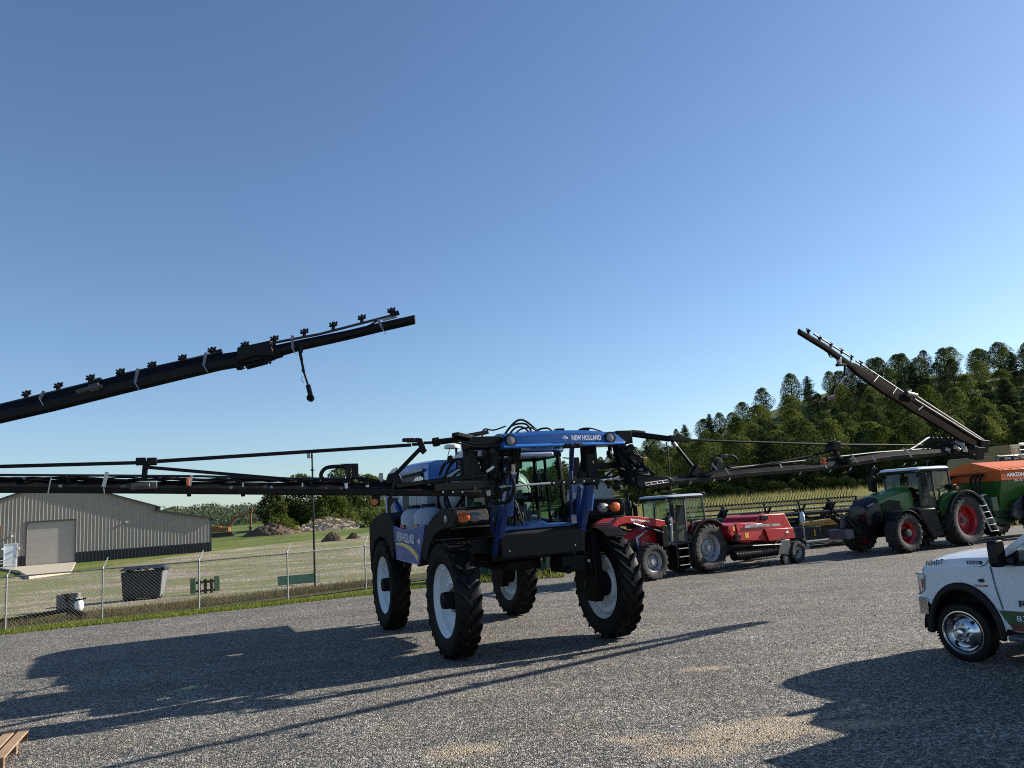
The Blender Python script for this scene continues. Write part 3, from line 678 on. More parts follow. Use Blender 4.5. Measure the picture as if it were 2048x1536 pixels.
# --- wheels
for (u, v, sd_) in ((-1.58, 2.2, -1), (1.60, 2.36, 1), (-1.55, -2.5, -1), (1.55, -2.3, 1)):
    ag_wheel(SP, U(u, v, 1.03), 1.035, .44, .665, sd_, RIMW, TYRE, 24, .05, -.06, BLK, .155, .27, steer=0, nbolt=12, lugw=.06, sweep=.5)
    s = sd_; ui = u - s * .30
    mb = MB()
    mb.loft([[U(ui + du, v + dv, w) for du, dv in ((-.09, -hw), (.09, -hw), (.09, hw), (-.09, hw))] for w, hw in ((.72, .16), (.85, .24), (1.25, .25), (1.95, .19), (2.06, .19))])
    mb.lathe([(.05, -.02), (.2, -.02), (.235, .0), (.235, .24), (.19, .27), (.05, .27)], U(u - s * .27, v, 1.03), U(s, 0, 0), 20)
    mb.bar(U(ui, v - .3, 1.5), U(ui - s * .25, v - .3, 1.9), .06, .06)
    mb.build('wheel_leg', BLK, SP, .015)
    mb = MB(); mb.tube(spline([U(ui - s * .1, v + .1, 2.0), U(ui - s * .16, v + .22, 1.5), U(ui - s * .1, v + .18, 1.15)], 5), .018, 6); mb.tube(spline([U(ui - s * .1, v - .1, 2.0), U(ui - s * .2, v - .02, 1.6), U(ui - s * .12, v + .05, 1.2)], 5), .018, 6)
    mb.islands('hydraulic_hose', HOSE, SP)
# --- chassis, axles, belly
mb = MB()
mb.bx(-3.6, 2.7, -.62, -.42, 1.72, 2.05); mb.bx(-3.6, 2.7, .42, .62, 1.72, 2.05)
for x in (-3.5, -2.4, -1.2, .3, 1.4, 2.28, 2.58): mb.bx(x - .1, x + .1, -.42, .42, 1.76, 2.0)
for x in (2.28, -2.4): mb.bx(x - .17, x + .17, -1.42, 1.42, 1.82, 2.12); mb.bx(x - .26, x + .26, -.9, .9, 1.66, 1.82)
mb.bx(-1.6, 1.4, -.75, .75, 1.5, 1.72); mb.cyl((-2.9, .2, 1.55), (-2.0, .2, 1.55), .2); mb.bx(.6, 2.0, -.35, .35, 1.42, 1.6)
mb.bar((2.0, .75, 1.62), (2.9, .5, 1.38), .1, .1); mb.bx(2.2, 2.75, .45, .95, 1.35, 1.66)
mb.build('chassis', BLK, SP, .02)
mb = MB()
for k in range(26):
    a = (rnd.uniform(1.2, 2.7), rnd.uniform(.35, 1.1), rnd.uniform(1.3, 1.75)); mb.cyl(a, (a[0] + rnd.uniform(-.06, .06), a[1] + rnd.uniform(-.05, .05), a[2] + rnd.uniform(-.03, .03)), .03, n=8)
mb.islands('hydraulic_fitting', STEEL, SP)
# --- big black corner fenders with lamps, decal shields between them
def fender(s):
    mb = MB(); yo, yi = s * 1.76, s * .95
    top = [(1.30, 2.36), (1.62, 2.50), (2.0, 2.62), (2.45, 2.69), (2.86, 2.68), (3.0, 2.62)]
    out = [(.95, 1.76), (1.16, 1.70), (1.30, 1.80), (1.5, 2.02), (1.8, 2.2), (2.2, 2.30), (2.6, 2.34), (2.98, 2.36)] + [(3.02, 2.48)] + top[::-1] + [(1.12, 2.20), (1.0, 1.98)]
    # sculpted outer skin: outline, inner raised outline, thickness inwards
    mb.prism(out, yo, yo - s * .09, 'y')
    mb.loft([[V((x, yo - s * .02 if i else yo - s * .05, z)) for i, (x, z) in enumerate([(1.30, 2.36), (1.62, 2.50), (2.0, 2.62), (2.45, 2.69), (2.86, 2.68), (2.95, 2.66), (2.9, 2.6), (2.0, 2.55), (1.4, 2.34)])],
             [V((x, yi, z)) for x, z in [(1.30, 2.40), (1.62, 2.54), (2.0, 2.66), (2.45, 2.72), (2.7, 2.71), (2.76, 2.68), (2.7, 2.62), (2.0, 2.57), (1.4, 2.36)]]])
    # front face, swept back inwards, leaning
    fa = [V((2.99, yo, 2.37)), V((3.02, yo - s * .02, 2.50)), V((2.92, yo - s * .05, 2.66)), V((2.74, s * 1.02, 2.68)), V((2.80, s * 1.0, 2.5)), V((2.86, s * 1.05, 2.38))]
    mb.loft([fa, [p + V((-.14, 0, .0)) for p in fa]])
    mb.loft([[V((2.96, yo, 2.37)), V((3.05, yo, 2.33)), V((2.95, s * 1.05, 2.33)), V((2.86, s * 1.05, 2.38))], [V((2.8, yo, 2.32)), V((2.8, yo, 2.30)), V((2.8, s * 1.05, 2.30)), V((2.8, s * 1.05, 2.32))]])
    mb.bx(.98, 1.24, yo - s * .1, yi, 1.74, 2.3)
    f = mb.build('corner_fender', BLKP, SP, .025)
    d = V((.995, 0, .09)).normalized(); sw = V((-.12, 0, 0))
    for yy, m, nm, xx in ((s * 1.58, AMBER, 'turn_signal', 2.985), (s * 1.34, LENS, 'headlight', 2.925)):
        mb = MB(); q = V((xx, yy, 2.51)); t_ = V((-.35, s, 0)).normalized()
        ax = V((1, .28 * s, .04)).normalized(); e1 = V((-.28 * s, 1, 0)).normalized(); e2 = ax.cross(e1)
        def ring(r_, h): return [q + ax * h + e1 * (1.18 * r_ * math.cos(2 * PI * k / 20)) + e2 * (.82 * r_ * math.sin(2 * PI * k / 20)) for k in range(20)]
        mb.loft([ring(.115, -.05), ring(.115, .012), ring(.1, .03), ring(.06, .045), ring(.01, .05)], caps=False)
        mb.build(nm, m, f)
    if s < 0:
        mb = MB(); mb.lathe([(.075, 0), (.075, .02), (.055, .03), (.001, .035)], (2.62, yo + s * .002, 2.50), (0, s, 0), 18); mb.build('side_lamp', LENS, f)
    return f
fender(-1); fender(1)
def rear_fender(s):
    mb = MB(); yo, yi = s * 1.76, s * .9
    out = [(-3.5, 1.30), (-3.42, 1.72), (-3.1, 2.02), (-2.6, 2.16), (-2.0, 2.10), (-1.66, 1.92), (-1.50, 1.70), (-1.30, 1.66), (-1.2, 2.05), (-1.28, 2.40), (-1.42, 2.62), (-2.2, 2.72), (-3.2, 2.60), (-3.62, 2.44), (-3.66, 1.9), (-3.6, 1.3)]
    mb.prism(out, yo, yo - s * .1, 'y')
    mb.loft([[V((x, yo - s * .03, z)) for x, z in [(-1.4, 2.58), (-2.2, 2.70), (-3.2, 2.58), (-3.6, 2.42), (-3.55, 2.36), (-3.1, 2.5), (-2.2, 2.6), (-1.4, 2.5)]], [V((x, yi, z)) for x, z in [(-1.4, 2.62), (-2.2, 2.74), (-3.2, 2.62), (-3.6, 2.46), (-3.55, 2.4), (-3.1, 2.53), (-2.2, 2.63), (-1.4, 2.53)]]])
    mb.bx(-3.64, -3.54, yo - s * .1, yi, 1.3, 2.42)
    return mb.build('corner_fender', BLKP, SP, .025)
rear_fender(-1); rear_fender(1)
for s in (-1, 1):
    # curved mudguard hugging the front tyre
    mb = MB(); v0 = 2.2 if s < 0 else 2.36; pts = arc(v0, 1.03, 1.11, 58, 112, 12); pin = arc(v0, 1.03, 1.085, 112, 58, 12)
    mb.prism(pts + pin, s * 1.34, s * 1.80, 'y')
    mb.bar((v0, s * 1.36, 2.13), (v0, s * 1.1, 2.06), .08, .04); mb.build('mudguard', BLKP, SP, .006)
# decal shields
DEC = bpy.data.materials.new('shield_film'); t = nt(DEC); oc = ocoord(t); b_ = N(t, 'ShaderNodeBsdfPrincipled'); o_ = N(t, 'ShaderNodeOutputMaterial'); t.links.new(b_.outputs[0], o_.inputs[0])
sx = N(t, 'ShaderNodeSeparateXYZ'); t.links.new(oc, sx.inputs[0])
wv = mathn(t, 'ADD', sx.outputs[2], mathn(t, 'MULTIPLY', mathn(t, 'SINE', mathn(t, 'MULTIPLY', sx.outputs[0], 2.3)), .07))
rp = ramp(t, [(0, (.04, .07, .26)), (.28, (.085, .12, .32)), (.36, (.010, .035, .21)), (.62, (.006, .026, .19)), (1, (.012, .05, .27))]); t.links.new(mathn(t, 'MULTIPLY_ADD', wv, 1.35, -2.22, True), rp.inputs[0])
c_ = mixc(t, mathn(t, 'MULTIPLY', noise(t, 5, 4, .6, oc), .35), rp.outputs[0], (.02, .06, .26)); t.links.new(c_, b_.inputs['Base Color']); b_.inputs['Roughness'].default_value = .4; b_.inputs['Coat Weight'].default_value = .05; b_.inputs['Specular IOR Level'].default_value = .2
for s in (-1, 1):
    up_ = [(-1.26, 2.40), (-.9, 2.36), (-.45, 2.315), (-.1, 2.31), (.3, 2.34), (.8, 2.385), (1.20, 2.41)]
    out = [(-1.08, 1.67), (.62, 1.62), (.95, 2.05)] + up_[::-1] + [(-1.2, 2.1)]
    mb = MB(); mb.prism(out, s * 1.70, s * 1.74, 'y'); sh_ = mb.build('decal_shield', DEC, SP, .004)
    fx = s   # reading direction: front of the machine is to the right when seen from its right side
    xd = V((1, 0, 0)) if s < 0 else V((-1, 0, 0)); yy = s * 1.743
    o0 = -.98 if s < 0 else .62
    lettering(sh_, 'NEW HOLLAND', (o0, yy, 2.08), xd + V((0, 0, -.045)), (0, 0, 1), .2, INKW, 1.35, bold=.012)
    mb = MB(); sw = [(-1.05 if s < 0 else .85, 2.03)]
    cur = [(-1.08, 2.0), (-.6, 1.99), (-.1, 1.93), (.3, 1.83), (.58, 1.70)]; cw = [.03, .05, .07, .09, .11]
    P_ = [V((a if s < 0 else -.35 - a, yy, b)) for a, b in cur]
    mb.loft([[p + V((0, 0, w)) for p, w in zip(P_, cw)], [p - V((0, 0, w * .3)) for p, w in zip(P_, cw)]], caps=False, closed=False); mb.build('swoosh_stripe', mat('gold_film', (.62, .5, .12), .35), sh_, fix=False)
    mb = MB()
    lx = .72 if s < 0 else -.95
    for k in (-2, -1, 1, 2):
        a = R(90 + k * 26); c0 = V((lx, yy, 2.0)); mb.plate([c0, c0 + V((math.cos(a + .12) * .11, 0, math.sin(a + .12) * .14)), c0 + V((math.cos(a) * .13, 0, math.sin(a) * .17)), c0 + V((math.cos(a - .12) * .11, 0, math.sin(a - .12) * .14))], (0, s, 0), .002)
    mb.bx(lx - .012, lx + .012, yy, yy + s * .002, 1.98, 2.13); mb.build('leaf_emblem', INKW, sh_)
    mb = MB(); mb.tube([(x, s * 1.735, z) for x, z in out + out[:1]], .012, 6); mb.build('shield_rim', mat('shield_edge', (.08, .12, .34), .35), sh_)
    mb = MB(); mb.bx(-.9, .9, s * 1.2, s * 1.66, 1.68, 1.76); mb.bx(-.75, -.55, s * 1.62, s * 1.7, 1.5, 1.7); mb.bar((.2, s * 1.6, 1.6), (.75, s * 1.6, 1.66), .1, .1); mb.bar((.75, s * 1.6, 1.66), (1.0, s * 1.6, 1.9), .08, .12)
    mb.tube(spline([(-.5, s * 1.66, 1.6), (-.35, s * 1.7, 1.5), (-.2, s * 1.66, 1.58)], 5), .02, 6); mb.build('side_step', BLK, SP, .012)
# --- engine hood at the rear
H_ = [(-5.35, .70, 2.5, 3.50), (-5.30, .80, 2.45, 3.66), (-5.0, .85, 2.4, 3.82), (-4.4, .87, 2.35, 3.92), (-3.4, .87, 2.35, 3.93), (-2.2, .86, 2.4, 3.90), (-1.35, .84, 2.45, 3.86)]
def hring(x, hw, z0, z1):
    c = .16
    return [V((x, -hw, z0)), V((x, -hw, z1 - c * 1.2)), V((x, -hw + c * .35, z1 - c * .35)), V((x, -hw + c * 1.4, z1)), V((x, hw - c * 1.4, z1)), V((x, hw - c * .35, z1 - c * .35)), V((x, hw, z1 - c * 1.2)), V((x, hw, z0))]
mb = MB(); mb.loft([hring(*h) for h in H_]); hood = mb.build('engine_hood', BLUE, SP, .02, angle=32)
for s in (-1, 1):
    mb = MB(); mb.bx(-3.55, -1.75, s * .872, s * .885, 2.62, 3.62); g_ = mb.build('side_grille', BLK, hood, .004)
    mb = MB()
    for k in range(26): x = -3.48 + k * .066; mb.bx(x, x + .026, s * .884, s * .902, 2.7, 3.56)
    mb.build('grille_bar', mat('grille_grey', (.05, .055, .065), .4), g_)
    mb = MB(); mb.bx(-3.62, -1.6, s * .872, s * .9, 3.63, 3.72); mb.build('hood_trim', BLUED, hood, .01)
    # rear cap: pale band with a dark inset
    mb = MB(); pts = [(-5.34, 2.55), (-5.36, 3.40), (-5.26, 3.62), (-4.95, 3.78), (-4.45, 3.885), (-4.0, 3.9), (-4.0, 3.80), (-4.5, 3.76), (-4.92, 3.64), (-5.12, 3.48), (-5.18, 3.3), (-5.18, 2.55)]
    mb.prism(pts, s * .84, s * .888, 'y'); mb.build('rear_cap', SILV, hood, .012)
    mb = MB(); pts = [(-5.14, 2.6), (-5.14, 3.3), (-5.04, 3.46), (-4.85, 3.58), (-4.5, 3.68), (-4.05, 3.72), (-4.05, 2.6)]
    mb.prism(pts, s * .84, s * .882, 'y'); mb.build('vent_inset', BLKP, hood, .01)
    mb = MB(); mb.cyl((-4.75, s * .88, 3.25), (-4.75, s * .9, 3.25), .05, n=14); mb.build('vent_cap', GALV, hood)
mb = MB(); mb.bx(-5.2, -3.4, -.86, .86, 2.05, 2.36); mb.bx(-5.3, -5.0, -.8, .8, 2.3, 2.6); mb.build('rear_frame', BLUED, SP, .03)
for s in (-1, 1):
    mb = MB(); mb.loft([[V((x, s * .9, z)) for x, z in [(-4.4, 2.28), (-4.5, 2.9), (-4.2, 3.02), (-3.9, 2.9), (-3.4, 2.55), (-3.3, 2.28)]], [V((x, s * .98, z)) for x, z in [(-4.38, 2.3), (-4.45, 2.86), (-4.2, 2.97), (-3.95, 2.86), (-3.5, 2.53), (-3.4, 2.3)]]]); mb.build('rear_side_panel', BLUED, SP, .02)
# --- spray tank with domed ends and straps, pump box, rinse jugs
mb = MB()
def tring(x, k): return [V((x, .98 * k * math.cos(a), 2.93 + .70 * k * math.sin(a))) for a in [2 * PI * j / 36 for j in range(36)]]
mb.loft([tring(x, k) for x, k in ((-1.28, .02), (-1.24, .45), (-1.14, .72), (-1.0, .88), (-.8, .97), (-.6, 1), (.3, 1), (.5, .97), (.68, .88), (.8, .7), (.86, .4), (.88, .02))], caps=False)
tank = mb.build('spray_tank', TANKM, SP)
for x in (-.55, .25):
    mb = MB(); mb.tube([V((x, .995 * math.cos(a), 2.93 + .715 * math.sin(a))) for a in [2 * PI * j / 36 for j in range(37)]], .022, 5); mb.build('tank_strap', BLK, tank)
mb = MB(); mb.lathe([(.2, 0), (.2, .08), (.12, .1), (.001, .1)], (-.15, .1, 3.6), (0, 0, 1), 20); mb.build('tank_lid', BLKP, tank)
mb = MB(); mb.bx(-1.55, -.15, -1.28, -.98, 2.38, 3.32); mb.bx(-1.50, -1.3, -1.26, -1.0, 3.32, 3.40); pb = mb.build('pump_box', mat('box_grey', (.3, .32, .34), .5, 0, .1), SP, .03)
mb = MB(); mb.bx(-1.45, -.9, -1.29, -1.275, 2.5, 3.2); mb.bx(-.84, -.24, -1.29, -1.275, 2.5, 3.2); mb.build('box_door', mat('box_door_grey', (.25, .27, .29), .5), pb, .008)
mb = MB()
for k in range(5): mb.cyl((-1.2 + k * .13, -1.2, 3.38), (-1.2 + k * .13, -1.2, 3.44 + .03 * (k % 2)), .025, n=8)
mb.build('valve_knob', STEEL, pb)
for v in (-.75, .3):
    mb = MB(); mb.loft([[V((v + hx * math.cos(a), -1.38 + hy * math.sin(a), w)) for a in [2 * PI * j / 20 for j in range(20)]] for w, hx, hy in ((2.12, .30, .22), (2.18, .40, .29), (2.35, .43, .31), (2.6, .42, .30), (2.7, .33, .24), (2.76, .18, .14))]); j_ = mb.build('rinse_jug', JUGM, SP, .0)
    mb = MB(); mb.cyl((v, -1.38, 2.75), (v, -1.38, 2.83), .16, .15, 18); mb.build('jug_lid', BLKP, j_, .01)
    mb = MB(); mb.bx(v - .1, v + .2, -1.7, -1.66, 2.28, 2.42); mb.build('jug_label', mat('label_red', (.3, .05, .04), .4), j_)
mb = MB(); mb.bx(-.35, .9, -1.6, -1.0, 2.02, 2.12); mb.bx(.7, .95, -1.2, -.9, 2.1, 2.7); mb.bar((.85, -1.0, 2.65), (1.4, -.95, 2.95), .05, .05); mb.build('jug_shelf', BLK, SP, .01)
mb = MB(); mb.tube(spline([(.75, -1.05, 2.7), (.62, -1.1, 3.1), (.55, -1.04, 3.4), (.7, -.96, 3.62), (1.1, -.9, 3.7), (1.4, -.85, 3.5)], 6), .03, 8); mb.tube(spline([(.2, -1.08, 2.3), (.1, -1.1, 2.8), (.12, -1.04, 3.3)], 6), .03, 8)
mb.build('tank_hose', HOSE, SP)
# grab rail arching over the tank side
mb = MB(); mb.tube(spline([(-.15, -.95, 3.45), (.2, -.95, 3.64), (.8, -.95, 3.69), (1.3, -.93, 3.68)], 6), .03, 8); mb.tube([(1.3, -.93, 3.68), (1.32, -.93, 2.9)], .02, 6); mb.build('grab_rail', BLK, SP)
# --- cab
CX0, CX1, CY = .85, 2.3, .86
cabf = MB()
for s in (-1, 1):
    cabf.bar((CX1, s * (CY - .04), 2.15), (CX1 - .1, s * (CY - .06), 3.62), .07, .09)
    cabf.bar((CX0 + .12, s * CY, 2.15), (CX0 + .16, s * (CY - .04), 3.62), .07, .10); cabf.bar((1.52, s * CY, 2.15), (1.5, s * (CY - .03), 3.62), .05, .06)
    cabf.bar((CX0, s * CY, 3.62), (CX1 - .05, s * (CY - .04), 3.62), .07, .08); cabf.bar((CX0, s * CY, 2.2), (CX1, s * CY, 2.2), .07, .14)
cabf.bar((CX1 - .1, -CY, 3.64), (CX1 - .1, CY, 3.64), .08, .08); cabf.bar((CX1, -CY, 2.16), (CX1, CY, 2.16), .07, .1); cabf.bar((CX0 + .1, -CY, 3.62), (CX0 + .1, CY, 3.62), .07, .07); cabf.bar((CX0 + .1, -CY, 2.5), (CX0 + .1, CY, 2.5), .07, .1)
cabf.bx(CX0, CX1, -CY, CY, 2.04, 2.16)
cabf.build('cab_frame', BLKP, SP, .012)
mb = MB(); mb.loft([[V((x, y, z)) for x, y, z in ((CX1 + .01, -CY + .05, 2.2), (CX1 + .05, 0, 2.2), (CX1 + .01, CY - .05, 2.2), (CX1 - .09, CY - .08, 3.62), (CX1 - .05, 0, 3.62), (CX1 - .09, -CY + .08, 3.62))][:3], [V((CX1 - .09, -CY + .08, 3.62)), V((CX1 - .05, 0, 3.62)), V((CX1 - .09, CY - .08, 3.62))]], caps=False, closed=False); mb.build('windscreen', GLASSG, SP, fix=False)
for s in (-1, 1):
    mb = MB(); mb.sheet([(CX0 + .18, s * CY, 2.28), (CX1 - .05, s * CY, 2.28), (CX1 - .14, s * (CY - .04), 3.58), (CX0 + .2, s * (CY - .03), 3.58)]); mb.build('side_window', GLASSG, SP, fix=False)
mb = MB(); mb.sheet([(CX0 + .1, -CY + .1, 2.55), (CX0 + .1, CY - .1, 2.55), (CX0 + .12, CY - .1, 3.58), (CX0 + .12, -CY + .1, 3.58)]); mb.build('rear_window', GLASSG, SP, fix=False)
mb = MB(); mb.loft([[V((cx + hx * p[0] * 2, hy * p[1] * 2, z)) for p in rr(1, 1, .16, 4)] for z, cx, hx, hy in ((3.64, 1.5, .80, .90), (3.70, 1.52, .88, .95), (3.78, 1.52, .88, .95), (3.86, 1.5, .78, .86), (3.89, 1.48, .6, .7))]); mb.build('cab_roof', BLUE, SP, 0, angle=30)
mb = MB(); mb.bar((2.36, -.55, 3.62), (2.36, .6, 3.62), .14, .1); mb.build('roof_visor', SILV, SP, .03)
mb = MB(); mb.bx(1.25, 1.75, -.24, .26, 2.55, 2.70); mb.box((1.22, .01, 3.0), (.14, .5, .72), (0, R(-8), 0)); mb.box((1.16, .01, 3.43), (.1, .26, .18)); mb.bx(1.35, 1.6, -.16, .16, 2.2, 2.55); mb.build('driver_seat', SEATM, SP, .04)
mb = MB(); mb.tube([V((1.98, .2 * math.cos(a), 2.98 + .2 * math.sin(a) * .8)) + V((-.12 * math.sin(a), 0, 0)) for a in [2 * PI * k / 20 for k in range(21)]], .014, 6); mb.bar((1.98, 0, 2.96), (2.15, 0, 2.2), .08, .08); mb.bx(1.95, 2.2, -.3, .3, 2.72, 2.9); mb.bx(1.3, 1.95, .34, .62, 2.72, 2.82); mb.bar((1.95, .5, 2.8), (1.95, .5, 3.15), .03, .03); mb.bx(1.9, 1.95, .36, .64, 3.08, 3.28); mb.build('steering_console', BLKP, SP, .02)
mb = MB(); mb.tube([(2.33, .12, 2.55), (2.3, .1, 3.3)], .012, 5); mb.tube([(2.31, -.32, 3.6), (2.33, .1, 2.98)], .008, 5); mb.tube([(2.31, -.4, 3.6), (2.34, .04, 2.92)], .008, 5); mb.bar((2.34, .12, 2.5), (2.33, .1, 3.05), .015, .03); mb.build('wiper', BLK, SP)
# mirror inside right pillar and round work lamp
mb = MB(); mb.box((2.55, .98, 3.35), (.06, .2, .36)); mb.bar((2.3, .85, 3.55), (2.55, .98, 3.5), .025, .025); mb.build('rear_mirror', BLKP, SP, .02)
mb = MB(); mb.box((2.55, -1.12, 3.3), (.06, .2, .36)); mb.bar((2.3, -.85, 3.55), (2.55, -1.12, 3.46), .025, .025); mb.build('rear_mirror', BLKP, SP, .02)
# satellite dome
mb = MB(); mb.lathe([(.17, 0), (.175, .04), (.16, .075), (.1, .1), (.001, .105)], (.05, -.7, 4.0), (0, 0, 1), 22); gd = mb.build('satellite_receiver', mat('cream_plastic', (.6, .58, .48), .4), SP)
mb = MB(); mb.bar((.1, -.62, 3.55), (.1, -.62, 4.0), .04, .06); mb.ball((-.02, -.72, 3.78), .08); mb.tube(spline([(-.1, -.7, 4.0), (-.2, -.72, 3.85), (-.12, -.7, 3.7)], 4), .01, 5); mb.build('receiver_mast', BLK, gd, .008)
# --- blue lift arms, panel, header beam
for s, ut, ub in ((-1, -.82, -.86), (1, .80, .80)):
    mb = MB(); mb.bar(U(ut, 3.45, 3.08), U(ub, 2.92, 2.12), .12, .17, (1, 0, .3)); mb.bar(U(ut - .02 * s, 3.06, 2.95), U(ub, 2.68, 2.0), .08, .09, (1, 0, .3)); mb.bar(U(ub, 2.9, 2.2), U(ub, 2.55, 1.78), .09, .14, (1, 0, .6))
    la = mb.build('lift_arm', BLUED, SP, .02)
    mb = MB(); mb.cyl(U(ut + .03, 3.25, 2.5), U(ut + .01, 3.56, 3.25), .075, n=16); mb.build('lift_cylinder', BLUE, la)
    mb = MB(); mb.cyl(U(ut + .01, 3.56, 3.25), U(ut, 3.62, 3.4), .06, n=14); mb.cyl(U(ut + .01, 3.55, 3.24), U(ut + .01, 3.565, 3.27), .09, n=16); mb.build('cylinder_rod', CHROME, la)
    mb = MB(); mb.bar(U(s * .84, 2.5, 2.2), U(s * .86, 2.6, 3.3), .06, .08); mb.bar(U(s * .86, 2.6, 3.3), U(s * .74, 2.95, 3.72), .08, .14); mb.build('mast_post', BLUED, SP, .02)
    mb = MB(); mb.bar(U(s * .74, 3.35, 3.05), U(s * .74, 3.6, 3.68), .16, .22); mb.build('mast_head', BLK, SP, .02)
mb = MB(); mb.box(U(.62, 3.03, 2.34), (.01, .11, .16)); mb.build('warning_sticker', INKG, SP)
mb = MB(); mb.loft([[V((2.98, y, z)) for y, z in p] for p in ([(-.82, 2.28), (-.35, 2.30), (-.25, 2.36), (-.02, 2.36), (.1, 2.30), (.6, 2.29), (.6, 2.22), (-.82, 2.22)],)] + [[V((2.7, y, z)) for y, z in [(-.82, 2.28), (-.35, 2.30), (-.25, 2.36), (-.02, 2.36), (.1, 2.30), (.6, 2.29), (.6, 2.22), (-.82, 2.22)]]]); mb.build('front_deck', BLUE, SP, .015)
mb = MB(); mb.loft([[V((x, y, z)) for x, z in ((2.93, 1.73), (2.96, 1.74), (3.02, 2.14), (2.96, 2.215), (2.62, 2.23), (2.60, 2.15), (2.86, 2.1))] for y in (-.85, .83)]); fp = mb.build('front_panel', dull('panel_black', (.016, .016, .017), .5, .04, .12, 2, .35, (.034, .031, .028)), SP, .02)
mb = MB()
for y, z in ((-.72, 1.86), (.62, 1.86), (-.72, 2.05)): mb.cyl((2.98, y, z), (3.0, y, z), .016, n=8)
mb.build('panel_bolt', STEEL, fp)
# header: blue beam across the front top with lamps, emblem and lettering
hb = MB(); T = [(-1.14, .72, .2), (-1.05, .95, .26), (-.4, 1.0, .30), (.5, 1.0, .29), (1.18, .94, .27), (1.30, .68, .2)]
rings = []
for y, kt, kd in ((-1.16, 3.68, .12), (-1.06, 3.90, .3), (-.4, 3.945, .38), (.1, 3.95, .4), (.6, 3.94, .38), (1.16, 3.885, .3), (1.31, 3.68, .12)):
    rings.append([V((3.93, y, 3.635)), V((3.99, y, 3.68)), V((3.955, y, max(3.70, kt - .075))), V((3.88, y, max(3.72, kt - .02))), V((3.88 - kd, y, kt + .03)), V((3.88 - kd - .25, y, kt)), V((3.4, y, 3.66)), V((3.5, y, 3.635))])
hb.loft(rings); head = hb.build('boom_header', BLUE, SP, .012, angle=25)
mb = MB(); mb.loft([[V((4.0, y, 3.635)), V((4.012, y, 3.66)), V((3.985, y, 3.70)), V((3.95, y, 3.66))] for y in (-1.12, 1.27)]); mb.build('header_lip', mat('light_blue_paint', (.03, .17, .5), .3, 0, .06, 2, coat=.4), head, .006)
lettering(head, 'NEW HOLLAND', (3.995, .19, 3.735), (-.02, 1, -.02), (-.05, 0, 1), .095, INKW, .61, bold=.03, depth=.012)
mb = MB()
for k in (-2, -1, 0, 1, 2):
    a = R(90 + k * 30); c0 = V((4.0, .06, 3.75)); mb.plate([c0 + V((0, math.cos(a) * .02, math.sin(a) * .02)), c0 + V((0, math.cos(a + .2) * .055, math.sin(a + .2) * .06)), c0 + V((-.005, math.cos(a) * .07, math.sin(a) * .085)), c0 + V((0, math.cos(a - .2) * .055, math.sin(a - .2) * .06))], (1, 0, 0), .004)
mb.bx(3.995, 4.002, .053, .067, 3.74, 3.8); mb.build('leaf_emblem', INKW, head)
for y in (-.98, .99):
    mb = MB(); mb.lathe([(.1, -.03), (.112, .02), (.108, .034), (.084, .036)], (3.965, y, 3.765), (1, 0, .05), 20); wl = mb.build('work_lamp', BLKP, head)
    mb = MB(); mb.lathe([(.085, .03), (.06, .037), (.001, .04)], (3.965, y, 3.765), (1, 0, .05), 20); mb.build('lamp_lens', LENS, wl)
mb = MB(); mb.bx(3.92, 4.06, .04, .38, 3.60, 3.68); mb.cyl((4.06, .14, 3.64), (4.08, .14, 3.64), .03); mb.cyl((4.06, .3, 3.64), (4.08, .3, 3.64), .03); mb.build('camera_sensor', BLKP, head, .012)
# black sub-frames either side, cross bars
mb = MB()
mb.bx(3.5, 3.9, -1.72, -1.1, 3.66, 3.86); mb.bx(3.5, 3.86, -1.70, -1.62, 3.0, 3.66); mb.bar(U(-1.66, 3.7, 3.66), U(-1.45, 3.7, 2.95), .14, .14); mb.bx(3.4, 3.7, -1.3, -1.1, 2.8, 3.66)
mb.bar(U(-1.62, 3.8, 3.84), U(-1.98, 3.95, 3.90), .16, .07); mb.bx(3.3, 3.6, -1.2, -.7, 3.55, 3.66)
mb.bx(3.5, 3.9, 1.2, 1.52, 3.66, 3.9); mb.bar(U(1.3, 3.75, 3.66), U(1.42, 3.75, 3.0), .2, .2); mb.bar(U(1.42, 3.85, 3.6), U(1.62, 3.85, 3.3), .14, .18); mb.bar(U(1.52, 3.8, 3.88), U(1.85, 3.75, 3.86), .16, .06)
mb.bx(3.45, 3.62, .7, 1.5, 3.23, 3.34); mb.bx(3.4, 3.65, .66, .88, 2.95, 3.64); mb.bx(3.5, 3.62, .5, .72, 3.05, 3.2)
mb.bar(U(-1.25, 3.6, 3.0), U(-1.05, 3.4, 3.5), .12, .14); mb.bx(3.35, 3.6, -1.02, -.62, 3.3, 3.42)
mb.islands('boom_frame', BLK, SP, bevel=.012)
r = random.Random(4); mb = MB(); mb2 = MB()
for k in range(46):
    s = -1 if k % 2 else 1; a = V((r.uniform(3.3, 3.9), s * r.uniform(1.0 if s < 0 else 1.25, 1.62), r.uniform(2.85, 3.6))); d_ = V((r.uniform(-.1, .1), r.uniform(-.14, .14), r.uniform(-.12, .12)))
    (mb if k % 3 else mb2).bar(a, a + d_, r.uniform(.04, .09), r.uniform(.04, .1))
mb.islands('valve_block', BLKP, SP, bevel=.006); mb2.islands('pipe_fitting', STEEL, SP, bevel=.004)
mb = MB()
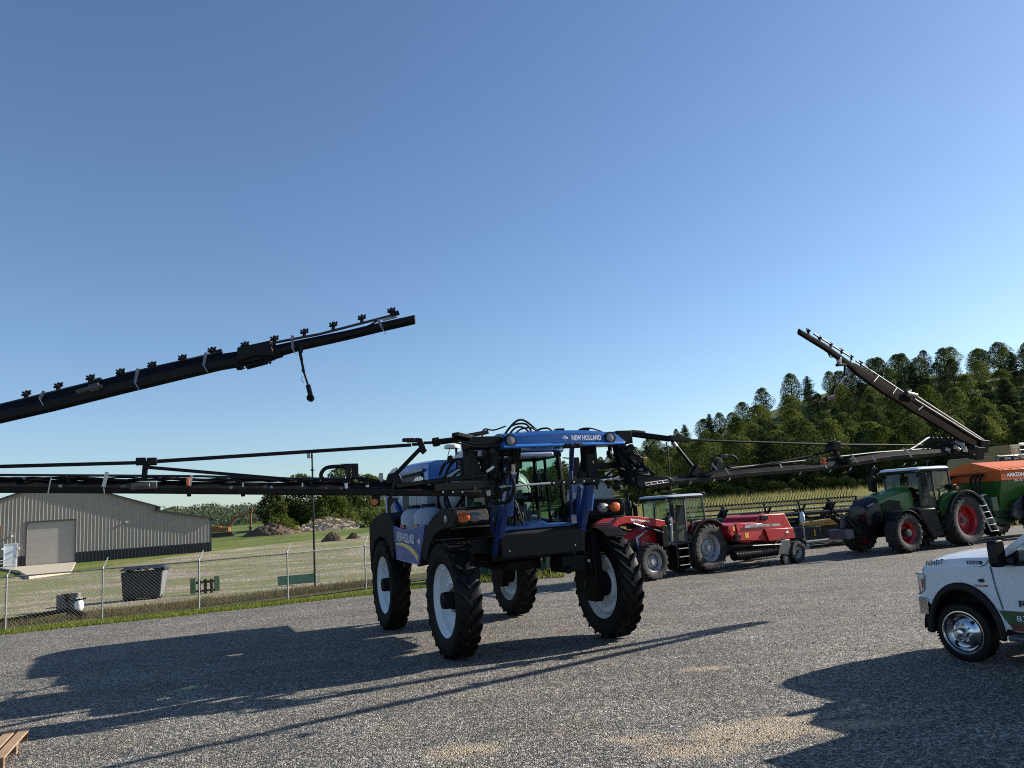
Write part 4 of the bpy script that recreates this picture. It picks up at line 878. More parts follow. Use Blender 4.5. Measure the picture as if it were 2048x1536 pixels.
for k in range(26):
    s = -1 if k % 2 else 1; lo_ = .85 if s < 0 else 1.3; a = V((r.uniform(3.4, 3.9), s * r.uniform(lo_, 1.5), r.uniform(3.45, 3.7))); b2 = V((r.uniform(3.2, 3.8), s * r.uniform(lo_, 1.6), r.uniform(2.6 if s < 0 else 3.0, 3.15))); m_ = a.lerp(b2, .5) + V((r.uniform(0, .2), s * r.uniform(.0, .25), -.1)); mb.tube(spline([a, m_, b2], 7), r.uniform(.011, .02), 6)
for k in range(8):
    a = V((2.45, -.7 + .05 * k, 2.3)); mb.tube(spline([a, a + V((.25, r.uniform(-.1, .15), r.uniform(.15, .5))), a + V((.3, r.uniform(-.2, .3), -.2))], 6), .012, 5)
mb.islands('hydraulic_hose', HOSE, SP)
# looping hoses over the header
mb = MB()
for (a, m1, m2, b2, rad) in (((-.98, 3.6, 3.85), (-.72, 3.6, 4.12), (-.5, 3.55, 4.16), (-.18, 3.5, 3.93), .02), ((-.95, 3.55, 3.85), (-.74, 3.5, 4.07), (-.45, 3.5, 4.1), (-.3, 3.45, 3.9), .018), ((-.85, 3.6, 3.9), (-.7, 3.6, 4.03), (-.55, 3.6, 4.03), (-.42, 3.6, 3.92), .018), ((-.75, 3.62, 3.9), (-.6, 3.6, 4.0), (-.4, 3.6, 4.02), (-.2, 3.55, 3.93), .016), ((-.35, 3.6, 3.94), (-.2, 3.6, 4.0), (-.05, 3.6, 4.0), (.08, 3.55, 3.93), .018), ((-1.4, 3.7, 3.84), (-1.35, 3.7, 4.0), (-1.15, 3.65, 3.99), (-.9, 3.6, 4.06), .014), ((.55, 3.6, 3.95), (.68, 3.6, 3.99), (.85, 3.6, 3.98), (1.05, 3.6, 3.92), .014)):
    mb.tube(spline([U(*a), U(*m1), U(*m2), U(*b2)], 7), rad, 7)
mb.islands('header_hose', HOSE, SP)
mb = MB()
for (u, h) in ((.2, .05), (.72, .05)): mb.bx(3.45, 3.6, u - .07, u + .07, 3.95, 3.95 + h)
mb.build('roof_bracket', BLK, SP)

# --- booms. Each wing keeps its own vertical plane
PL, L0 = at(940, 978, 13.2), at(0, 970, 10.9); LO1, LO0 = at(829, 637, 9.7), at(0, 827, 9.3)
PR, HR, TR = at(1285, 965, 14.2), at(1962, 888, 18.8), at(1600, 661, 12.8)
def vplane(a, b):
    d = (b - a); d.z = 0; return V((-d.y, d.x, 0)).normalized()
class Wing:
    def __init__(s, a, b): s.a = V(a); s.n = vplane(V(a), V(b)); s.d = V((b - a)).normalized(); s.n = -s.n if s.n.y > 0 else s.n    # n faces the camera
    def p(s, px, py, off=0.0): return onplane(px, py, s.a + s.n * off, s.n)
    def l(s, px, py, off=0.0): return loc(s.p(px, py, off))
WLI, WLO, WRI, WRO = Wing(PL, L0), Wing(LO1, LO0), Wing(PR, HR), Wing(TR, HR)
nL = SPI.to_3x3()
def sec(W, px, y0, y1, depth, hexy=True):   # cross-section of a boom at photo column px between rows y0 (top) and y1
    t_ = W.p(px, y0); b_ = W.p(px, y1); m_ = t_.lerp(b_, .52); f = W.n * depth
    P_ = [t_ - f * .25, t_ + f * .05, m_ + f * .5, b_ + f * .45, b_ - f * .45, m_ - f * .5]
    return [loc(q) for q in P_]
def ext(W, pxa, ya, pxb, yb, k):           # extrapolate a photo line beyond its end
    a, b_ = W.p(pxa, ya), W.p(pxb, yb); return a + (b_ - a) * k
# left inner beam: photo columns 0..955, carried on past the frame edge to the fold joint
def beam(W, cols, depth, name, mat_=BOOMM, tail=None, parent=SP):
    mb = MB(); rings = [sec(W, *c, depth) for c in cols]
    if tail:
        a, b_ = rings[-2], rings[-1]; d_ = sum((q for q in b_), V()) / 6 - sum((q for q in a), V()) / 6; d_.normalize(); rings.append([q + d_ * tail for q in b_])
    mb.loft(rings); return mb.build(name, mat_, parent, .008, angle=20)
LB = beam(WLI, [(958, 974, 993), (760, 966, 991), (560, 965, 989.5), (300, 963, 987), (100, 961, 986), (0, 960.5, 985.5)], .24, 'inner_boom_beam', tail=3.7)
hingeL = ext(WLI, 958, 984, 0, 973, 1.0) + (ext(WLI, 958, 984, 0, 973, 1.0) - WLI.p(958, 984)).normalized() * 3.6
LOb = beam(WLO, [(830, 630, 645), (760, 645.5, 661), (690, 662, 678), (600, 680, 698), (552, 690, 712), (546, 686, 718), (500, 699, 728), (440, 708, 738), (360, 722, 757), (240, 750, 786), (100, 786, 821), (0, 809, 844)], .22, 'outer_boom_beam', dull('boom_navy', (.005, .0062, .0095), .4, .03, dirt=.15, dirtcol=(.014, .014, .016)), tail=4.2)
RB = beam(WRI, [(1262, 955, 973), (1300, 958, 976), (1480, 939, 955), (1640, 926, 941), (1780, 903, 921), (1890, 897, 911), (1955, 884, 902)], .20, 'inner_boom_beam', dull('boom_dusty', (.014, .014, .015), .45, .022, dirt=.6, dirtcol=(.05, .046, .04)))
ROb = beam(WRO, [(1598, 657, 668), (1650, 687, 700), (1702, 724, 738), (1712, 727, 748), (1760, 757, 783), (1808, 787, 812), (1818, 790, 820), (1870, 822, 850), (1920, 855, 881), (1972, 884, 903)], .07, 'outer_boom_beam', dull('boom_brown', (.0095, .0078, .007), .6, .005, dirt=.5, dirtcol=(.015, .012, .010)))
# fold joints
mb = MB(); hl = loc(hingeL); mb.box(hl + V((0, 0, -.05)), (.5, .5, .5)); mb.build('fold_joint', BLK, SP, .03)
mb = MB()
for px, py, sx_, sz_ in ((1957, 891, .3, .3), (1930, 898, .4, .22), (1905, 893, .3, .2), (1950, 905, .26, .3)): q = WRI.l(px, py); mb.box(q, (sx_, .4, sz_), (0, .3, .2))
for k in range(14): q = WRI.l(rnd.uniform(1895, 1970), rnd.uniform(882, 912), rnd.uniform(-.1, .25)); mb.box(q, (rnd.uniform(.05, .2), .08, rnd.uniform(.05, .14)), (rnd.random(), rnd.random(), rnd.random()))
fj = mb.build('fold_joint', BLK, SP, .015)
mb = MB()
for k in range(9): q = WRI.l(rnd.uniform(1895, 1960), rnd.uniform(884, 902), .3); mb.box(q, (.1, .03, .07), (rnd.random(), rnd.random(), rnd.random()))
mb.build('joint_plate', GALV, fj, .004)
def rod(W, pts, r_, name, m=BLK, n=8, off=0.0, sq=False, parent=SP):
    mb = MB(); P_ = [W.l(px, py, off) for px, py in pts]
    if sq:
        for a, b_ in zip(P_[:-1], P_[1:]): mb.bar(a, b_, r_ * 1.7, r_ * 2)
    else: mb.tube(P_, r_, n)
    return mb.build(name, m, parent)
# tension rods, links and struts of the left inner wing
mb = MB(); P_ = [WLI.l(290, 925), WLI.l(0, 933)]; P_.append(P_[1] + (P_[1] - P_[0]).normalized() * 3.4)
for a, b_ in zip(P_[:-1], P_[1:]): mb.bar(a, b_, .05, .05)
mb.build('tension_rod', BLK, SP, .006)
rod(WLI, [(294, 924), (822, 890)], .027, 'tension_rod', sq=True)
rod(WLI, [(300, 935), (560, 957), (640, 961)], .024, 'tension_rod', sq=True)
mb = MB()
for px, py, w, h in ((282, 923, .14, .11), (304, 923, .14, .11), (293, 930, .1, .12)): mb.box(WLI.l(px, py), (.1, w, h))
mb.bar(WLI.l(291, 928), WLI.l(288, 962), .06, .075); mb.build('rod_knuckle', BLK, SP, .012)
mb = MB()
mb.cyl(WLI.l(262, 973, .15), WLI.l(240, 974, .15), .025); mb.cyl(WLI.l(272, 973, .14), WLI.l(300, 972, .14), .05); mb.box(WLI.l(288, 972, .13), (.1, .35, .1)); mb.build('boom_actuator', mat('actuator_grey', (.08, .08, .078), .4, .5), SP, .01)
for k, (x0, y0, x1, y1, wd_, m) in enumerate(((102, 955, 96, 986, .012, GALV), (214, 944, 207, 974, .05, GALV), (207, 974, 209, 988, .012, GALV), (384, 950, 379, 972, .04, GALV), (605, 966, 605, 974, .02, GALV), (692, 966, 693, 977, .05, GALV), (486, 966, 486, 974, .02, GALV), (790, 957, 778, 1010, .05, BLK))):
    mb = MB(); a, b_ = WLI.l(x0, y0, .13), WLI.l(x1, y1, .14); mb.bar(a, b_, wd_, .012, (1, 0, 0)); mb.build('boom_strap', m, SP)
for px, py, m in ((462, 975, INKG), (530, 973, mat('rust_mark', (.2, .09, .05), .6)), (543, 974, INKG), (652, 976, mat('rust_mark', (), 0)), (683, 976.5, mat('rust_mark', (), 0)), (735, 972, INKW), (120, 972, INKG)):
    mb = MB(); mb.bar(WLI.l(px - 3, py, .128), WLI.l(px + 3, py, .128), .006, .035); mb.build('boom_sticker', m, SP)
mb = MB(); mb.box(WLI.l(376, 964, .16), (.03, .05, .11)); mb.build('marker_light', AMBER, SP, .008)
mb = MB(); mb.box(WLI.l(752, 1002, .05), (.08, .12, .16)); mb.bar(WLI.l(748, 990), WLI.l(750, 1002, .02), .05, .05); ml = mb.build('marker_bracket', BLK, SP, .008)
mb = MB(); mb.cyl(WLI.l(749, 1004, .08), WLI.l(749, 1004, .13), .05, n=14); mb.build('marker_lens', AMBER, ml)
mb = MB(); mb.box(WLI.l(762, 955, .02), (.08, .06, .14)); mb.build('boom_reflector', INKG, SP, .01)
rod(WLI, [(762, 994), (800, 994)], .014, 'boom_stay', GALV, off=.1)
for px in (378, 486, 599): mb = MB(); mb.cyl(WLI.l(px, 987), WLI.l(px, 993), .03, n=8); mb.build('boom_foot', BLK, SP)
# spray pipe and slack cables on the inner wing
mb = MB(); P_ = [WLI.l(690, 957), WLI.l(560, 957), WLI.l(400, 952.5), WLI.l(200, 951), WLI.l(0, 950)]; P_.append(P_[-1] + (P_[-1] - P_[-2]).normalized() * 3.3); mb.tube(P_, .018, 8); mb.build('spray_pipe', mat('pipe_grey', (.045, .05, .05), .45, .2), SP)
mb = MB()
for k in range(5):
    r = random.Random(50 + k); pts = []
    for i, px in enumerate(range(-6, 740, 34)):
        pts.append(WLI.l(px, 957 + 2.8 * math.sin(i * 1.05 + k * 1.7) + r.uniform(-1.6, 1.6) + .006 * max(px, 0), r.uniform(-.06, .08)))
    mb.tube(spline(pts, 4), .012 if k else .018, 6)
mb.islands('boom_cable', HOSE, SP)
mb = MB(); mb.tube(spline([WLI.l(690, 961), WLI.l(652, 960), WLI.l(642, 952), WLI.l(647, 940), WLI.l(660, 934), WLI.l(690, 932.5), WLI.l(706, 932)], 6), .032, 10); mb.build('hose_loop', HOSE, SP)
mb = MB()
for x in (697, 708, 712): mb.bar(WLI.l(x, 932), WLI.l(x, 958), .07, .07)
mb.bar(WLI.l(688, 932.5), WLI.l(716, 932), .07, .08)
for x in (685, 691, 696, 702, 707): mb.bar(WLI.l(x, 929), WLI.l(x, 935), .02, .09)
mb.build('valve_manifold', BLKP, SP, .012)
mb = MB(); mb.tube(spline([WLI.l(716, 957), WLI.l(745, 962), WLI.l(775, 965)], 5), .035, 8); mb.build('boom_pipe', BLK, SP)
# link between header frame and left rod
mb = MB(); A_ = WLI.l(842, 887); mb.box(WLI.l(817, 880), (.08, .2, .06)); mb.bar(WLI.l(814, 881), WLI.l(840, 880), .06, .07); mb.bar(WLI.l(838, 878), WLI.l(848, 905), .07, .09); mb.bar(WLI.l(842, 886), WLI.l(868, 885), .045, .045); mb.bar(WLI.l(843, 898), WLI.l(850, 905), .08, .09); mb.bar(WLI.l(824, 889), WLI.l(842, 888), .05, .05); mb.build('rod_linkage', BLK, SP, .01)
FT = U(-1.9, 3.9, 3.88); mb = MB(); mb.cyl(WLI.l(868, 885), U(-1.62, 3.7, 3.86), .05, n=12); mb.cyl(WLI.l(866, 885), WLI.l(878, 883), .075, n=12); mb.bar(U(-1.75, 3.75, 3.88), U(-1.3, 3.7, 3.95), .14, .07); mb.build('fold_cylinder', BLK, SP, .006)
mb = MB(); mb.tube(spline([WLI.l(880, 880, .1), WLI.l(915, 886, .1), U(-1.6, 3.95, 3.68), U(-1.25, 3.98, 3.7), U(-1.0, 3.95, 3.88)], 6), .014, 6); mb.tube(spline([WLI.l(872, 880, .1), WLI.l(905, 880, .1), U(-1.5, 3.95, 3.72), U(-1.1, 3.95, 3.8)], 6), .012, 6); mb.islands('hydraulic_hose', HOSE, SP)
rod(WLI, [(840, 898), (792, 948)], .035, 'boom_strut')
mb = MB(); mb.plate([WLI.l(770, 968), WLI.l(776, 948), WLI.l(795, 945), WLI.l(806, 968)], nL @ WLI.n, .08); mb.build('strut_bracket', BLK, SP, .01)
mb = MB(); mb.bar(WLI.l(790, 972, .1), U(-1.45, 3.8, 3.2), .1, .08); mb.bar(WLI.l(865, 976, .1), U(-1.4, 3.85, 3.05), .16, .14); mb.bar(WLI.l(940, 985), U(-1.3, 3.7, 2.95), .2, .2); mb.build('boom_root', BLK, SP, .015)
for x in (886, 906, 925): mb = MB(); mb.cyl(WLI.l(x, 984, .13), WLI.l(x, 984, .17), .018, n=8); mb.build('boom_bolt', STEEL, SP)
mb = MB(); mb.tube(spline([U(-1.05, 3.9, 3.3), U(-1.0, 4.05, 3.0), U(-1.1, 4.05, 2.75), U(-1.3, 3.95, 2.72), U(-1.45, 3.9, 2.8)], 7), .03, 8); mb.islands('hydraulic_hose', HOSE, SP)

# nozzle bodies: clustered turret with small arms, on the folded-over outer wings
NOZ = dull('nozzle_black', (.009, .009, .01), .4, .03)
def nozzle(W, px, py, sc=1.0, flip=1):
    q = W.l(px, py); d_ = (nL @ W.d).normalized(); up = V((0, 0, 1)); mb = MB(); s = sc
    mb.ball(q, .036 * s, (1, 1, 1), 10, 6); mb.cyl(q + up * .055 * s, q - up * .06 * s, .024 * s, n=8); mb.cyl(q - d_ * .06 * s, q + d_ * .065 * s, .02 * s, n=8)
    mb.bar(q - up * .02 * s, q - up * .085 * s + d_ * .01, .03 * s, .05 * s); mb.cyl(q + nL @ W.n * .01, q + nL @ W.n * .06 * s, .022 * s, n=8); mb.cyl(q + up * .02 * s + d_ * .03 * s, q + up * .05 * s + d_ * .062 * s, .014 * s, n=6); mb.cyl(q + up * .02 * s - d_ * .03 * s, q + up * .045 * s - d_ * .06 * s, .014 * s, n=6)
    return mb.build('spray_nozzle', NOZ, SP)
for px, py in ((53, 788), (117, 772), (181, 756), (241, 744), (304, 730), (365, 716), (424, 701), (490, 690), (549, 678), (609, 664), (667, 650), (724, 636), (783, 622)): nozzle(WLO, px, py + .5, .82)
P_ = [WLO.l(798, 627), WLO.l(760, 637), WLO.l(640, 668), WLO.l(540, 687), WLO.l(490, 697)]
mb = MB(); mb.tube(P_, .017, 8); mb.build('spray_pipe', mat('pipe_grey', (.045, .05, .05), .45, .2), SP)
mb = MB(); mb.tube([WLO.l(443, 704), WLO.l(365, 722), WLO.l(240, 750)], .017, 8); mb.build('spray_pipe', mat('pipe_grey', (), 0), SP)
mb = MB(); a = WLO.l(200, 761); b_ = WLO.l(0, 810); mb.tube([a, b_, b_ + (b_ - a).normalized() * 3.5], .017, 8); mb.build('spray_pipe', mat('pipe_grey', (), 0), SP)
mb = MB()
for x0, y0, x1, y1 in ((430, 706, 444, 702), (186, 764, 203, 759), (783, 630, 798, 625)): mb.bar(WLO.l(x0, y0), WLO.l(x1, y1), .05, .05)
mb.tube(spline([WLO.l(244, 749), WLO.l(236, 752), WLO.l(236, 762)], 4), .025, 6); mb.build('pipe_coupling', NOZ, SP, .008)
for x0, y0, x1, y1 in ((88, 782, 79, 798), (276, 737, 270, 766), (412, 705, 407, 731), (585, 671, 585, 697), (756, 638, 764, 656)):
    mb = MB(); mb.bar(WLO.l(x0, y0, .115), WLO.l(x1, y1, .125), .035, .01, (1, 0, 0)); mb.build('boom_strap', mat('dull_plate', (.16, .16, .17), .4, .6), SP)
    mb = MB(); mb.bar(WLO.l(x1, y1, .125), WLO.l(x1 + 8, y1 + 13, .12), .008, .006, (1, 0, 0)); mb.build('cable_tie', STEEL, SP)
mb = MB(); mb.cyl(WLO.l(154, 784, .1), WLO.l(180, 777, .12), .03); mb.cyl(WLO.l(180, 777, .12), WLO.l(198, 773, .12), .05); mb.cyl(WLO.l(198, 774, .12), WLO.l(206, 772, .12), .025); mb.build('boom_actuator', mat('actuator_grey', (), 0), SP, .006)
# breakaway joint of the left outer wing with its spring, drop camera arm
mb = MB(); mb.plate([WLO.l(480, 699, .02), WLO.l(545, 685, .02), WLO.l(552, 714, .02), WLO.l(515, 716, .02), WLO.l(478, 727, .02)], nL @ WLO.n, .13); mb.plate([WLO.l(530, 708, .1), WLO.l(546, 692, .1), WLO.l(553, 716, .1)], nL @ WLO.n, .03); mb.bar(WLO.l(471, 718, .1), WLO.l(481, 738, .1), .03, .03); mb.cyl(WLO.l(476, 736, .06), WLO.l(484, 735, .14), .03, n=10); mb.build('breakaway_joint', BLK, SP, .01)
mb = MB(); a, b_ = WLO.l(494, 733, .1), WLO.l(535, 722, .1); ax_ = (b_ - a).normalized(); e1 = ax_.cross(V((0, 0, 1))).normalized(); e2 = ax_.cross(e1)
mb.tube([a.lerp(b_, k / 160) + e1 * .035 * math.cos(k * .75) + e2 * .035 * math.sin(k * .75) for k in range(161)], .0075, 5); mb.cyl(a, b_, .02, n=8)
mb.tube([WLO.l(489, 732, .1) + V((.0, 0, 0)) + nL @ WLO.d * .03 * math.cos(k) + V((0, 0, 1)) * .03 * math.sin(k) for k in [2 * PI * j / 12 for j in range(13)]], .007, 5)
mb.tube(spline([WLO.l(536, 722, .1), WLO.l(541, 727, .1), WLO.l(544, 720, .1), WLO.l(566, 713, .1)], 5), .01, 5); mb.build('breakaway_spring', BLK, SP)
mb = MB(); mb.bar(WLO.l(599, 699, .06), WLO.l(603, 720, .06), .03, .035); mb.bar(WLO.l(603, 720, .06), WLO.l(608, 745, .06), .025, .03); mb.tube([WLO.l(607, 742, .06), WLO.l(617, 772, .06)], .014, 8); mb.bar(WLO.l(616, 770, .06), WLO.l(621, 790, .06), .045, .055); mb.box(WLO.l(606, 738, .09), (.03, .03, .07)); mb.tube(spline([WLO.l(605, 752, .06), WLO.l(603, 760, .06), WLO.l(608, 766, .06)], 4), .004, 4); mb.tube([WLO.l(602, 690, .1), WLO.l(601, 705, .1)], .03, 6); ca = mb.build('sensor_arm', BLK, SP, .006)
mb = MB(); mb.lathe([(.03, -.03), (.045, -.03), (.045, .03), (.03, .03)], WLO.l(621, 796, .06), nL @ WLO.n, 18); mb.ball(WLO.l(621, 796, .06), .03); mb.build('ground_sensor', NOZ, ca)
mb = MB(); mb.tube(spline([WLO.l(650, 679), WLO.l(672, 681, .08), WLO.l(700, 675, .08), WLO.l(716, 668)], 6), .008, 5); mb.tube(spline([WLO.l(756, 640), WLO.l(740, 650), WLO.l(720, 659)], 4), .012, 5); mb.islands('boom_cable', HOSE, SP)
mb = MB(); mb.bar(WLO.l(765, 640), WLO.l(793, 633), .02, .03); mb.build('tip_plate', GREYM, SP)

# right inner wing: rods, hoses, straps
rod(WRI, [(1375, 880), (1666, 889), (1925, 891)], .024, 'tension_rod')
rod(WRI, [(1300, 965, ), (1560, 924), (1660, 903), (1668, 896)], .022, 'tension_rod')
rod(WRI, [(1460, 936), (1600, 922), (1750, 905), (1860, 897)], .018, 'spray_pipe', mat('pipe_grey', (), 0))
mb = MB(); mb.cyl(U(1.5, 3.75, 3.86), WRI.l(1340, 878), .055, n=12); mb.bar(WRI.l(1338, 876), WRI.l(1378, 880), .1, .1); mb.cyl(WRI.l(1345, 872), WRI.l(1347, 884), .05); mb.cyl(WRI.l(1364, 872), WRI.l(1366, 884), .05); mb.build('fold_cylinder', BLK, SP, .01)
rod(WRI, [(1346, 884), (1384, 932)], .035, 'boom_strut'); rod(WRI, [(1346, 884), (1352, 893)], .045, 'strut_sleeve', STEEL)
mb = MB(); mb.plate([WRI.l(1375, 952), WRI.l(1388, 930), WRI.l(1396, 934), WRI.l(1390, 950)], nL @ WRI.n, .1); mb.build('strut_bracket', BLK, SP, .01)
mb = MB(); mb.plate([WRI.l(1268, 950, .1), WRI.l(1328, 952, .14), WRI.l(1341, 960, .14), WRI.l(1335, 965, .14), WRI.l(1290, 966, .12), WRI.l(1278, 978, .1), WRI.l(1268, 972, .1)], nL @ WRI.n, .1)
mb.bar(U(1.4, 3.75, 3.1), WRI.l(1290, 962), .24, .26); mb.build('boom_root', BLK, SP, .015)
mb = MB(); P_ = [(1290, 966), (1335, 960), (1338, 964), (1292, 971)]; mb.tube([WRI.l(*q, .24) for q in P_ + P_[:1]], .009, 5)
for k in range(1, 4): mb.tube([WRI.l(1290 + 45 * k / 4, 966 - 6 * k / 4, .24), WRI.l(1292 + 46 * k / 4, 971 - 7 * k / 4, .24)], .009, 5)
mb.build('step_grate', GALV, SP)
mb = MB(); mb.tube(spline([U(1.5, 3.9, 3.25), WRI.l(1290, 935, .2), WRI.l(1309, 948, .2)], 6), .03, 8); mb.tube(spline([U(1.45, 3.9, 3.55), U(1.7, 3.9, 3.3), U(1.62, 3.9, 2.9), U(1.5, 3.85, 2.55)], 7), .025, 8); mb.tube(spline([U(1.4, 3.95, 3.5), U(1.6, 3.95, 3.42), U(1.8, 3.9, 3.5), U(1.95, 3.85, 3.62)], 6), .012, 6); mb.tube(spline([U(.75, 3.95, 3.0), U(.95, 3.98, 3.14), U(1.15, 3.95, 3.2), U(1.35, 3.9, 3.12)], 6), .02, 7); mb.islands('hydraulic_hose', HOSE, SP)
mb = MB(); mb.box(U(1.72, 3.9, 3.32), (.06, .07, .14), (0, .3, 0)); mb.build('hose_tag', mat('brass_tag', (.4, .26, .06), .4, .5), SP, .008)
r = random.Random(9); mb = MB(); mb2 = MB()
for k in range(16):
    a = U(r.uniform(1.3, 1.75), r.uniform(3.75, 3.95), r.uniform(3.2, 3.6)); d_ = V((r.uniform(-.05, .05), r.uniform(.05, .2), r.uniform(-.25, -.08))); (mb if k % 4 else mb2).cyl(a, a + d_, r.uniform(.018, .035), n=8)
mb.islands('hydraulic_pipe', BLK, SP); mb2.islands('pipe_fitting', STEEL, SP)
mb = MB(); mb.plate([WRI.l(1400, 951, .05), WRI.l(1422, 940, .05), WRI.l(1428, 921, .05), WRI.l(1438, 922, .05), WRI.l(1440, 938, .05), WRI.l(1410, 953, .05)], nL @ WRI.n, .1); mb.bar(WRI.l(1424, 918), WRI.l(1436, 920), .1, .08); mb.bar(WRI.l(1436, 916), WRI.l(1437, 935), .1, .1); mb.bar(WRI.l(1438, 913), WRI.l(1453, 913), .08, .09); mb.build('valve_manifold', BLKP, SP, .012)
mb = MB(); mb.tube(spline([WRI.l(1452, 912), WRI.l(1465, 911), WRI.l(1474, 920), WRI.l(1470, 930), WRI.l(1455, 934)], 6), .022, 8); mb.build('hose_loop', HOSE, SP)
for x0, y0, x1, y1 in ((1424, 928, 1434, 939), (1450, 936, 1458, 948), (1701, 908, 1716, 925), (1743, 912, 1751, 922), (1806, 896, 1824, 914), (1812, 898, 1822, 912), (1650, 930, 1654, 936), (1892, 894, 1900, 906), (1560, 928, 1564, 936)):
    mb = MB(); mb.bar(WRI.l(x0, y0, .17), WRI.l(x1, y1, .19), .04, .012, (1, 0, 0)); mb.build('boom_strap', mat('dull_plate', (), 0), SP)
for x in (1380, 1427, 1458, 1600, 1660, 1700, 1747, 1808, 1830): mb = MB(); yb = 955 - (x - 1480) * .085; mb.tube(spline([WRI.l(x + 2, yb - 1, .1), WRI.l(x, yb + 3, .12), WRI.l(x - 3, yb + 5, .1)], 4), .008, 5); mb.build('boom_hook', GALV, SP)
mb = MB(); mb.box(WRI.l(1666, 893), (.25, .22, .2)); mb.bar(WRI.l(1668, 896), WRI.l(1682, 926), .08, .1); mb.box(WRI.l(1690, 924, .15), (.3, .12, .14)); mb.build('rod_knuckle', BLK, SP, .02)
mb = MB(); mb.box(WRI.l(1646, 922, .2), (.1, .06, .12), (0, .4, 0)); mb.build('marker_light', AMBER, SP, .01)
mb = MB(); mb.tube(spline([WRI.l(1820, 899), WRI.l(1838, 888), WRI.l(1854, 877), WRI.l(1862, 876)], 5), .025, 8); mb.build('boom_pipe', GALV, SP)
mb = MB()
for x in (1862, 1870, 1878, 1892, 1900, 1908): mb.box(WRI.l(x, 879 + .03 * (x - 1862)), (.12, .1, .12))
mb.islands('valve_manifold', BLKP, SP, bevel=.02)
# right outer wing
for px, py in ((1616, 661), (1638.5, 675), (1660.5, 688), (1682, 700.5), (1702, 713), (1721, 725), (1739, 734), (1757.5, 744), (1775, 755)): nozzle(WRO, px, py + 1, .72)
for a, b_ in (((1628, 668), (1704, 716)), ((1712, 722), (1806, 784))): mb = MB(); mb.tube([WRO.l(*a), WRO.l(*b_)], .015, 8); mb.build('spray_pipe', mat('pipe_grey', (), 0), SP)
for a, b_ in (((1829, 798), (1976, 889)), ((1834, 793), (1978, 887))): mb = MB(); mb.tube([WRO.l(*a, .06), WRO.l(*b_, .06)], .018, 8); mb.build('wing_rail', mat('rail_alu', (.22, .2, .19), .6, 0), SP)
mb = MB(); mb.cyl(WRO.l(1812, 786, .1), WRO.l(1832, 791, .1), .05, n=12); mb.box(WRO.l(1812, 785), (.2, .1, .08)); mb.build('boom_actuator', mat('actuator_grey', (), 0), SP, .01)
mb = MB(); mb.bar(WRO.l(1680, 713), WRO.l(1678, 728), .05, .05); mb.bar(WRO.l(1674, 730), WRO.l(1691, 729), .06, .05); mb.bar(WRO.l(1690, 729), WRO.l(1689, 752), .035, .035); mb.tube([WRO.l(1689, 752), WRO.l(1666, 784)], .016, 6); mb.bar(WRO.l(1666, 782), WRO.l(1667, 796), .05, .05); mb.bar(WRO.l(1667, 793), WRO.l(1650, 799), .07, .07); sa = mb.build('sensor_arm', BLK, SP, .006)
mb = MB(); mb.tube(spline([WRO.l(1699, 733), WRO.l(1694, 755), WRO.l(1690, 785)], 5), .006, 5); mb.tube(spline([WRO.l(1656, 705), WRO.l(1661, 714), WRO.l(1670, 712)], 5), .012, 5); mb.islands('boom_cable', HOSE, SP)
mb = MB(); mb.box(WRO.l(1678, 722), (.07, .06, .12)); mb.build('sensor_plate', INKG, sa, .006)
for x0, y0, x1, y1 in ((1700, 718, 1704, 730), (1757, 752, 1748, 763), (1793, 776, 1786, 787), (1846, 812, 1837, 820)): mb = MB(); mb.bar(WRO.l(x0, y0, .09), WRO.l(x1, y1, .1), .012, .01, (1, 0, 0)); mb.build('boom_strap', mat('dull_plate', (), 0), SP)
# grey spray tube across the front of the machine
mb = MB(); mb.tube([U(-1.25, 4.0, 2.985), U(-.36, 4.02, 3.0), U(-.3, 4.02, 3.0)], .02, 8); mb.build('spray_pipe', GREYM, SP)
mb = MB(); mb.bar(U(-.36, 4.0, 3.01), U(.7, 4.0, 3.01), .04, .085); mb.build('front_rail', BLKP, SP, .01)
mb = MB()
for k in range(6): mb.box(U(-.25 + k * .2, 4.03, 3.0), (.03, .03, .03))
mb.cyl(U(.7, 4, 3.01), U(1.25, 3.9, 3.02), .02, n=8); mb.islands('rail_fitting', STEEL, SP, bevel=.004)
for u in (-1.1, .62, .86, 1.05): 
    mb = MB(); q = U(u, 4.0, 2.95); mb.ball(q, .045); mb.cyl(q, q - V((0, 0, .1)), .025, n=8); mb.cyl(q - V((0, .05, 0)), q + V((0, .05, 0)), .02, n=8); mb.build('spray_nozzle', NOZ, SP)
# ================================================================ tractors and implements
class Local:
    """photo survey in a machine's own frame"""
    def __init__(s, root, o, f):
        s.o = V((o[0], o[1], 0)); s.f = V((f[0], f[1], 0)).normalized(); s.r = V((-s.f.y, s.f.x, 0)); s.M = (Matrix.Translation(s.o) @ Matrix.Rotation(math.atan2(s.f.y, s.f.x), 4, 'Z')).inverted()
def rootat(name, o, f, lab, cat, group=None):
    f = V((f[0], f[1], 0)).normalized(); e = empty(name, (o[0], o[1], 0), math.atan2(f.y, f.x)); tag(e, lab, cat, group); return e

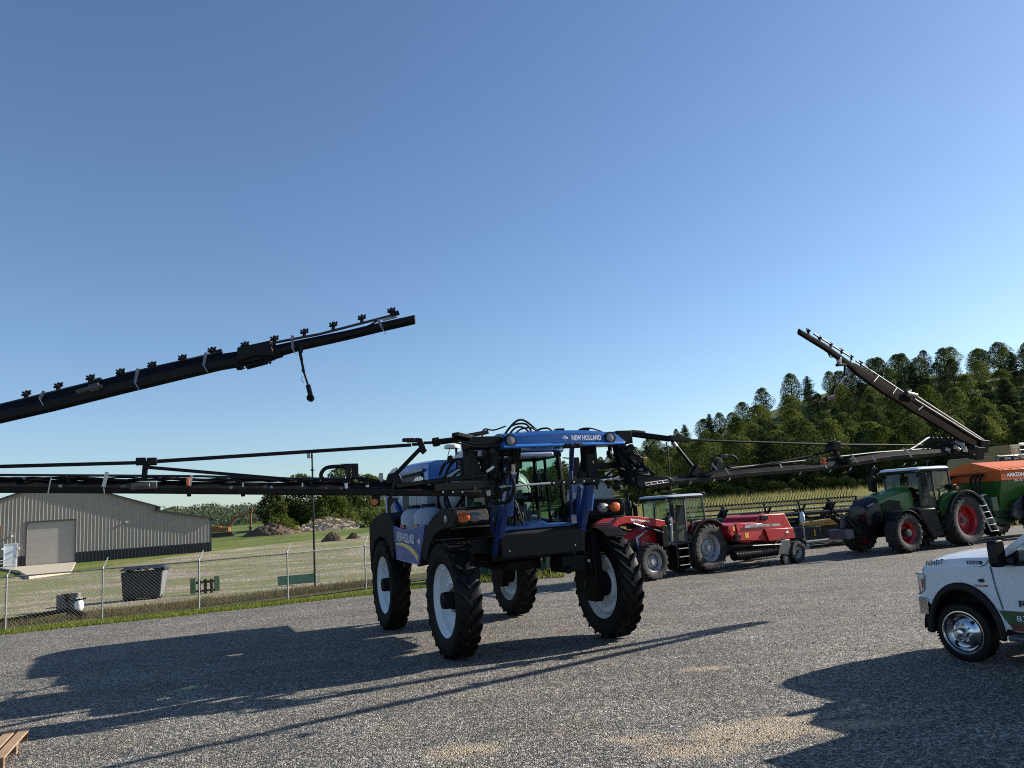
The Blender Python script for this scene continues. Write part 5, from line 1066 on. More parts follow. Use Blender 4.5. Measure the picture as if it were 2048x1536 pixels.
# ---------------- small red loader tractor
MO, MF = (4.805, 27.588), (-.837, -.547)
MT = rootat('loader_tractor', MO, MF, 'red tractor with front loader, silver wheels and a silver cab roof', 'tractor')
for v, Rr, Wd, rim in ((1.24, .60, .42, .335), (-1.42, .83, .52, .47)):
    for s in (-1, 1): ag_wheel(MT, V((v, s * (.95 - Wd / 2), Rr)), Rr, Wd, rim, s, SILRIM, TYREG, 18 if v > 0 else 22, .04, .02, SILRIM, .11, .10, nbolt=8, lugw=.05, sweep=.55)
mb = MB(); mb.bx(-1.7, 2.0, -.22, .22, .55, 1.05); mb.bx(1.1, 1.4, -.6, .6, .5, .68); mb.bx(-1.6, -1.2, -.65, .65, .7, .95); mb.bx(-.2, .55, .35, .7, .5, .95); mb.bx(-.2, .5, -.7, -.35, .5, .95); mb.bx(1.7, 2.3, -.3, .3, .55, .95); mb.build('chassis', BLK, MT, .02)
mb = MB(); rings = []
for x, hw, z0, z1 in ((2.12, .26, .98, 1.36), (2.05, .33, .95, 1.47), (1.5, .37, .98, 1.58), (.9, .39, 1.02, 1.68), (.3, .40, 1.02, 1.80)):
    rings.append([V((x, -hw, z0)), V((x, -hw, z1 - .12)), V((x, -hw * .75, z1)), V((x, hw * .75, z1)), V((x, hw, z1 - .12)), V((x, hw, z0))])
mb.loft(rings); mh = mb.build('bonnet', REDP, MT, .02)
for s in (-1, 1):
    mb = MB(); mb.prism([(2.08, .98), (2.06, 1.28), (1.5, 1.38), (1.42, .98)], s * .34, s * .392, 'y'); mb.build('side_mesh', BLKP, mh, .01)
    mb = MB(); mb.prism([(1.46, .98), (1.52, 1.40), (1.0, 1.62), (.97, 1.57), (1.42, 1.36), (1.38, .98)], s * .37, s * .402, 'y'); mb.build('bonnet_stripe', SILV, mh, .004)
    lettering(mh, '5L', (2.04 if s > 0 else 1.55, s * .396, 1.30 if s > 0 else 1.38), (-s, 0, .12 * s), (0, 0, 1), .075, INKW, .2)
    mb = MB(); a0 = V((1.22, s * .405, 1.22))
    mb.plate([a0 + V((.06 * math.cos(R(a)), 0, .05 * math.sin(R(a)))) for a in (90, 210, 330)], (0, s, 0), .003); mb.build('triangle_emblem', INKG, mh)
mb = MB(); mb.bx(2.1, 2.15, -.22, .22, 1.0, 1.34); mb.build('front_grille', BLKP, mh, .01)
# loader arms and towers
for s in (-1, 1):
    mb = MB(); y0, y1 = s * .56, s * .70
    arm = [(.42, 1.50), (.40, 1.88), (1.0, 2.0), (1.6, 2.10), (2.15, 2.14), (2.45, 2.08), (3.05, 1.62), (3.35, 1.05), (3.3, .62), (3.14, .62), (3.16, 1.0), (2.88, 1.5), (2.42, 1.86), (2.1, 1.90), (1.7, 1.86), (1.0, 1.74), (.62, 1.66)]
    mb.prism(arm, y0, y1, 'y'); la = mb.build('loader_arm', REDP, MT, .02)
    mb = MB(); mb.prism([(1.95, 2.045), (1.1, 1.92), (1.1, 1.87), (1.9, 1.96)], y1, y1 + s * .004, 'y'); mb.build('arm_stripe', mat('pale_film', (.6, .56, .55), .4), la, fix=True)
    lettering(la, 'FL', (1.75 if s > 0 else 1.25, y1 + s * .006, 1.945), (-s, 0, -.13 * s), (0, 0, 1), .05, INK, .2)
    mb = MB(); mb.bx(.35, .62, s * .42, s * .72, 1.0, 1.72); mb.bar((.5, s * .5, 1.0), (.8, s * .35, .75), .16, .2); mb.build('loader_tower', BLK, MT, .02)
    mb = MB(); mb.cyl((.6, s * .73, 1.48), (1.35, s * .73, 1.72), .055); mb.cyl((2.25, s * .63, 1.95), (3.0, s * .63, 1.15), .05); mb.build('loader_cylinder', BLK, la)
    mb = MB(); mb.cyl((1.35, s * .73, 1.72), (1.85, s * .73, 1.88), .03); mb.cyl((3.0, s * .63, 1.15), (3.25, s * .63, .85), .03); mb.build('cylinder_rod', CHROME, la)
    mb = MB(); mb.bar((2.6, s * .63, 2.08), (2.9, s * .63, 1.95), .05, .03); mb.bar((2.15, s * .63, 2.2), (2.5, s * .63, 2.16), .05, .03); mb.build('arm_link', REDD, la, .008)
mb = MB(); mb.cyl((2.5, -.6, 1.9), (2.5, .6, 1.9), .07); mb.bx(3.1, 3.3, -.75, .75, .5, .75); mb.build('loader_crossbar', REDD, MT, .01)
# cab
def tractor_cab(T, x0, x1, hw, z0, z1, roofm, framem, gl, zb=1.75, roofh=.14, over=.12, pil=.05):
    mb = MB()
    xm = x0 + (x1 - x0) * .60
    for s in (-1, 1):
        mb.bar((x1, s * hw * .82, z0 + .1), (x1 - .05, s * hw * .9, z1), pil, pil * 1.2); mb.bar((xm + .06, s * hw, z0), (xm, s * hw * .97, z1), pil * 1.2, pil * 1.5); mb.bar((x0, s * hw * .95, zb), (x0 + .05, s * hw * .95, z1), pil, pil * 1.2)
        mb.bar((x0, s * hw * .95, zb), (xm - .3, s * hw, zb - .02), pil, pil); mb.bar((xm - .3, s * hw, zb), (xm - .1, s * hw, z0), pil, pil); mb.bar((xm - .1, s * hw, z0 + .02), (x1, s * hw * .82, z0 + .12), pil, pil)
        mb.bar((x0, s * hw * .95, z1), (x1, s * hw * .9, z1), pil, pil)
    mb.bar((x1 - .05, -hw * .9, z1), (x1 - .05, hw * .9, z1), pil, pil); mb.bar((x0 + .05, -hw * .95, z1), (x0 + .05, hw * .95, z1), pil, pil); mb.bar((x0, -hw * .95, zb), (x0, hw * .95, zb), pil, pil * 2)
    mb.bx(x0 + .2, x1, -hw * .8, hw * .8, z0 - .05, z0 + .05)
    fr = mb.build('cab_frame', framem, T, .01)
    for s in (-1, 1):
        mb = MB(); mb.sheet([(xm + .03, s * (hw - .01), z0 + .05), (xm - .1, s * (hw - .01), z0 + .05), (xm - .3, s * (hw - .01), zb), (x0 + .02, s * hw * .95, zb), (x0 + .05, s * hw * .95, z1), (xm, s * hw * .97, z1)]); mb.build('rear_side_window', gl, T, smooth=False, fix=False)
        mb = MB(); mb.sheet([(x1, s * hw * .82, z0 + .15), (xm + .06, s * hw, z0 + .05), (xm, s * hw * .97, z1), (x1 - .05, s * hw * .9, z1)]); mb.build('door_window', gl, T, smooth=False, fix=False)
    mb = MB(); mb.sheet([(x1, -hw * .82, z0 + .4), (x1, hw * .82, z0 + .4), (x1 - .05, hw * .9, z1), (x1 - .05, -hw * .9, z1)]); mb.build('windscreen', gl, T, smooth=False, fix=False)
    mb = MB(); mb.sheet([(x0, -hw * .95, zb), (x0, hw * .95, zb), (x0 + .05, hw * .95, z1), (x0 + .05, -hw * .95, z1)]); mb.build('rear_window', gl, T, smooth=False, fix=False)
    mb = MB(); c = (x0 + x1) / 2; hx = (x1 - x0) / 2 + over
    mb.loft([[V((c + .04 + k * hx * p[0] * 2, k * (hw + .04) * p[1] * 2, z + .015 * math.cos(p[0] * 3))) for p in rr(1, 1, .14, 4)] for z, k in ((z1, .93), (z1 + .03, 1.0), (z1 + roofh * .55, 1.0), (z1 + roofh * .9, .93), (z1 + roofh, .8))])
    ro = mb.build('cab_roof', roofm, T, 0, angle=32)
    mb = MB(); mb.loft([[V((c + .04 + k * hx * p[0] * 2, k * (hw + .05) * p[1] * 2, z)) for p in rr(1, 1, .14, 4)] for z, k in ((z1 - .01, .95), (z1 + .01, 1.008), (z1 + roofh * .48, 1.01), (z1 + roofh * .5, .98))]); mb.build('roof_skirt', BLKP, T, 0, angle=32)
    mb = MB(); mb.bx(x0 + .45, x0 + .9, -.25, .25, z0 + .42, z0 + .56); mb.box((x0 + .42, 0, z0 + .9), (.13, .46, .75), (0, R(-8), 0)); mb.bx(x0 + .5, x0 + .8, -.15, .15, z0, z0 + .45); mb.build('driver_seat', SEATM, T, .03)
    mb = MB(); sx_ = x1 - .5; mb.tube([V((sx_ - .1 * math.sin(a), .19 * math.cos(a), z0 + .88 + .15 * math.sin(a))) for a in [2 * PI * k / 20 for k in range(21)]], .014, 6); mb.bar((sx_, 0, z0 + .86), (sx_ + .2, 0, z0), .09, .12); mb.bx(sx_ + .05, x1 - .1, -.3, .3, z0 + .5, z0 + .78); mb.build('steering_console', BLKP, T, .015)
    return fr, ro
fr, ro = tractor_cab(MT, -1.45, .14, .78, 1.08, 2.58, mat('silver_roof', (.4, .43, .47), .4, .2, .06, 2, coat=.2), mat('cab_trim_grey', (.05, .055, .06), .4), GLASSC, 1.78)
mb = MB(); mb.bar((.17, .68, 1.14), (.14, .72, 2.1), .06, .07); mb.build('silver_pillar', mat('silver_roof', (), 0), MT, .01)
for s in (-1, 1):
    for x in (.16,):
        mb = MB(); mb.box((x + .05, s * .72, 2.55), (.1, .13, .12)); lb = mb.build('work_lamp', BLKP, MT, .02)
        mb = MB(); mb.lathe([(.055, 0), (.04, .02), (.001, .025)], (x + .1, s * .72, 2.55), (1, 0, 0), 12); mb.build('lamp_lens', LENS, lb)
    mb = MB(); mb.bar((.15, s * .74, 2.45), (.25, s * .92, 2.4), .03, .03); mb.box((.26, s * .92, 2.2), (.06, .18, .42)); mb.build('rear_mirror', BLKP, MT, .02)
    mb = MB(); mb.ball((.35, s * .84, 1.9), .055); mb.ball((.33, s * .84, 1.72), .04); mb.build('small_lamp', LENS, MT)
    # rear fenders: red crown with black edge
    pts = arc(-1.42, .83, .98, 35, 168, 14); pin = arc(-1.42, .83, .93, 168, 35, 14)
    mb = MB(); mb.prism(pts + pin, s * .50, s * .86, 'y'); mb.prism([p for p in arc(-1.42, .83, .97, 80, 170, 10)] + [(-.42, .75), (-.1, 1.12), (-.6, 1.75)][:0], s * .5, s * .52, 'y'); mf = mb.build('rear_fender', REDP, MT, .01)
    mb = MB(); pts = arc(-1.42, .83, 1.0, 30, 170, 14); pin = arc(-1.42, .83, .93, 170, 30, 14); mb.prism(pts + pin, s * .861, s * .96, 'y'); mb.build('fender_edge', BLKP, mf, .008)
    mb = MB()
    for k in range(3): mb.bx(-.3 + .02 * k, .2 + .02 * k, s * .72, s * .98, .36 + .27 * k, .40 + .27 * k)
    mb.bx(-.34, -.3, s * .7, s * .95, .32, 1.05); mb.bx(.22, .26, s * .7, s * .95, .32, 1.05); mb.build('cab_step', BLK, MT, .008)
    mb = MB()
    for k in range(3): mb.bx(-.26, .18, s * .98, s * .99, .375 + .27 * k, .40 + .27 * k)
    mb.build('step_tread', STEEL, MT)
mb = MB(); mb.tube(spline([(-1.55, .5, 2.7), (-1.72, .52, 2.72), (-1.75, .52, 2.66)], 3), .05, 8); mb.box((-1.7, .55, 2.66), (.12, .16, .1)); mb.build('rear_lamp', BLKP, MT, .02)
mb = MB(); mb.lathe([(.13, 0), (.13, .9), (.11, .95)], (.9, -.55, 1.65), (0, 0, 1), 14); mb.tube(spline([(.9, -.55, 2.6), (.9, -.56, 2.78), (.75, -.58, 2.86)], 5), .055, 10); mb.bar((.9, -.55, 2.52), (.55, -.6, 2.56), .03, .03); mb.tube(spline([(.62, -.55, 1.7), (.6, -.56, 2.3), (.72, -.56, 2.5)], 5), .07, 10); mb.build('exhaust_stack', BLK, MT)
mb = MB(); mb.tube([V((1.3 + .2 * math.cos(a), -.62, 2.0 + .18 * math.sin(a))) for a in [PI * k / 10 for k in range(11)]], .03, 7); mb.tube([V((1.15 + .14 * math.cos(a), -.5, 1.98 + .14 * math.sin(a))) for a in [PI * k / 10 for k in range(11)]], .02, 7); mb.build('loader_hose', HOSE, MT)
mb = MB(); mb.bx(-.05, .3, .35, .6, 1.05, 1.5); mb.box((.25, .55, 1.35), (.2, .1, .45)); mb.build('washer_bottle', mat('olive_bottle', (.3, .32, .24), .5), MT, .03)

# ---------------- red square baler parked behind it
MMat = Matrix.Translation((MO[0], MO[1], 0)) @ Matrix.Rotation(math.atan2(MF[1], MF[0]), 4, 'Z')
bo = MMat @ V((-4.2, .35, 0)); BL = rootat('square_baler', bo, MF, 'red square hay baler with a white stripe and one small road wheel in view', 'baler')
def B(v, u, w): return V((v + 4.2, u - .35, w))
mb = MB()
body = [(-2.05, 1.54), (-2.75, 1.58), (-3.50, 1.58), (-3.62, 1.74), (-3.95, 1.82), (-5.12, 1.79), (-5.42, 1.28), (-5.5, 1.24), (-5.6, .80), (-4.6, .84), (-3.9, .84), (-3.5, .9), (-2.9, .86), (-2.36, .98), (-2.0, 1.30)]
mb.prism([(a + 4.2, b_) for a, b_ in body], -.75, .85, 'y'); bb = mb.build('bale_chamber', REDP, BL, .035)
mb = MB(); mb.prism([(a + 4.2, b_) for a, b_ in [(-3.85, 1.30), (-5.42, 1.24), (-5.46, .86), (-4.0, .84)]], .85, .93, 'y'); mb.build('side_cover', REDP, bb, .02)
mb = MB(); mb.prism([(a + 4.2, b_) for a, b_ in [(-2.42, 1.58), (-2.5, 1.0), (-3.35, .92), (-3.8, 1.2), (-3.8, 1.5), (-3.4, 1.52)]], .85, .885, 'y'); mb.build('side_door', mat('baler_red', (.36, .012, .02), .3, 0, .1, 2, coat=.4), bb, .015)
mb = MB(); mb.prism([(a + 4.2, b_) for a, b_ in [(-2.84, 1.51), (-2.78, 1.40), (-4.72, 1.36), (-4.66, 1.44)]], .931, .94, 'y'); mb.bx(-.7, 1.4, .86, .93, 1.36, 1.5) if False else None; st_ = mb.build('side_stripe', INKG, bb)
lettering(st_, 'MASSEY FERGUSON', (1.1, .945, 1.405), (-1, 0, -.03), (0, 0, 1), .06, INK, .85); lettering(st_, 'SB', (.12, .945, 1.39), (-1, 0, -.03), (0, 0, 1), .07, INK, .2)
mb = MB(); a0 = B(-5.05, 1.285, 1.1); mb.plate([a0 + V((.1 * math.cos(R(a)), 0, .07 * math.sin(R(a)))) for a in (90, 200, 340)], (0, 1, 0), .003); mb.build('triangle_emblem', INKW, bb)
for v, w, h in ((-2.28, 1.42, .16), (-2.86, 1.14, .18), (-2.96, 1.14, .18)): mb = MB(); mb.box(B(v, 1.24, w), (.06, .01, h)); mb.build('warning_sticker', STICKY, bb)
mb = MB(); mb.bx(.05, .45, .82, .9, 1.62, 1.78); mb.bx(-.2, .1, -.4, .5, 1.8, 1.86); mb.build('twine_box', BLKP, bb, .02)
mb = MB(); mb.box(B(-2.42, 1.2, 1.12), (.3, .14, .16)); mb.tube(spline([B(-2.1, 1.2, 1.05), B(-2.3, 1.3, 1.0), B(-2.55, 1.22, 1.12)], 4), .03, 6); mb.build('hose_bracket', BLK, bb, .02)
mb = MB()
mb.bx(-1.4, 2.1, -1.1, .6, .55, .86)
for k in range(24): x = .1 + k * .085; mb.tube(spline([(x, .8, .72), (x + .02, 1.12, .62), (x, 1.2, .42), (x - .02, 1.02, .26)], 4), .014, 4)
mb.cyl((2.15, .95, .5), (-.1, .95, .5), .17, n=12); mb.bar((2.1, .9, .82), (-.3, 1.15, .72), .05, .05); mb.bar((1.9, 1.15, .3), (-.2, 1.2, .3), .06, .04)
pk = mb.build('pickup_reel', BLK, BL, .01)
mb = MB(); mb.prism([(.1, .38), (-.05, .72), (-.15, .86), (-.62, .86), (-.66, .5), (-.4, .28)], 1.12, 1.18, 'y'); mb.build('pickup_shield', DGREY, pk, .015)
gw = ag_wheel(BL, V((-.12, 1.26, .2)), .2, .12, .12, 1, SILRIM, TYRE, 8, .01, .0, SILRIM, .05, .05, name='gauge_wheel', nbolt=5)
mb = MB(); mb.tube(spline([(.2, 1.2, .8), (-.2, 1.25, .95), (-.35, 1.25, 1.05), (-.3, 1.22, 1.12)], 5), .02, 6); mb.tube([(1.3, 1.1, .78), (-.1, 1.2, .72)], .025, 6); mb.build('lift_linkage', DGREY, pk)
ag_wheel(BL, V((-.98, 1.06, .385)), .385, .34, .22, 1, SILRIM, TYREG, 30, .012, .04, BLK, .07, .07, name='road_wheel', nbolt=6, sweep=.2)
ag_wheel(BL, V((-.98, -1.1, .36)), .36, .3, .2, -1, SILRIM, TYREG, 30, .012, .04, BLK, .07, .07, name='road_wheel', nbolt=6, sweep=.2)
mb = MB(); mb.bx(-1.1, -.8, -1.0, .9, .42, .6); mb.bar((2.1, -.3, .62), (3.0, .0, .5), .14, .16); mb.bx(-1.5, -1.3, -.3, .8, .55, 1.0); mb.tube(spline([(-1.15, .9, .85), (-1.45, 1.1, .8), (-1.55, 1.15, .55)], 4), .03, 6); mb.build('drawbar', BLK, BL, .01)

# ---------------- long reel header lying behind the tractors
HA, HB_ = at(1330, 1048, 35.5), at(1712, 1030, 37.5); hd = HB_ - HA; hd.z = 0; HLn = hd.length
HD = empty('reel_header', (HA.x, HA.y, 0), math.atan2(hd.y, hd.x)); tag(HD, 'long black harvester header with a tined reel and one yellow shield', 'harvester header')
mb = MB(); mb.prism([(.0, .25), (.1, .95), (.25, 1.25), (.55, 1.25), (.6, .2), (-.9, .12), (-.95, .18)], 0, HLn, 'x'); hb_ = mb.build('header_trough', mat('header_black', (.02, .02, .021), .45, 0, .2, 1.5, dirt=.4, dirtcol=(.07, .062, .05)), HD, .02)
RC = V((0, -.35, 1.52))
mb = MB(); mb.cyl((0, RC.y, RC.z), (HLn, RC.y, RC.z), .10, n=10); mb.build('reel_shaft', DGREY, HD)
NB = 6
for b_ in range(NB):
    a = 2 * PI * b_ / NB + .3; q = V((0, RC.y + .62 * math.cos(a), RC.z + .62 * math.sin(a))); mb = MB(); mb.cyl(q, q + V((HLn, 0, 0)), .036, n=7)
    for k in range(int(HLn / .15)):
        x = k * .15 + .05; p0 = q + V((x, 0, 0)); od = V((0, math.cos(a), math.sin(a))); mb.tube([p0, p0 + od * .14 + V((.05, .0, .0)), p0 + od * .30 + V((.16, 0, 0))], .016, 4)
    mb.build('tine_bar', BLK if b_ % 2 else DGREY, HD)
mb = MB()
for x in (.05, HLn * .28, HLn * .5, HLn * .68, HLn * .84, HLn - .05):
    for b_ in range(NB):
        a = 2 * PI * b_ / NB + .3; q = V((x, RC.y + .62 * math.cos(a), RC.z + .62 * math.sin(a))); mb.bar((x, RC.y, RC.z), q, .05, .09)
    mb.lathe([(.26, -.03), (.26, .03)], (x, RC.y, RC.z), (1, 0, 0), 14)
mb.build('reel_spider', BLK, HD, .006)
mb = MB()
for x in (.1, HLn * .28, HLn * .84, HLn - .1): mb.bar((x, .5, 1.3), (x, RC.y, RC.z + .02), .1, .14); mb.bar((x - .2, RC.y + .1, RC.z - .05), (x + .2, RC.y + .2, RC.z + .45), .12, .3)
mb.build('reel_arm', BLK, HD, .02)
mb = MB(); mb.bx(0, HLn, .28, .36, 1.25, 1.31); mb.bx(0, HLn, -.9, -.84, .55, .60); mb.build('header_rail', mat('rail_grey', (.12, .12, .12), .4, .3), HD, .006)
mb = MB(); x0 = (at(1602, 1050, 36.2) - HA).dot(hd.normalized()); x1 = (at(1677, 1041, 36.2) - HA).dot(hd.normalized())
x0 -= .2; x1 += .5; mb.loft([[V((x0, -1.08, 1.0)), V((x0, -.8, 1.0)), V((x0, -.8, 1.12)), V((x0, -1.08, 1.10))], [V((x0 + .5, -1.12, .94)), V((x0 + .5, -.8, .94)), V((x0 + .5, -.8, 1.18)), V((x0 + .5, -1.12, 1.16))], [V((x1, -1.12, .96)), V((x1, -.8, .96)), V((x1, -.8, 1.26)), V((x1, -1.12, 1.24))]]); ys_ = mb.build('yellow_shield', YELLOW, HD, .02)
mb = MB(); mb.bx(x0 + 1.1, x0 + 1.3, -1.126, -1.12, 1.03, 1.08); mb.build('shield_mark', mat('rust_red', (.3, .08, .03), .5), ys_)
mb = MB(); mb.bx(x0 - .6, x0 + .75, -1.3, -.9, .35, .95); mb.bx(x0 + .95, x1 + 1.2, -1.0, -.9, .3, .98); bx_ = mb.build('end_box', DGREY, HD, .03)
mb = MB(); mb.box((x0 + .42, -1.31, .68), (.06, .01, .28)); mb.build('warning_sticker', STICKY, bx_)
mb = MB(); mb.cyl((x0 - .2, -1.5, .3), (x0 + 1.2, -1.5, .33), .07); mb.bx(x0 + 1.15, x0 + 1.35, -1.6, -1.4, .2, .5); mb.build('transport_bar', GALV, HD, .008)
mb = MB(); mb.cyl((x0 - .2, -1.45, .2), (x0 - .2, -1.45, 1.3), .025); mb.bx(x0 - .5, x0 - .1, -1.6, -1.35, 0, .22); mb.islands('support_stand', GREYM, HD, bevel=.008); mb = MB(); mb.bx(1.0, 1.4, -.6, .4, 0, .2); mb.bx(HLn - 1.4, HLn - 1, -.6, .4, 0, .2); mb.islands('support_block', GREYM, HD, bevel=.008)
# blue white plastic bag over the top of the stand
q = V((HA.x, HA.y, 0)) + hd.normalized() * (x0 - .2) + V((hd.y, -hd.x, 0)).normalized() * 1.45
r = random.Random(3); mb = MB(); mb.loft([[V((q.x + rad * math.cos(a) * r.uniform(.75, 1.2), q.y + rad * math.sin(a) * r.uniform(.75, 1.2), z)) for a in [2 * PI * k / 12 for k in range(12)]] for z, rad in ((1.16, .05), (1.22, .10), (1.30, .12), (1.38, .10), (1.46, .12), (1.54, .09), (1.6, .08), (1.64, .03))]); tag(mb.build('plastic_bag', mat('bag_white_blue', (.45, .55, .68), .45, 0, .35, 9), None), 'pale blue and white plastic bag tied over the header stand', 'bag')

# ---------------- large green tractor
FO, FF = (15.153, 31.669), (-.904, -.428)
FT_ = rootat('green_tractor', FO, FF, 'big green tractor with red wheels, a dark nose and a white cab roof', 'tractor')
for v, Rr, Wd, rim, hl_ in ((1.32, .735, .56, .42, .16), (-2.14, .985, .68, .60, .10)):
    for s in (-1, 1): ag_wheel(FT_, V((v, s * (1.3 - Wd / 2), Rr)), Rr, Wd, rim, s, REDRIM, TYREG, 19 if v > 0 else 22, .055, .02 if v < 0 else -.02, DGREY, .15 if v > 0 else .10, hl_ + (.12 if v > 0 else 0), nbolt=10, lugw=.06, sweep=.55)
mb = MB(); mb.bx(-2.3, 2.4, -.3, .3, .6, 1.25); mb.bx(1.15, 1.5, -.85, .85, .6, .86); mb.bx(-2.3, -1.9, -.85, .85, .75, 1.15); mb.bx(-.6, .5, -.95, -.4, .55, 1.3); mb.bx(-.75, .45, .4, .98, .55, 1.3); mb.bx(2.2, 3.3, -.35, .35, .75, 1.1)
mb.bar((2.6, .3, 1.0), (3.4, .42, 1.5), .1, .14); mb.bar((2.6, -.3, 1.0), (3.4, -.42, 1.5), .1, .14); mb.bar((3.0, .4, .8), (3.5, .42, 1.45), .1, .12); mb.build('chassis', BLK, FT_, .025)
mb = MB()
for x, hw, z0, z1 in ((2.38, .30, 1.25, 1.72), (2.30, .40, 1.2, 1.88), (1.95, .46, 1.2, 2.06), (1.3, .49, 1.22, 2.24), (.5, .51, 1.24, 2.38), (-.05, .52, 1.24, 2.42)):
    pass
hr_ = [[V((x, -hw, z0)), V((x, -hw * 1.04, (z0 + z1) / 2)), V((x, -hw, z1 - .16)), V((x, -hw * .7, z1 - .02)), V((x, 0, z1 + .03)), V((x, hw * .7, z1 - .02)), V((x, hw, z1 - .16)), V((x, hw * 1.04, (z0 + z1) / 2)), V((x, hw, z0))] for x, hw, z0, z1 in ((1.75, .48, 1.2, 2.12), (1.3, .50, 1.22, 2.24), (.5, .52, 1.24, 2.38), (-.05, .53, 1.24, 2.42))]
mb.loft(hr_); fh = mb.build('bonnet', GREENP, FT_, .015, angle=30)
mb = MB(); hr2 = [[V((x, -hw, z0)), V((x, -hw * 1.04, (z0 + z1) / 2)), V((x, -hw, z1 - .16)), V((x, -hw * .7, z1 - .02)), V((x, 0, z1 + .03)), V((x, hw * .7, z1 - .02)), V((x, hw, z1 - .16)), V((x, hw * 1.04, (z0 + z1) / 2)), V((x, hw, z0))] for x, hw, z0, z1 in ((2.44, .34, 1.12, 1.78), (2.42, .40, 1.08, 1.86), (2.30, .44, 1.06, 1.93), (2.0, .47, 1.12, 2.04), (1.751, .482, 1.2, 2.122))]
mb.loft(hr2); nose = mb.build('bonnet_nose', dull('gloss_black', (.007, .009, .013), .2, .06, .1, 2, .1), FT_, .02, angle=30)
for s in (-1, 1):
    mb = MB(); mb.prism([(2.33, 1.84), (2.02, 1.93), (2.06, 1.86), (2.36, 1.78)], s * .40, s * .475, 'y'); mb.build('headlight', LENS, nose, .008)
    mb = MB(); mb.prism([(1.72, 1.26), (1.72, 1.85), (1.2, 2.0), (.62, 1.9), (.62, 1.26)], s * .50, s * .535, 'y'); mb.build('side_grille', dull('grille_green_black', (.008, .013, .009), .4, .03), fh, .012)
    pts = arc(-2.14, .985, 1.16, 25, 150, 14); pin = arc(-2.14, .985, 1.08, 150, 25, 14)
    mb = MB(); mb.prism(pts + pin, s * .62, s * 1.2, 'y'); fe = mb.build('rear_fender', GREENP, FT_, .012)
    mb = MB(); mb.prism([(-.95, 1.55), (-1.3, 2.05), (-1.9, 2.20), (-1.9, 2.05), (-1.3, 1.3), (-1.05, 1.3)], s * .9, s * 1.0, 'y'); mb.build('fender_side', GREENP, fe, .02)
    mb = MB(); pts = arc(-2.14, .985, 1.185, 18, 150, 14); pin = arc(-2.14, .985, 1.08, 150, 18, 14); mb.prism(pts + pin, s * 1.2, s * 1.34, 'y'); mb.build('fender_edge', BLKP, fe, .012)
    pts = arc(1.32, .735, .86, 40, 150, 12); pin = arc(1.32, .735, .82, 150, 40, 12); mb = MB(); mb.prism(pts + pin, s * .80, s * 1.32, 'y'); mb.build('front_mudguard', BLKP, FT_, .01)
    mb = MB(); mb.loft([[V((x, s * y, z)) for x, y, z in ((.5, .6, 1.6), (-.55, .6, 1.62), (-.9, .6, .45), (-.15, .6, .4), (.2, .6, 1.1))], [V((x, s * y, z)) for x, y, z in ((.5, 1.15, 1.58), (-.5, 1.15, 1.58), (-.85, 1.12, .45), (-.2, 1.12, .42), (.25, 1.12, 1.1))]]); mb.build('fuel_tank', BLKP, FT_, .06)
    mb = MB()
    for k in range(4): mb.bx(-.98 - .02 * k, -.62 - .02 * k, s * .9, s * 1.18, .42 + .28 * k, .47 + .28 * k)
    mb.build('cab_step', BLK, FT_, .008)
    for x in (.02, .12) if s > 0 else (.02,):
        pass
    mb = MB(); mb.box((-.12, s * .86, 3.02), (.16, .22, .13)); mb.box((-.18, s * .84, 2.86), (.12, .12, .12)); lb = mb.build('work_lamp', BLKP, FT_, .03)
    mb = MB()
    for dy in (-.05, .06): mb.lathe([(.045, 0), (.03, .015), (.001, .02)], (-.04, s * (.86 + dy), 3.02), (1, 0, 0), 12)
    mb.build('lamp_lens', LENS, lb)
    mb = MB(); mb.bar((-.05, s * .85, 2.9), (.05, s * 1.2, 2.92), .04, .04); mb.box((.04, s * 1.24, 2.66), (.09, .24, .5)); mb.build('rear_mirror', BLKP, FT_, .03)
mb = MB(); mb.box((-1.9, .9, 2.32), (.3, .3, .2)); mb.build('fender_lamp_box', BLKP, FT_, .03)
mb = MB(); mb.ball((-1.95, 1.1, 2.27), .07); mb.build('fender_lamp', AMBER, FT_)
tractor_cab(FT_, -1.92, -.2, .92, 1.55, 2.98, mat('white_roof', (.68, .72, .74), .3, 0, .05, 2, coat=.3), mat('green_black_frame', (.02, .035, .022), .4), GLASSD, 2.25, .2, .16, .06)
mb = MB(); mb.lathe([(.1, 0), (.11, .1), (.11, .55), (.09, .62)], (.62, -.62, 2.3), (0, 0, 1), 14); mb.tube(spline([(.62, -.62, 2.9), (.6, -.62, 3.1), (.48, -.62, 3.22), (.36, -.62, 3.24)], 5), .07, 10); mb.bx(.66, .84, -.72, -.52, 2.35, 2.95); mb.build('exhaust_stack', BLK, FT_, .01)
mb = MB(); mb.box((-1.5, .3, 3.4), (.12, .12, .06)); mb.bar((-1.5, .3, 3.2), (-1.5, .3, 3.4), .03, .03); mb.bx(-1.6, -1.4, .2, .4, 3.42, 3.45); mb.build('roof_beacon', BLKP, FT_)
mb = MB(); mb.loft([[V((x, y, z)) for x, y, z in ((3.2, -.40, .66), (3.62, -.40, .66), (3.68, -.40, 1.02), (3.2, -.40, 1.04))], [V((x, y, z)) for x, y, z in ((3.2, .42, .66), (3.62, .42, .66), (3.68, .42, 1.02), (3.2, .42, 1.04))]]); mb.build('front_weight', mat('weight_grey', (.075, .08, .09), .5, 0, .15, 2), FT_, .03)
mb = MB(); mb.bar((3.4, .1, 1.04), (3.34, .1, 1.6), .16, .14); mb.bar((3.34, .1, 1.54), (2.5, .1, 1.45), .08, .08); mb.build('top_link', DGREY, FT_, .02)
mb = MB(); mb.box((-1.55, .8, 2.28), (.2, .04, .3)); mb.build('number_plate', mat('pale_green_plate', (.4, .5, .42), .5), FT_, .006)

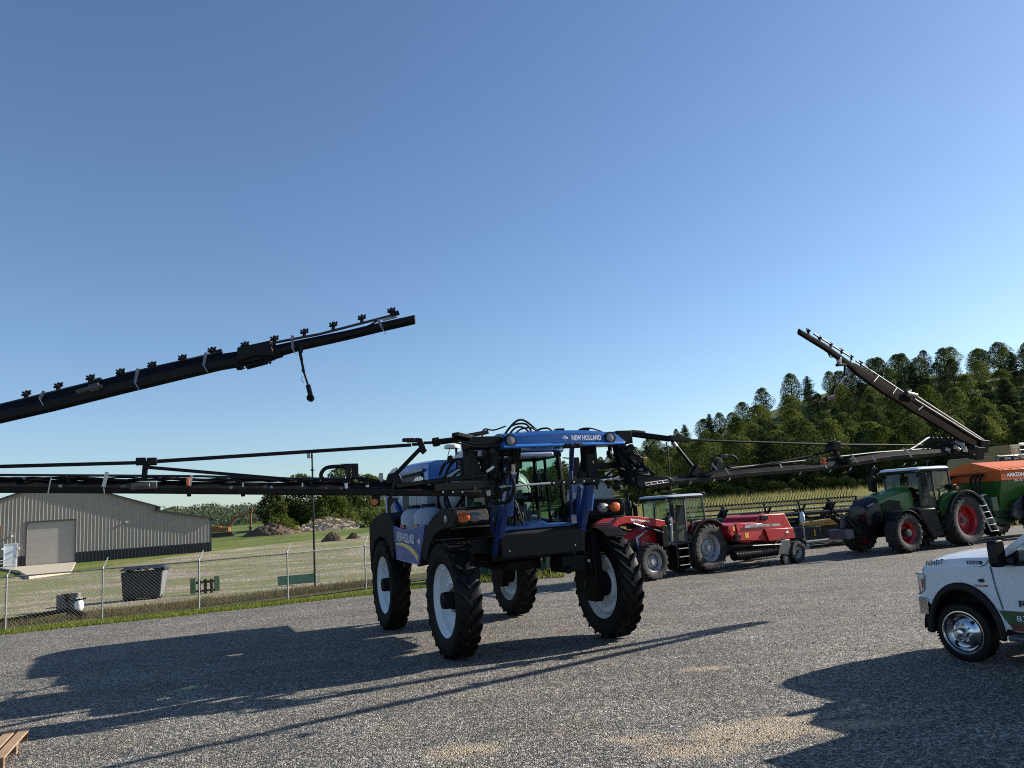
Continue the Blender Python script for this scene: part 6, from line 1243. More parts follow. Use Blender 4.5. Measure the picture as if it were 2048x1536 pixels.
# ---------------- orange topped green spreader behind the green tractor
FMat = Matrix.Translation((FO[0], FO[1], 0)) @ Matrix.Rotation(math.atan2(FF[1], FF[0]), 4, 'Z')
so_ = FMat @ V((-5.6, 0, 0)); SR = rootat('trailed_spreader', so_, FF, 'green trailed spreader with an orange hopper cover and a leaning ladder', 'spreader')
mb = MB()  # local x from FT_ v: x = v + 5.6
def hop(z, xf, xb, hw): return [V((xf, -hw, z)), V((xf, hw, z)), V((xb, hw, z)), V((xb, -hw, z))]
mb.loft([hop(.95, .2, -2.2, .35), hop(1.75, .8, -3.2, .9), hop(2.42, 1.1, -3.9, 1.28)]); hp = mb.build('hopper', GREENP, SR, .03)
mb = MB(); mb.loft([hop(2.42, 1.12, -3.92, 1.3), hop(2.83, 1.12, -3.92, 1.3)]); mb.build('hopper_band', ORANGE, hp, .02)
mb = MB(); mb.loft([[V((x, -1.33, 2.83)), V((x, -.2, 3.22)), V((x, .1, 3.24)), V((x, 1.33, 2.86)), V((x, 1.33, 2.82)), V((x, -1.33, 2.80))] for x in (1.16, -1.2, -3.96)]); cov = mb.build('hopper_cover', mat('orange_sheet', (.6, .14, .035), .5, 0, .1, 2, dirt=.1, spec=.12), SR, .02)
mb = MB()
for k in range(9): x = .9 - k * .55; mb.tube([V((x, -.1, 3.25)), V((x, 1.33, 2.875))], .012, 4)
mb.build('cover_rib', mat('orange_sheet', (), 0), cov)
lettering(hp, 'AMAZONE', (.74, 1.306, 2.56), (-1, 0, 0), (0, 0, 1), .16, INKW, 1.25, bold=.02); lettering(hp, 'ZG-TS', (.3, 1.300, 2.36), (-1, 0, 0), (0, 0, 1), .09, INKW, .5)
mb = MB(); mb.bx(-3.9, 1.6, -.5, .5, .7, .95); mb.bar((1.5, 0, .85), (3.0, 0, .7), .2, .2); mb.prism([(.5, .6), (.7, 1.2), (.1, 1.6), (-.6, 1.6), (-.6, .6)], -.3, .5, 'y'); mb.bx(1.1, 1.5, -.9, 1.0, 1.2, 1.8); mb.build('spreader_frame', GREEND, SR, .03)
mb = MB()
for y in (-.9, -.75, .2, .4, .6): mb.tube(spline([(1.2, y, 2.7), (1.45, y, 2.5), (1.5, y * .9, 1.9), (1.7, y * .7, 1.3)], 5), .05, 7)
mb.bar((1.25, -1.0, 2.72), (1.25, .7, 2.74), .05, .05); mb.build('supply_hose', HOSE, SR)
mb = MB(); mb.box((1.75, -1.25, 2.6), (.06, .5, .55)); mb.build('orange_marker_board', ORANGE, SR, .01)
for y in (-1, 1):
    ag_wheel(SR, V((-1.4, y * 1.0, .9)), .9, .6, .5, y, mat('dark_rim', (.05, .06, .05), .5), TYRE, 20, .05, .0, BLK, .13, .1, nbolt=8, sweep=.5)
    pts = arc(-1.4, .9, 1.05, 15, 165, 12); pin = arc(-1.4, .9, 1.0, 165, 15, 12); mb = MB(); mb.prism(pts + pin, y * .7, y * 1.32, 'y'); mb.build('mudguard', BLKP, SR, .01)
    mb = MB(); mb.prism([(-.6, 1.75), (.0, 1.45), (.2, .95), (-.2, .75), (-.6, .9)], y * .8, y * .95, 'y'); mb.build('side_shield', DGREY, SR, .03)
mb = MB(); a0, a1, b0, b1 = V((2.28, 1.32, .44)), V((1.84, 1.34, .44)), V((2.52, 1.05, 1.86)), V((2.15, 1.05, 1.9))
mb.bar(a0, b0, .035, .05); mb.bar(a1, b1, .035, .05)
for k in range(6): t_ = .02 + k * .175; mb.bar(a0.lerp(b0, t_), a1.lerp(b1, t_), .05, .03)
mb.bar(b0, (1.6, .8, 1.9), .05, .05); mb.bar(b1, (1.5, .8, 1.9), .05, .05); mb.build('ladder', GALV, SR, .004)

# ---------------- tan yellow harvester towering behind
CO = at(2010, 1050, 44.5); CBn = rootat('forage_harvester', (CO.x, CO.y), (-.9, -.43), 'tan yellow harvester with a side catwalk standing behind the spreader', 'harvester')
CMi = (Matrix.Translation((CO.x, CO.y, 0)) @ Matrix.Rotation(math.atan2(-.43, -.9), 4, 'Z')).inverted()
def cq(px, py, Y): return CMi @ at(px, py, Y)
mb = MB(); mb.loft([[V((x, y, z)) for x, z in ((2.1, 1.6), (2.25, 2.2), (2.2, 3.2), (1.95, 3.72), (-.2, 3.75), (-5.5, 3.7), (-5.8, 3.2), (-5.8, 1.5))] for y in (-1.45, 1.45)]); cb = mb.build('body_panel', TANY, CBn, .08)
mb = MB(); mb.bx(-5.6, .4, -1.3, 1.25, 3.72, 4.28); up_ = mb.build('grain_tank', TANY, CBn, .06)
mb = MB(); mb.bx(-.5, -1.25, 1.25, 1.262, 3.8, 4.2)
for k in range(6): mb.bx(-1.2 + k * .12, -1.14 + k * .12, 1.26, 1.275, 3.82, 4.18)
mb.build('vent_grille', BLK, up_)
mb = MB(); mb.bx(2.0, 2.34, -1.5, 1.5, 1.5, 1.75); mb.loft([[V((x, 1.451 + e, z)) for x, z in ((2.27, 2.2), (2.22, 3.2), (1.97, 3.73), (1.75, 3.73), (2.05, 3.1), (2.08, 2.2))] for e in (0, .03)]); mb.build('cheek_trim', DGREY, cb, .02)
mb = MB(); mb.bx(1.85, .3, 1.452, 1.462, 3.42, 3.66); bd = mb.build('name_band', BLK, cb)
lettering(bd, 'CLAAS', (1.35, 1.466, 3.48), (-1, 0, 0), (0, 0, 1), .12, INKW, .55)
mb = MB(); mb.bx(.0, .55, 1.452, 1.47, 2.4, 2.75); mb.bx(-.6, .1, 1.45, 1.465, 3.2, 3.72); mb.build('side_hatch', DGREY, cb, .01)
mb = MB()
for z in (3.95, 4.3): mb.cyl((.3, 1.7, z), (-5.6, 1.7, z), .025, n=7)
for x in (.3, -1.0, -2.4, -3.8, -5.2): mb.cyl((x, 1.7, 3.5), (x, 1.7, 4.3), .022, n=7)
mb.build('catwalk_rail', GALV, CBn)
mb = MB(); mb.bx(-5.7, .4, 1.45, 1.8, 3.48, 3.56); mb.build('catwalk', mat('catwalk_tan', (.35, .27, .15), .5), CBn, .01)
mb = MB(); mb.bar((.9, 1.75, 2.7), (.75, 1.6, 4.2), .04, .04); mb.bar((.3, 1.75, 2.7), (.15, 1.6, 4.2), .04, .04)
for k in range(5): mb.bar((.88 - k * .03, 1.74 - k * .03, 2.9 + k * .3), (.28 - k * .03, 1.74 - k * .03, 2.9 + k * .3), .03, .03)
mb.build('ladder', GALV, CBn)
mb = MB(); mb.ball((-2.2, 1.3, 4.12), .09); mb.build('beacon', AMBER, CBn)
mb = MB(); mb.box((-1.55, 1.27, 4.12), (.2, .01, .16)); mb.build('white_sticker', INKW, up_)
for v, Rr, Wd in ((1.0, .95, .8), (-4.0, .75, .6)):
    for s in (-1, 1): ag_wheel(CBn, V((v, s * 1.2, Rr)), Rr, Wd, Rr * .5, s, TANY, TYRE, 18, .05, .0, BLK, .14, .1, sweep=.5)
# ================================================================ white service truck at the right edge
th = R(60); TF = V((-math.cos(th), math.sin(th), 0)); TW = gr(1933, 1324); TLf = V((-TF.y, TF.x, 0)); TO = TW - TLf * 1.0
TK = rootat('pickup_truck', (TO.x, TO.y), TF, 'white pickup truck with dark fender flares and a chrome front wheel, cut by the frame', 'truck')
# body side outline with wheel arch, lofted across with tumblehome
def tside(y, z0=.52, inset=0):
    return [V((x, y, z)) for x, z in ()]
mb = MB()
# hood and front: rings across the width from nose back to the windscreen base
def nring(x, hw, zt, zs, zb):
    return [V((x, -hw, zb)), V((x, -hw, zs)), V((x, -hw + .05, zs + .13)), V((x, -hw * .62, zt)), V((x, 0, zt + .025)), V((x, hw * .62, zt)), V((x, hw - .05, zs + .13)), V((x, hw, zs)), V((x, hw, zb))]
mb.loft([nring(.66, .70, 1.28, 1.10, 1.02), nring(.62, .82, 1.345, 1.16, 1.0), nring(.50, .93, 1.42, 1.22, .96), nring(.3, .965, 1.48, 1.28, 1.0), nring(-.1, .97, 1.53, 1.32, 1.05), nring(-.52, .97, 1.555, 1.34, 1.0), nring(-.75, .965, 1.57, 1.36, .96)])
mb.bx(-.75, -.5, -.97, .97, .50, 1.05); bod = mb.build('truck_body', WHITE, TK, .03, angle=30)
# front fender skin with a round arch
for s in (-1, 1):
    A_ = arc(0, .41, .58, 8, 172, 22)
    out = [(.62, .62), (.66, .92), (.64, 1.24), (.3, 1.30), (-.1, 1.34), (-.54, 1.36), (-.50, .98), (-.62, .50), (-.575, .5)] + A_[::-1][0:]
    mb = MB(); mb.prism([(.53, .86), (.555, .95), (.55, 1.22), (.3, 1.30), (-.1, 1.34), (-.535, 1.36), (-.565, 1.1), (-.62, .72), (-.63, .48)] + [(-.06 + .48 * math.cos(R(a)), .41 + .60 * math.sin(R(a))) for a in range(174, 28, -8)], s * .955, s * .985, 'y'); ff = mb.build('front_fender', WHITE, TK, .012)
    mb = MB(); mb.prism([(-.07 + .555 * math.cos(R(a)), .41 + .71 * math.sin(R(a))) for a in range(-4, 190, 7)] + [(-.06 + .47 * math.cos(R(a)), .41 + .595 * math.sin(R(a))) for a in range(185, -5, -7)], s * .96, s * 1.03, 'y'); mb.build('fender_flare', BLKP, ff, .025)
    mb = MB(); mb.loft([[V((x, s * .95, z)) for x, z in arc(0, .41, .6, 0, 180, 20)], [V((x, s * .6, z)) for x, z in arc(0, .41, .6, 0, 180, 20)]], closed=False, caps=False); mb.sheet([V((x, s * .6, z)) for x, z in arc(0, .41, .6, 0, 180, 20)]); mb.build('wheel_housing', mat('housing_black', (.008, .008, .008), .9), ff, fix=False)
    # headlight wrapping round the corner, chrome bezel
    mb = MB(); mb.loft([[V((x, s * y, z)) for x, y, z in ((.47, 1.0, 1.20), (.60, .96, 1.20), (.665, .72, 1.18), (.67, .55, 1.12))], [V((x, s * y, z)) for x, y, z in ((.50, 1.0, .98), (.60, .96, .92), (.67, .74, .92), (.68, .55, .94))]], closed=False, caps=False); hl = mb.build('headlight', LENS, TK, fix=True)
    mb = MB(); mb.tube([V((.455, s * 1.0, 1.2)), V((.49, s * 1.0, .98)), V((.60, s * .965, .91)), V((.665, s * .84, .91))], .012, 6); mb.tube([V((.46, s * .995, 1.215)), V((.605, s * .96, 1.215)), V((.67, s * .73, 1.195))], .02, 6); mb.build('lamp_bezel', CHROME, hl)
    mb = MB(); mb.box((.505, s * 1.004, 1.08), (.025, .01, .13)); mb.build('side_marker', AMBER, hl, .004)
    # front door, mirror
    mb = MB(); mb.loft([[V((x, s * y, z)) for x, y, z in ((-.55, .972, 1.36), (-.58, .985, 1.1), (-.64, .98, .72), (-.66, .96, .50), (-1.72, .96, .50), (-1.72, .985, 1.1), (-1.72, .972, 1.40))], [V((x, s * (y - .05), z)) for x, y, z in ((-.55, .972, 1.36), (-.58, .985, 1.1), (-.64, .98, .72), (-.66, .96, .50), (-1.72, .96, .50), (-1.72, .985, 1.1), (-1.72, .972, 1.40))]]); dr = mb.build('front_door', WHITE, TK, .014)
    mb = MB(); mb.box((-1.56, s * 1.0, 1.22), (.2, .03, .05)); mb.build('door_handle', BLKP, dr, .012)
    mb = MB(); mb.loft([[V((x, s * .965, z)) for x, z in ((-.62, 1.40), (-1.68, 1.43), (-1.66, 1.95), (-1.22, 1.93))], [V((x, s * .90, z)) for x, z in ((-.62, 1.40), (-1.68, 1.43), (-1.66, 1.95), (-1.22, 1.93))]][:1] + [], caps=False) if False else None
    mb = MB(); mb.sheet([V((-.72, s * .955, 1.405)), V((-1.68, s * .955, 1.43)), V((-1.68, s * .80, 1.93)), V((-1.30, s * .80, 1.93))]); mb.build('door_window', GLASSD, dr, smooth=False, fix=False)
    mb = MB(); mb.prism([(-.62, 1.37), (-.66, 1.43), (-.95, 1.60), (-.93, 1.4)], s * .945, s * .975, 'y'); mb.bar((-.80, s * .96, 1.42), (-.90, s * 1.12, 1.46), .1, .09)
    mb.loft([[V((-.82 - dx, s * y, z)) for y, z in rr(.23, .36, .07, 4, 1.21, 1.56)] for dx in (-.09, -.04, .03)]); mi_ = mb.build('wing_mirror', BLKP, TK, .02)
    mb = MB(); mb.box((-.735, s * 1.25, 1.66), (.03, .09, .05)); mb.build('mirror_lamp', LENS, mi_, .01)
    # green and red rocker graphics with lettering
    mb = MB(); mb.prism([(-.57, .765), (-1.72, .765), (-1.72, .58), (-.68, .58)], s * .984, s * .990, 'y'); gs = mb.build('green_stripe', mat('green_film', (.012, .07, .03), .35, 0, .08, 2, coat=.3), dr)
    mb = MB(); mb.prism([(-.69, .578), (-1.72, .578), (-1.72, .50), (-.73, .50)], s * .979, s * .988, 'y'); mb.build('red_stripe', mat('maroon_film', (.13, .02, .02), .35, 0, .08, 2, coat=.3), dr)
    if s > 0: lettering(gs, '833-9', (-.80, s * .993, .635), (-s, 0, 0), (0, 0, 1), .075, INKW, .34)
    if s > 0: lettering(dr, 'RE', (-.86, s * .994, .83), (-s, 0, 0), (0, 0, 1), .085, INK, .2, bold=.02)
    mb = MB(); mb.prism([(-.97, .95), (-1.15, 1.17), (-1.34, .95), (-1.25, .95), (-1.15, 1.07), (-1.05, .95)], s * .986, s * .992, 'y'); mb.build('peak_logo', INK, dr)
    mb = MB(); mb.prism([(-1.04, .95), (-1.14, 1.05), (-1.2, 1.0), (-1.12, .95)], s * .987, s * .9935, 'y'); mb.build('logo_leaf', mat('leaf_gold', (.5, .35, .05), .4), dr)
    lettering(ff, 'FENDT', (.43 if s > 0 else .13, s * .955, 1.335), (-s, 0, .14 * s), (0, -.25 * s, 1), .07, INK, .30, shear=.15, bold=.02, depth=.012)
    mb = MB(); mb.bx(-.20, -.42, s * .948, s * .958, 1.38, 1.43); eb = mb.build('model_badge', mat('badge_navy', (.02, .02, .06), .3), ff, .006); lettering(eb, '5500', (-.225 if s > 0 else -.39, s * .961, 1.39), (-s, 0, 0), (0, 0, 1), .03, INKW, .16)
    mb = MB(); mb.prism([(-.33, 1.15), (-.36, 1.18), (-.42, 1.19), (-.44, 1.16), (-.41, 1.13), (-.37, 1.14)], s * .986, s * .99, 'y'); mb.build('side_emblem', INK, ff); 
    mb = MB(); mb.bx(-.29, -.47, s * .986, s * .99, 1.075, 1.10); eb = mb.build('engine_badge', mat('badge_red', (.3, .03, .03), .35), ff); lettering(eb, 'CUMMINS', (-.305 if s > 0 else -.455, s * .992, 1.08), (-s, 0, 0), (0, 0, 1), .015, INKW, .13)
    # shut lines
    mb = MB(); mb.tube([V((x, s * y, z)) for x, y, z in ((-.545, .979, 1.36), (-.572, .987, 1.1), (-.632, .985, .78))], .006, 5); mb.tube([V((x, s * y, z)) for x, y, z in ((.50, .962, 1.215), (.3, .975, 1.285), (-.1, .98, 1.325), (-.38, .978, 1.345), (-.47, .965, 1.38), (-.52, .945, 1.45))], .0055, 5); mb.islands('shut_line', mat('seam_dark', (.03, .032, .036), .6), TK)
    # running board
    mb = MB(); mb.loft([[V((x, s * y, z)) for y, z in ((.86, .44), (1.0, .44), (1.04, .41), (1.02, .36), (.86, .36))] for x in (-.66, -2.9)]); mb.bar((-.9, s * .8, .5), (-.9, s * .9, .4), .06, .05); mb.build('running_board', mat('board_grey', (.12, .13, .15), .4, .4), TK, .012)
# bumper
mb = MB(); mb.loft([[V((x, y, z)) for y, x in ((-1.02, .44), (-.99, .62), (-.78, .70), (-.3, .74), (.3, .74), (.78, .70), (.99, .62), (1.02, .44), (.92, .54), (.7, .62), (.2, .66), (-.2, .66), (-.7, .62), (-.92, .54))] for z in (.62, .72, .84, .88)]); mb.build('front_bumper', CHROME, TK, .02)
mb = MB(); mb.loft([[V((x, y, z)) for y, x in ((-1.0, .46), (-.96, .56), (-.74, .64), (0, .70), (.74, .64), (.96, .56), (1.0, .46), (.6, .45), (-.6, .45))] for z in (.36, .5, .62)]); mb.build('front_valance', BLKP, TK, .02)
mb = MB(); mb.loft([[V((x, y, z)) for y, x in ((-.52, .69), (0, .72), (.52, .69), (.52, .60), (-.52, .60))] for z in (.9, 1.22)])
for k in range(4): mb.bx(.71, .735, -.5, .5, .94 + k * .07, .965 + k * .07)
mb.build('radiator_grille', BLKP, TK, .008)
# cab greenhouse
mb = MB()
for s in (-1, 1):
    mb.bar((-.68, s * .92, 1.50), (-1.30, s * .77, 1.97), .07, .09); mb.bar((-1.70, s * .95, 1.40), (-1.72, s * .79, 1.97), .08, .08); mb.bar((-1.9, s * .95, 1.42), (-1.9, s * .79, 1.97), .1, .1)
    mb.bar((-1.28, s * .79, 1.965), (-1.94, s * .79, 1.965), .08, .06)
mb.bar((-1.3, -.78, 1.975), (-1.3, .78, 1.975), .08, .05); mb.loft([[V((cx + hx * p[0] * 2, hy * p[1] * 2, z)) for p in rr(1, 1, .12, 4)] for z, cx, hx, hy in ((1.96, -1.6, .36, .80), (2.01, -1.6, .35, .79), (2.05, -1.62, .30, .68))])
mb.bx(-1.95, -1.72, -.985, .985, .50, 1.42); mb.bx(-1.95, -.62, -.8, .8, .45, .62); cabt = mb.build('cab_shell', WHITE, TK, .03)
mb = MB(); mb.sheet([V((-.70, -.86, 1.52)), V((-.62, 0, 1.53)), V((-.70, .86, 1.52)), V((-1.29, .74, 1.96)), V((-1.25, 0, 1.97)), V((-1.29, -.74, 1.96))]); mb.build('windscreen', GLASSD, TK, smooth=False, fix=False)
mb = MB()
for s in (-1, 1): mb.box((-1.5, s * .42, 1.0), (.5, .5, .2)); mb.box((-1.72, s * .42, 1.35), (.16, .5, .7), (0, R(-10), 0)); mb.box((-1.8, s * .42, 1.74), (.1, .26, .16))
mb.bx(-1.0, -.75, -.8, .8, 1.0, 1.42); mb.build('cab_seats', SEATM, TK, .04)
mb = MB(); mb.tube([V((-1.25 - .12 * math.sin(a), .42 + .19 * math.cos(a), 1.38 + .15 * math.sin(a))) for a in [2 * PI * k / 20 for k in range(21)]], .015, 6); mb.build('steering_wheel', BLKP, TK)
# service bed and frame behind the cab (beyond the frame edge)
mb = MB(); mb.bx(-5.6, -1.98, -1.05, 1.05, .75, 2.52); mb.build('service_body', WHITE, TK, .03)
mb = MB(); mb.bx(-5.5, .8, -.42, .42, .45, .65); mb.bx(-.1, .1, -.85, .85, .36, .5); mb.bx(-4.3, -4.1, -.9, .9, .36, .5); mb.build('chassis', BLK, TK, .02)
def truck_wheel(x, s, dual=False):
    w = empty('wheel', (x, s * .86, .405), 0, TK); Rt, Wd = .405, .235; hw = Wd / 2
    mb = MB(); mb.lathe([(.255, -hw * .9), (.30, -hw), (.36, -hw), (.39, -hw * .92), (Rt, -hw * .72), (Rt, hw * .72), (.39, hw * .92), (.36, hw), (.30, hw), (.255, hw * .9)], (0, 0, 0), (0, 1, 0), 60)
    for yy in (-.055, -.02, .02, .055):
        pass
    for k in range(60):
        a = 2 * PI * k / 60
        for q in (-1, 1): p = V((math.cos(a) * Rt, q * hw * .74, math.sin(a) * Rt)); mb.box(p, (.009, .05, .02), Euler((0, -a, 0)).to_matrix())
    mb.build('tyre', TYRE, w)
    f = s; mb = MB()
    prof = [(.30, hw * .96), (.304, hw * 1.05), (.290, hw * 1.06), (.275, hw * .92), (.25, hw * .62), (.228, hw * .42), (.205, hw * .5), (.18, hw * .72), (.14, hw * .98), (.105, hw * 1.06), (.10, hw * .98), (.075, hw * .98), (.07, hw * 1.5), (.055, hw * 1.75), (.03, hw * 1.82), (.001, hw * 1.82)]
    mb.lathe([(a, f * b_) for a, b_ in prof], (0, 0, 0), (0, 1, 0), 48); rim = mb.build('rim', CHROME, w)
    mb = MB()
    for k in range(8): a = 2 * PI * k / 8 + .2; p = V((math.cos(a) * .122, f * hw * .98, math.sin(a) * .122)); mb.cyl(p, p + V((0, f * .05, 0)), .015, .012, 6)
    mb.build('lug_nut', CHROME, rim)
    mb = MB()
    for k in range(4): a = 2 * PI * k / 4 + .75; p = V((math.cos(a) * .195, f * hw * .62, math.sin(a) * .195)); mb.cyl(p - V((0, f * .02, 0)), p + V((0, f * .012, 0)), .026, n=12)
    mb.build('hand_hole', mat('housing_black', (), 0), rim)
for x in (0, -4.2):
    for s in (-1, 1): truck_wheel(x, s)

# ================================================================ metal barn
P0 = at(22, 1132, 72); P1_ = at(421, 1103, 79.6); bd_ = V((P1_.x - P0.x, P1_.y - P0.y, 0)).normalized(); bn = V((bd_.y, -bd_.x, 0))
BZ = .42; BR = empty('metal_barn', (P0.x, P0.y, BZ), math.atan2(bd_.y, bd_.x)); tag(BR, 'long beige ribbed metal barn with a dark roof edge and a big roller door', 'barn')
BRI = (Matrix.Translation((P0.x, P0.y, BZ)) @ Matrix.Rotation(math.atan2(bd_.y, bd_.x), 4, 'Z')).inverted()
def bq(px, py): q = BRI @ onplane(px, py, P0, bn); return q.x, q.z
sR, _ = bq(421, 1103); sE, zE = bq(313, 1014); sK, zK = bq(115, 962); sS, zS = bq(309, 1022); sT, zT = bq(421, 1037)
sLft = 2 * sK - sE
prof = [(sLft, -.4), (sR, -.4), (sR, zT), (sS, zS), (sE, zE), (sK, zK), (sLft, zE)]
def topz(x):
    if x > sE: return zS + (zT - zS) * (x - sS) / (sR - sS)
    if x > sK: return zK + (zE - zK) * (x - sK) / (sE - sK)
    return zK + (zE - zK) * (sK - x) / (sK - sLft)
dx0, dz0 = bq(52, 1131); dx1, dz1 = bq(151, 1040)
BEIGE = mat('beige_steel_siding', (.31, .28, .245), .45, 0, .05, .6, dirt=.15, dirtcol=(.3, .27, .22)); WAIN = mat('dark_wainscot', (.018, .022, .028), .4, 0, .1, .8); ROOFM = mat('dark_roof_metal', (.035, .042, .046), .4, 0, .1, .5)
mb = MB(); mb.prism([(x, z) for x, z in [(sLft, -.4), (dx0, -.4), (dx0, dz1), (dx1, dz1), (dx1, -.4), (sR, -.4), (sR, zT), (sS, zS), (sE, zE), (sK, zK), (sLft, zE)]], 0, .15, 'y')
mb.bx(sR - .15, sR, .15, 24, -.4, zT - .1); mb.bx(sLft, sLft + .15, .15, 24, -.4, zE - .1); mb.prism(prof, 24, 24.15, 'y'); mb.build('wall', BEIGE, BR)
mb = MB(); x = sLft + .1
while x < sR - .12:
    z0 = dz1 + .12 if dx0 - .1 < x < dx1 + .1 else .92
    z1 = topz(x) - .05
    mb.loft([[V((x - .055, 0, z)), V((x - .03, -.045, z)), V((x + .03, -.045, z)), V((x + .055, 0, z))] for z in (z0, z1)]); x += .305
mb.build('wall_ribs', BEIGE, BR)
mb = MB()
wx0, wz0 = bq(8, 1132); wx1, wz1 = bq(34, 1088)
for a, b_ in ((sLft, wx0), (wx1, dx0 - .08), (dx1 + .08, sR + .02)):
    mb.bx(a, b_, -.03, -.002, -.4, .92); x = a + .15
    while x < b_ - .05: mb.loft([[V((x - .05, -.03, z)), V((x - .03, -.07, z)), V((x + .03, -.07, z)), V((x + .05, -.03, z))] for z in (-.4, .90)]); x += .305
mb.build('wainscot', WAIN, BR)
mb = MB(); mb.bx(dx0, dx1, .10, .16, -.35, dz1)
for k in range(1, 5): mb.bx(dx0, dx1, .096, .1, dz1 * k / 5 - .008, dz1 * k / 5 + .008)
rd = mb.build('roller_door', mat('door_beige', (.36, .33, .29), .45, 0, .04, .5), BR)
mb = MB(); mb.bx(dx0 - .09, dx0, -.08, .1, -.3, dz1 + .09); mb.bx(dx1, dx1 + .09, -.05, .1, -.3, dz1 + .09); mb.bx(dx0, dx1, -.05, .1, dz1, dz1 + .09); mb.build('door_trim', mat('trim_dark', (.05, .05, .05), .5), rd)
mb = MB(); mb.bx(wx0, wx1, -.06, -.01, wz0 - .02, wz1); wd_ = mb.build('walk_door', mat('door_white', (.66, .7, .74), .4, 0, .03), BR, .01)
mb = MB(); mb.bx(wx0 - .07, wx0, -.09, -.0, wz0 - .1, wz1 + .07); mb.bx(wx1, wx1 + .07, -.09, 0, wz0 - .1, wz1 + .07); mb.bx(wx0, wx1, -.09, 0, wz1, wz1 + .07); mb.build('door_frame', mat('frame_white', (.7, .7, .68), .4), wd_); mb = MB(); mb.ball((wx1 - .12, -.1, 1.0), .05); mb.build('door_handle', BLK, wd_)
def slab(x0, z0, x1, z1, name='roof'):
    d = V((x1 - x0, 0, z1 - z0)).normalized(); n = V((-d.z, 0, d.x)); n = n if n.z > 0 else -n
    a = V((x0, 0, z0)); b_ = V((x1, 0, z1)); mb = MB(); mb.loft([[a + V((0, y, 0)), b_ + V((0, y, 0)), b_ + n * .14 + V((0, y, 0)), a + n * .14 + V((0, y, 0))] for y in (-.34, 24.4)])
    L_ = (b_ - a).length; k = .4
    while k < L_: p = a + d * k + n * .14; mb.bar(p + V((0, -.33, .01)), p + V((0, 24.3, .01)), .05, .03); k += .6
    return mb.build(name, ROOFM, BR)
kk = (zE - zK) / (sE - sK); slab(sK, zK, sE + .35, zE + kk * .35); slab(sLft - .35, zE + kk * .35, sK, zK); k2 = (zT - zS) / (sR - sS); slab(sS - .1, zS - .0, sR + .3, zT + k2 * .3)
mb = MB(); mb.bx(sE + .02, sE + .35, -.34, 24, zE + kk * .35 - .2, zE + kk * .35); mb.bx(sR + .2, sR + .34, -.34, 24, zT + k2 * .3 - .16, zT + k2 * .3); mb.bx(sR, sR + .1, -.06, .15, -.4, zT); mb.build('roof_gutter', ROOFM, BR)
mb = MB()
for px, py in ((24, 1072), (38, 1097), (253, 1044), (5, 1098)): q = bq(px, py); mb.box((q[0], -.1, q[1]), (.14, .16, .16))
mb.build('wall_lamp', INKW, BR)
q0 = bq(3, 1060); mb = MB(); mb.bx(q0[0] - 1.2, q0[0], -.12, -.0, q0[1] - .8, q0[1] + .4); mb.build('wall_panel', mat('brown_panel', (.2, .12, .08), .5), BR)
# concrete apron and porch rail
W4 = Matrix.Translation((P0.x, P0.y, BZ)) @ Matrix.Rotation(math.atan2(bd_.y, bd_.x), 4, 'Z')
CONC = mat('pale_concrete', (.42, .36, .27), .8, 0, .1, .8, dirt=.2, dirtcol=(.4, .36, .3), bump=.2)
mb = MB(); c_ = [W4 @ V(p) for p in ((dx0 - 2.0, -.02, .02), (dx1 + .1, -.02, .02))] + [gr(141, 1143, .25), gr(58, 1153, .25), gr(38, 1141, .38)]
mb.loft([[V((p.x, p.y, p.z - .5)) for p in c_], c_]); 
for k in range(1, 4):
    t_ = k / 4; a = c_[0].lerp(c_[3], t_); b_ = c_[1].lerp(c_[2], t_); mb.bar(a + V((0, 0, .004)), b_ + V((0, 0, .004)), .06, .01, mi=1)
ap = mb.build('concrete_apron', [CONC, mat('joint_dark', (.2, .17, .13), .9)], None); tag(ap, kind='structure')
a = W4 @ V((wx0 - 4, -2.2, 0)); pr_ = rootat('porch_rail', (a.x, a.y), bd_, 'low white railing in front of the white barn door', 'railing'); pr_.location.z = BZ - .35
mb = MB()
for z in (.45, .8, 1.05): mb.bx(-1, 5.2, -.04, .04, z - .05, z + .05)
mb.build('rail', mat('rail_white', (.6, .58, .55), .5), pr_)
for x in (-1, 1, 3, 5.1): mb = MB(); mb.bx(x - .06, x + .06, -.07, .07, -.3, 1.1); mb.build('post', mat('rail_white', (), 0), pr_)

# ================================================================ chain link fence
FP = [(-20.6, 21.5), (-18.1, 22.9), (-15.73, 24.2), (-13.48, 25.48), (-10.84, 26.57), (-8.35, 28.14), (-6.03, 30.3), (-3.7, 32.6), (-1.3, 34.9), (1.2, 37.2)]
FE = empty('wire_fence', (FP[2][0], FP[2][1], 0)); tag(FE, 'chain link wire fence with grey steel posts along the lot', 'fence'); fo = V((FP[2][0], FP[2][1], 0))
FH = 1.58; GP = mat('post_grey', (.27, .27, .275), .5, .3, .12, 5); WIRE = mat('wire_grey', (.16, .157, .15), .6, .0, .1, 9)
for (x, y) in FP:
    p = V((x, y, 0)) - fo; mb = MB(); mb.cyl(p + V((0, 0, -.2)), p + V((0, 0, FH + .02)), .027, n=10); mb.lathe([(.034, 0), (.034, .05), (.016, .08)], p + V((0, 0, FH)), (0, 0, 1), 10); po = mb.build('post', GP, FE)
    mb = MB(); mb.bar(p + V((0, 0, FH + .02)), p + V((.10, .12, FH + .36)), .03, .02); mb.build('barb_arm', GALV, po)
for a, b_ in zip(FP[:-1], FP[1:]):
    a = V((*a, 0)) - fo; b_ = V((*b_, 0)) - fo; mb = MB(); mb.cyl(a + V((0, 0, FH)), b_ + V((0, 0, FH)), .021, n=8); mb.build('top_rail', mat('rail_steel', (.17, .17, .175), .5, .5), FE)
mb = MB(); wr = .0026
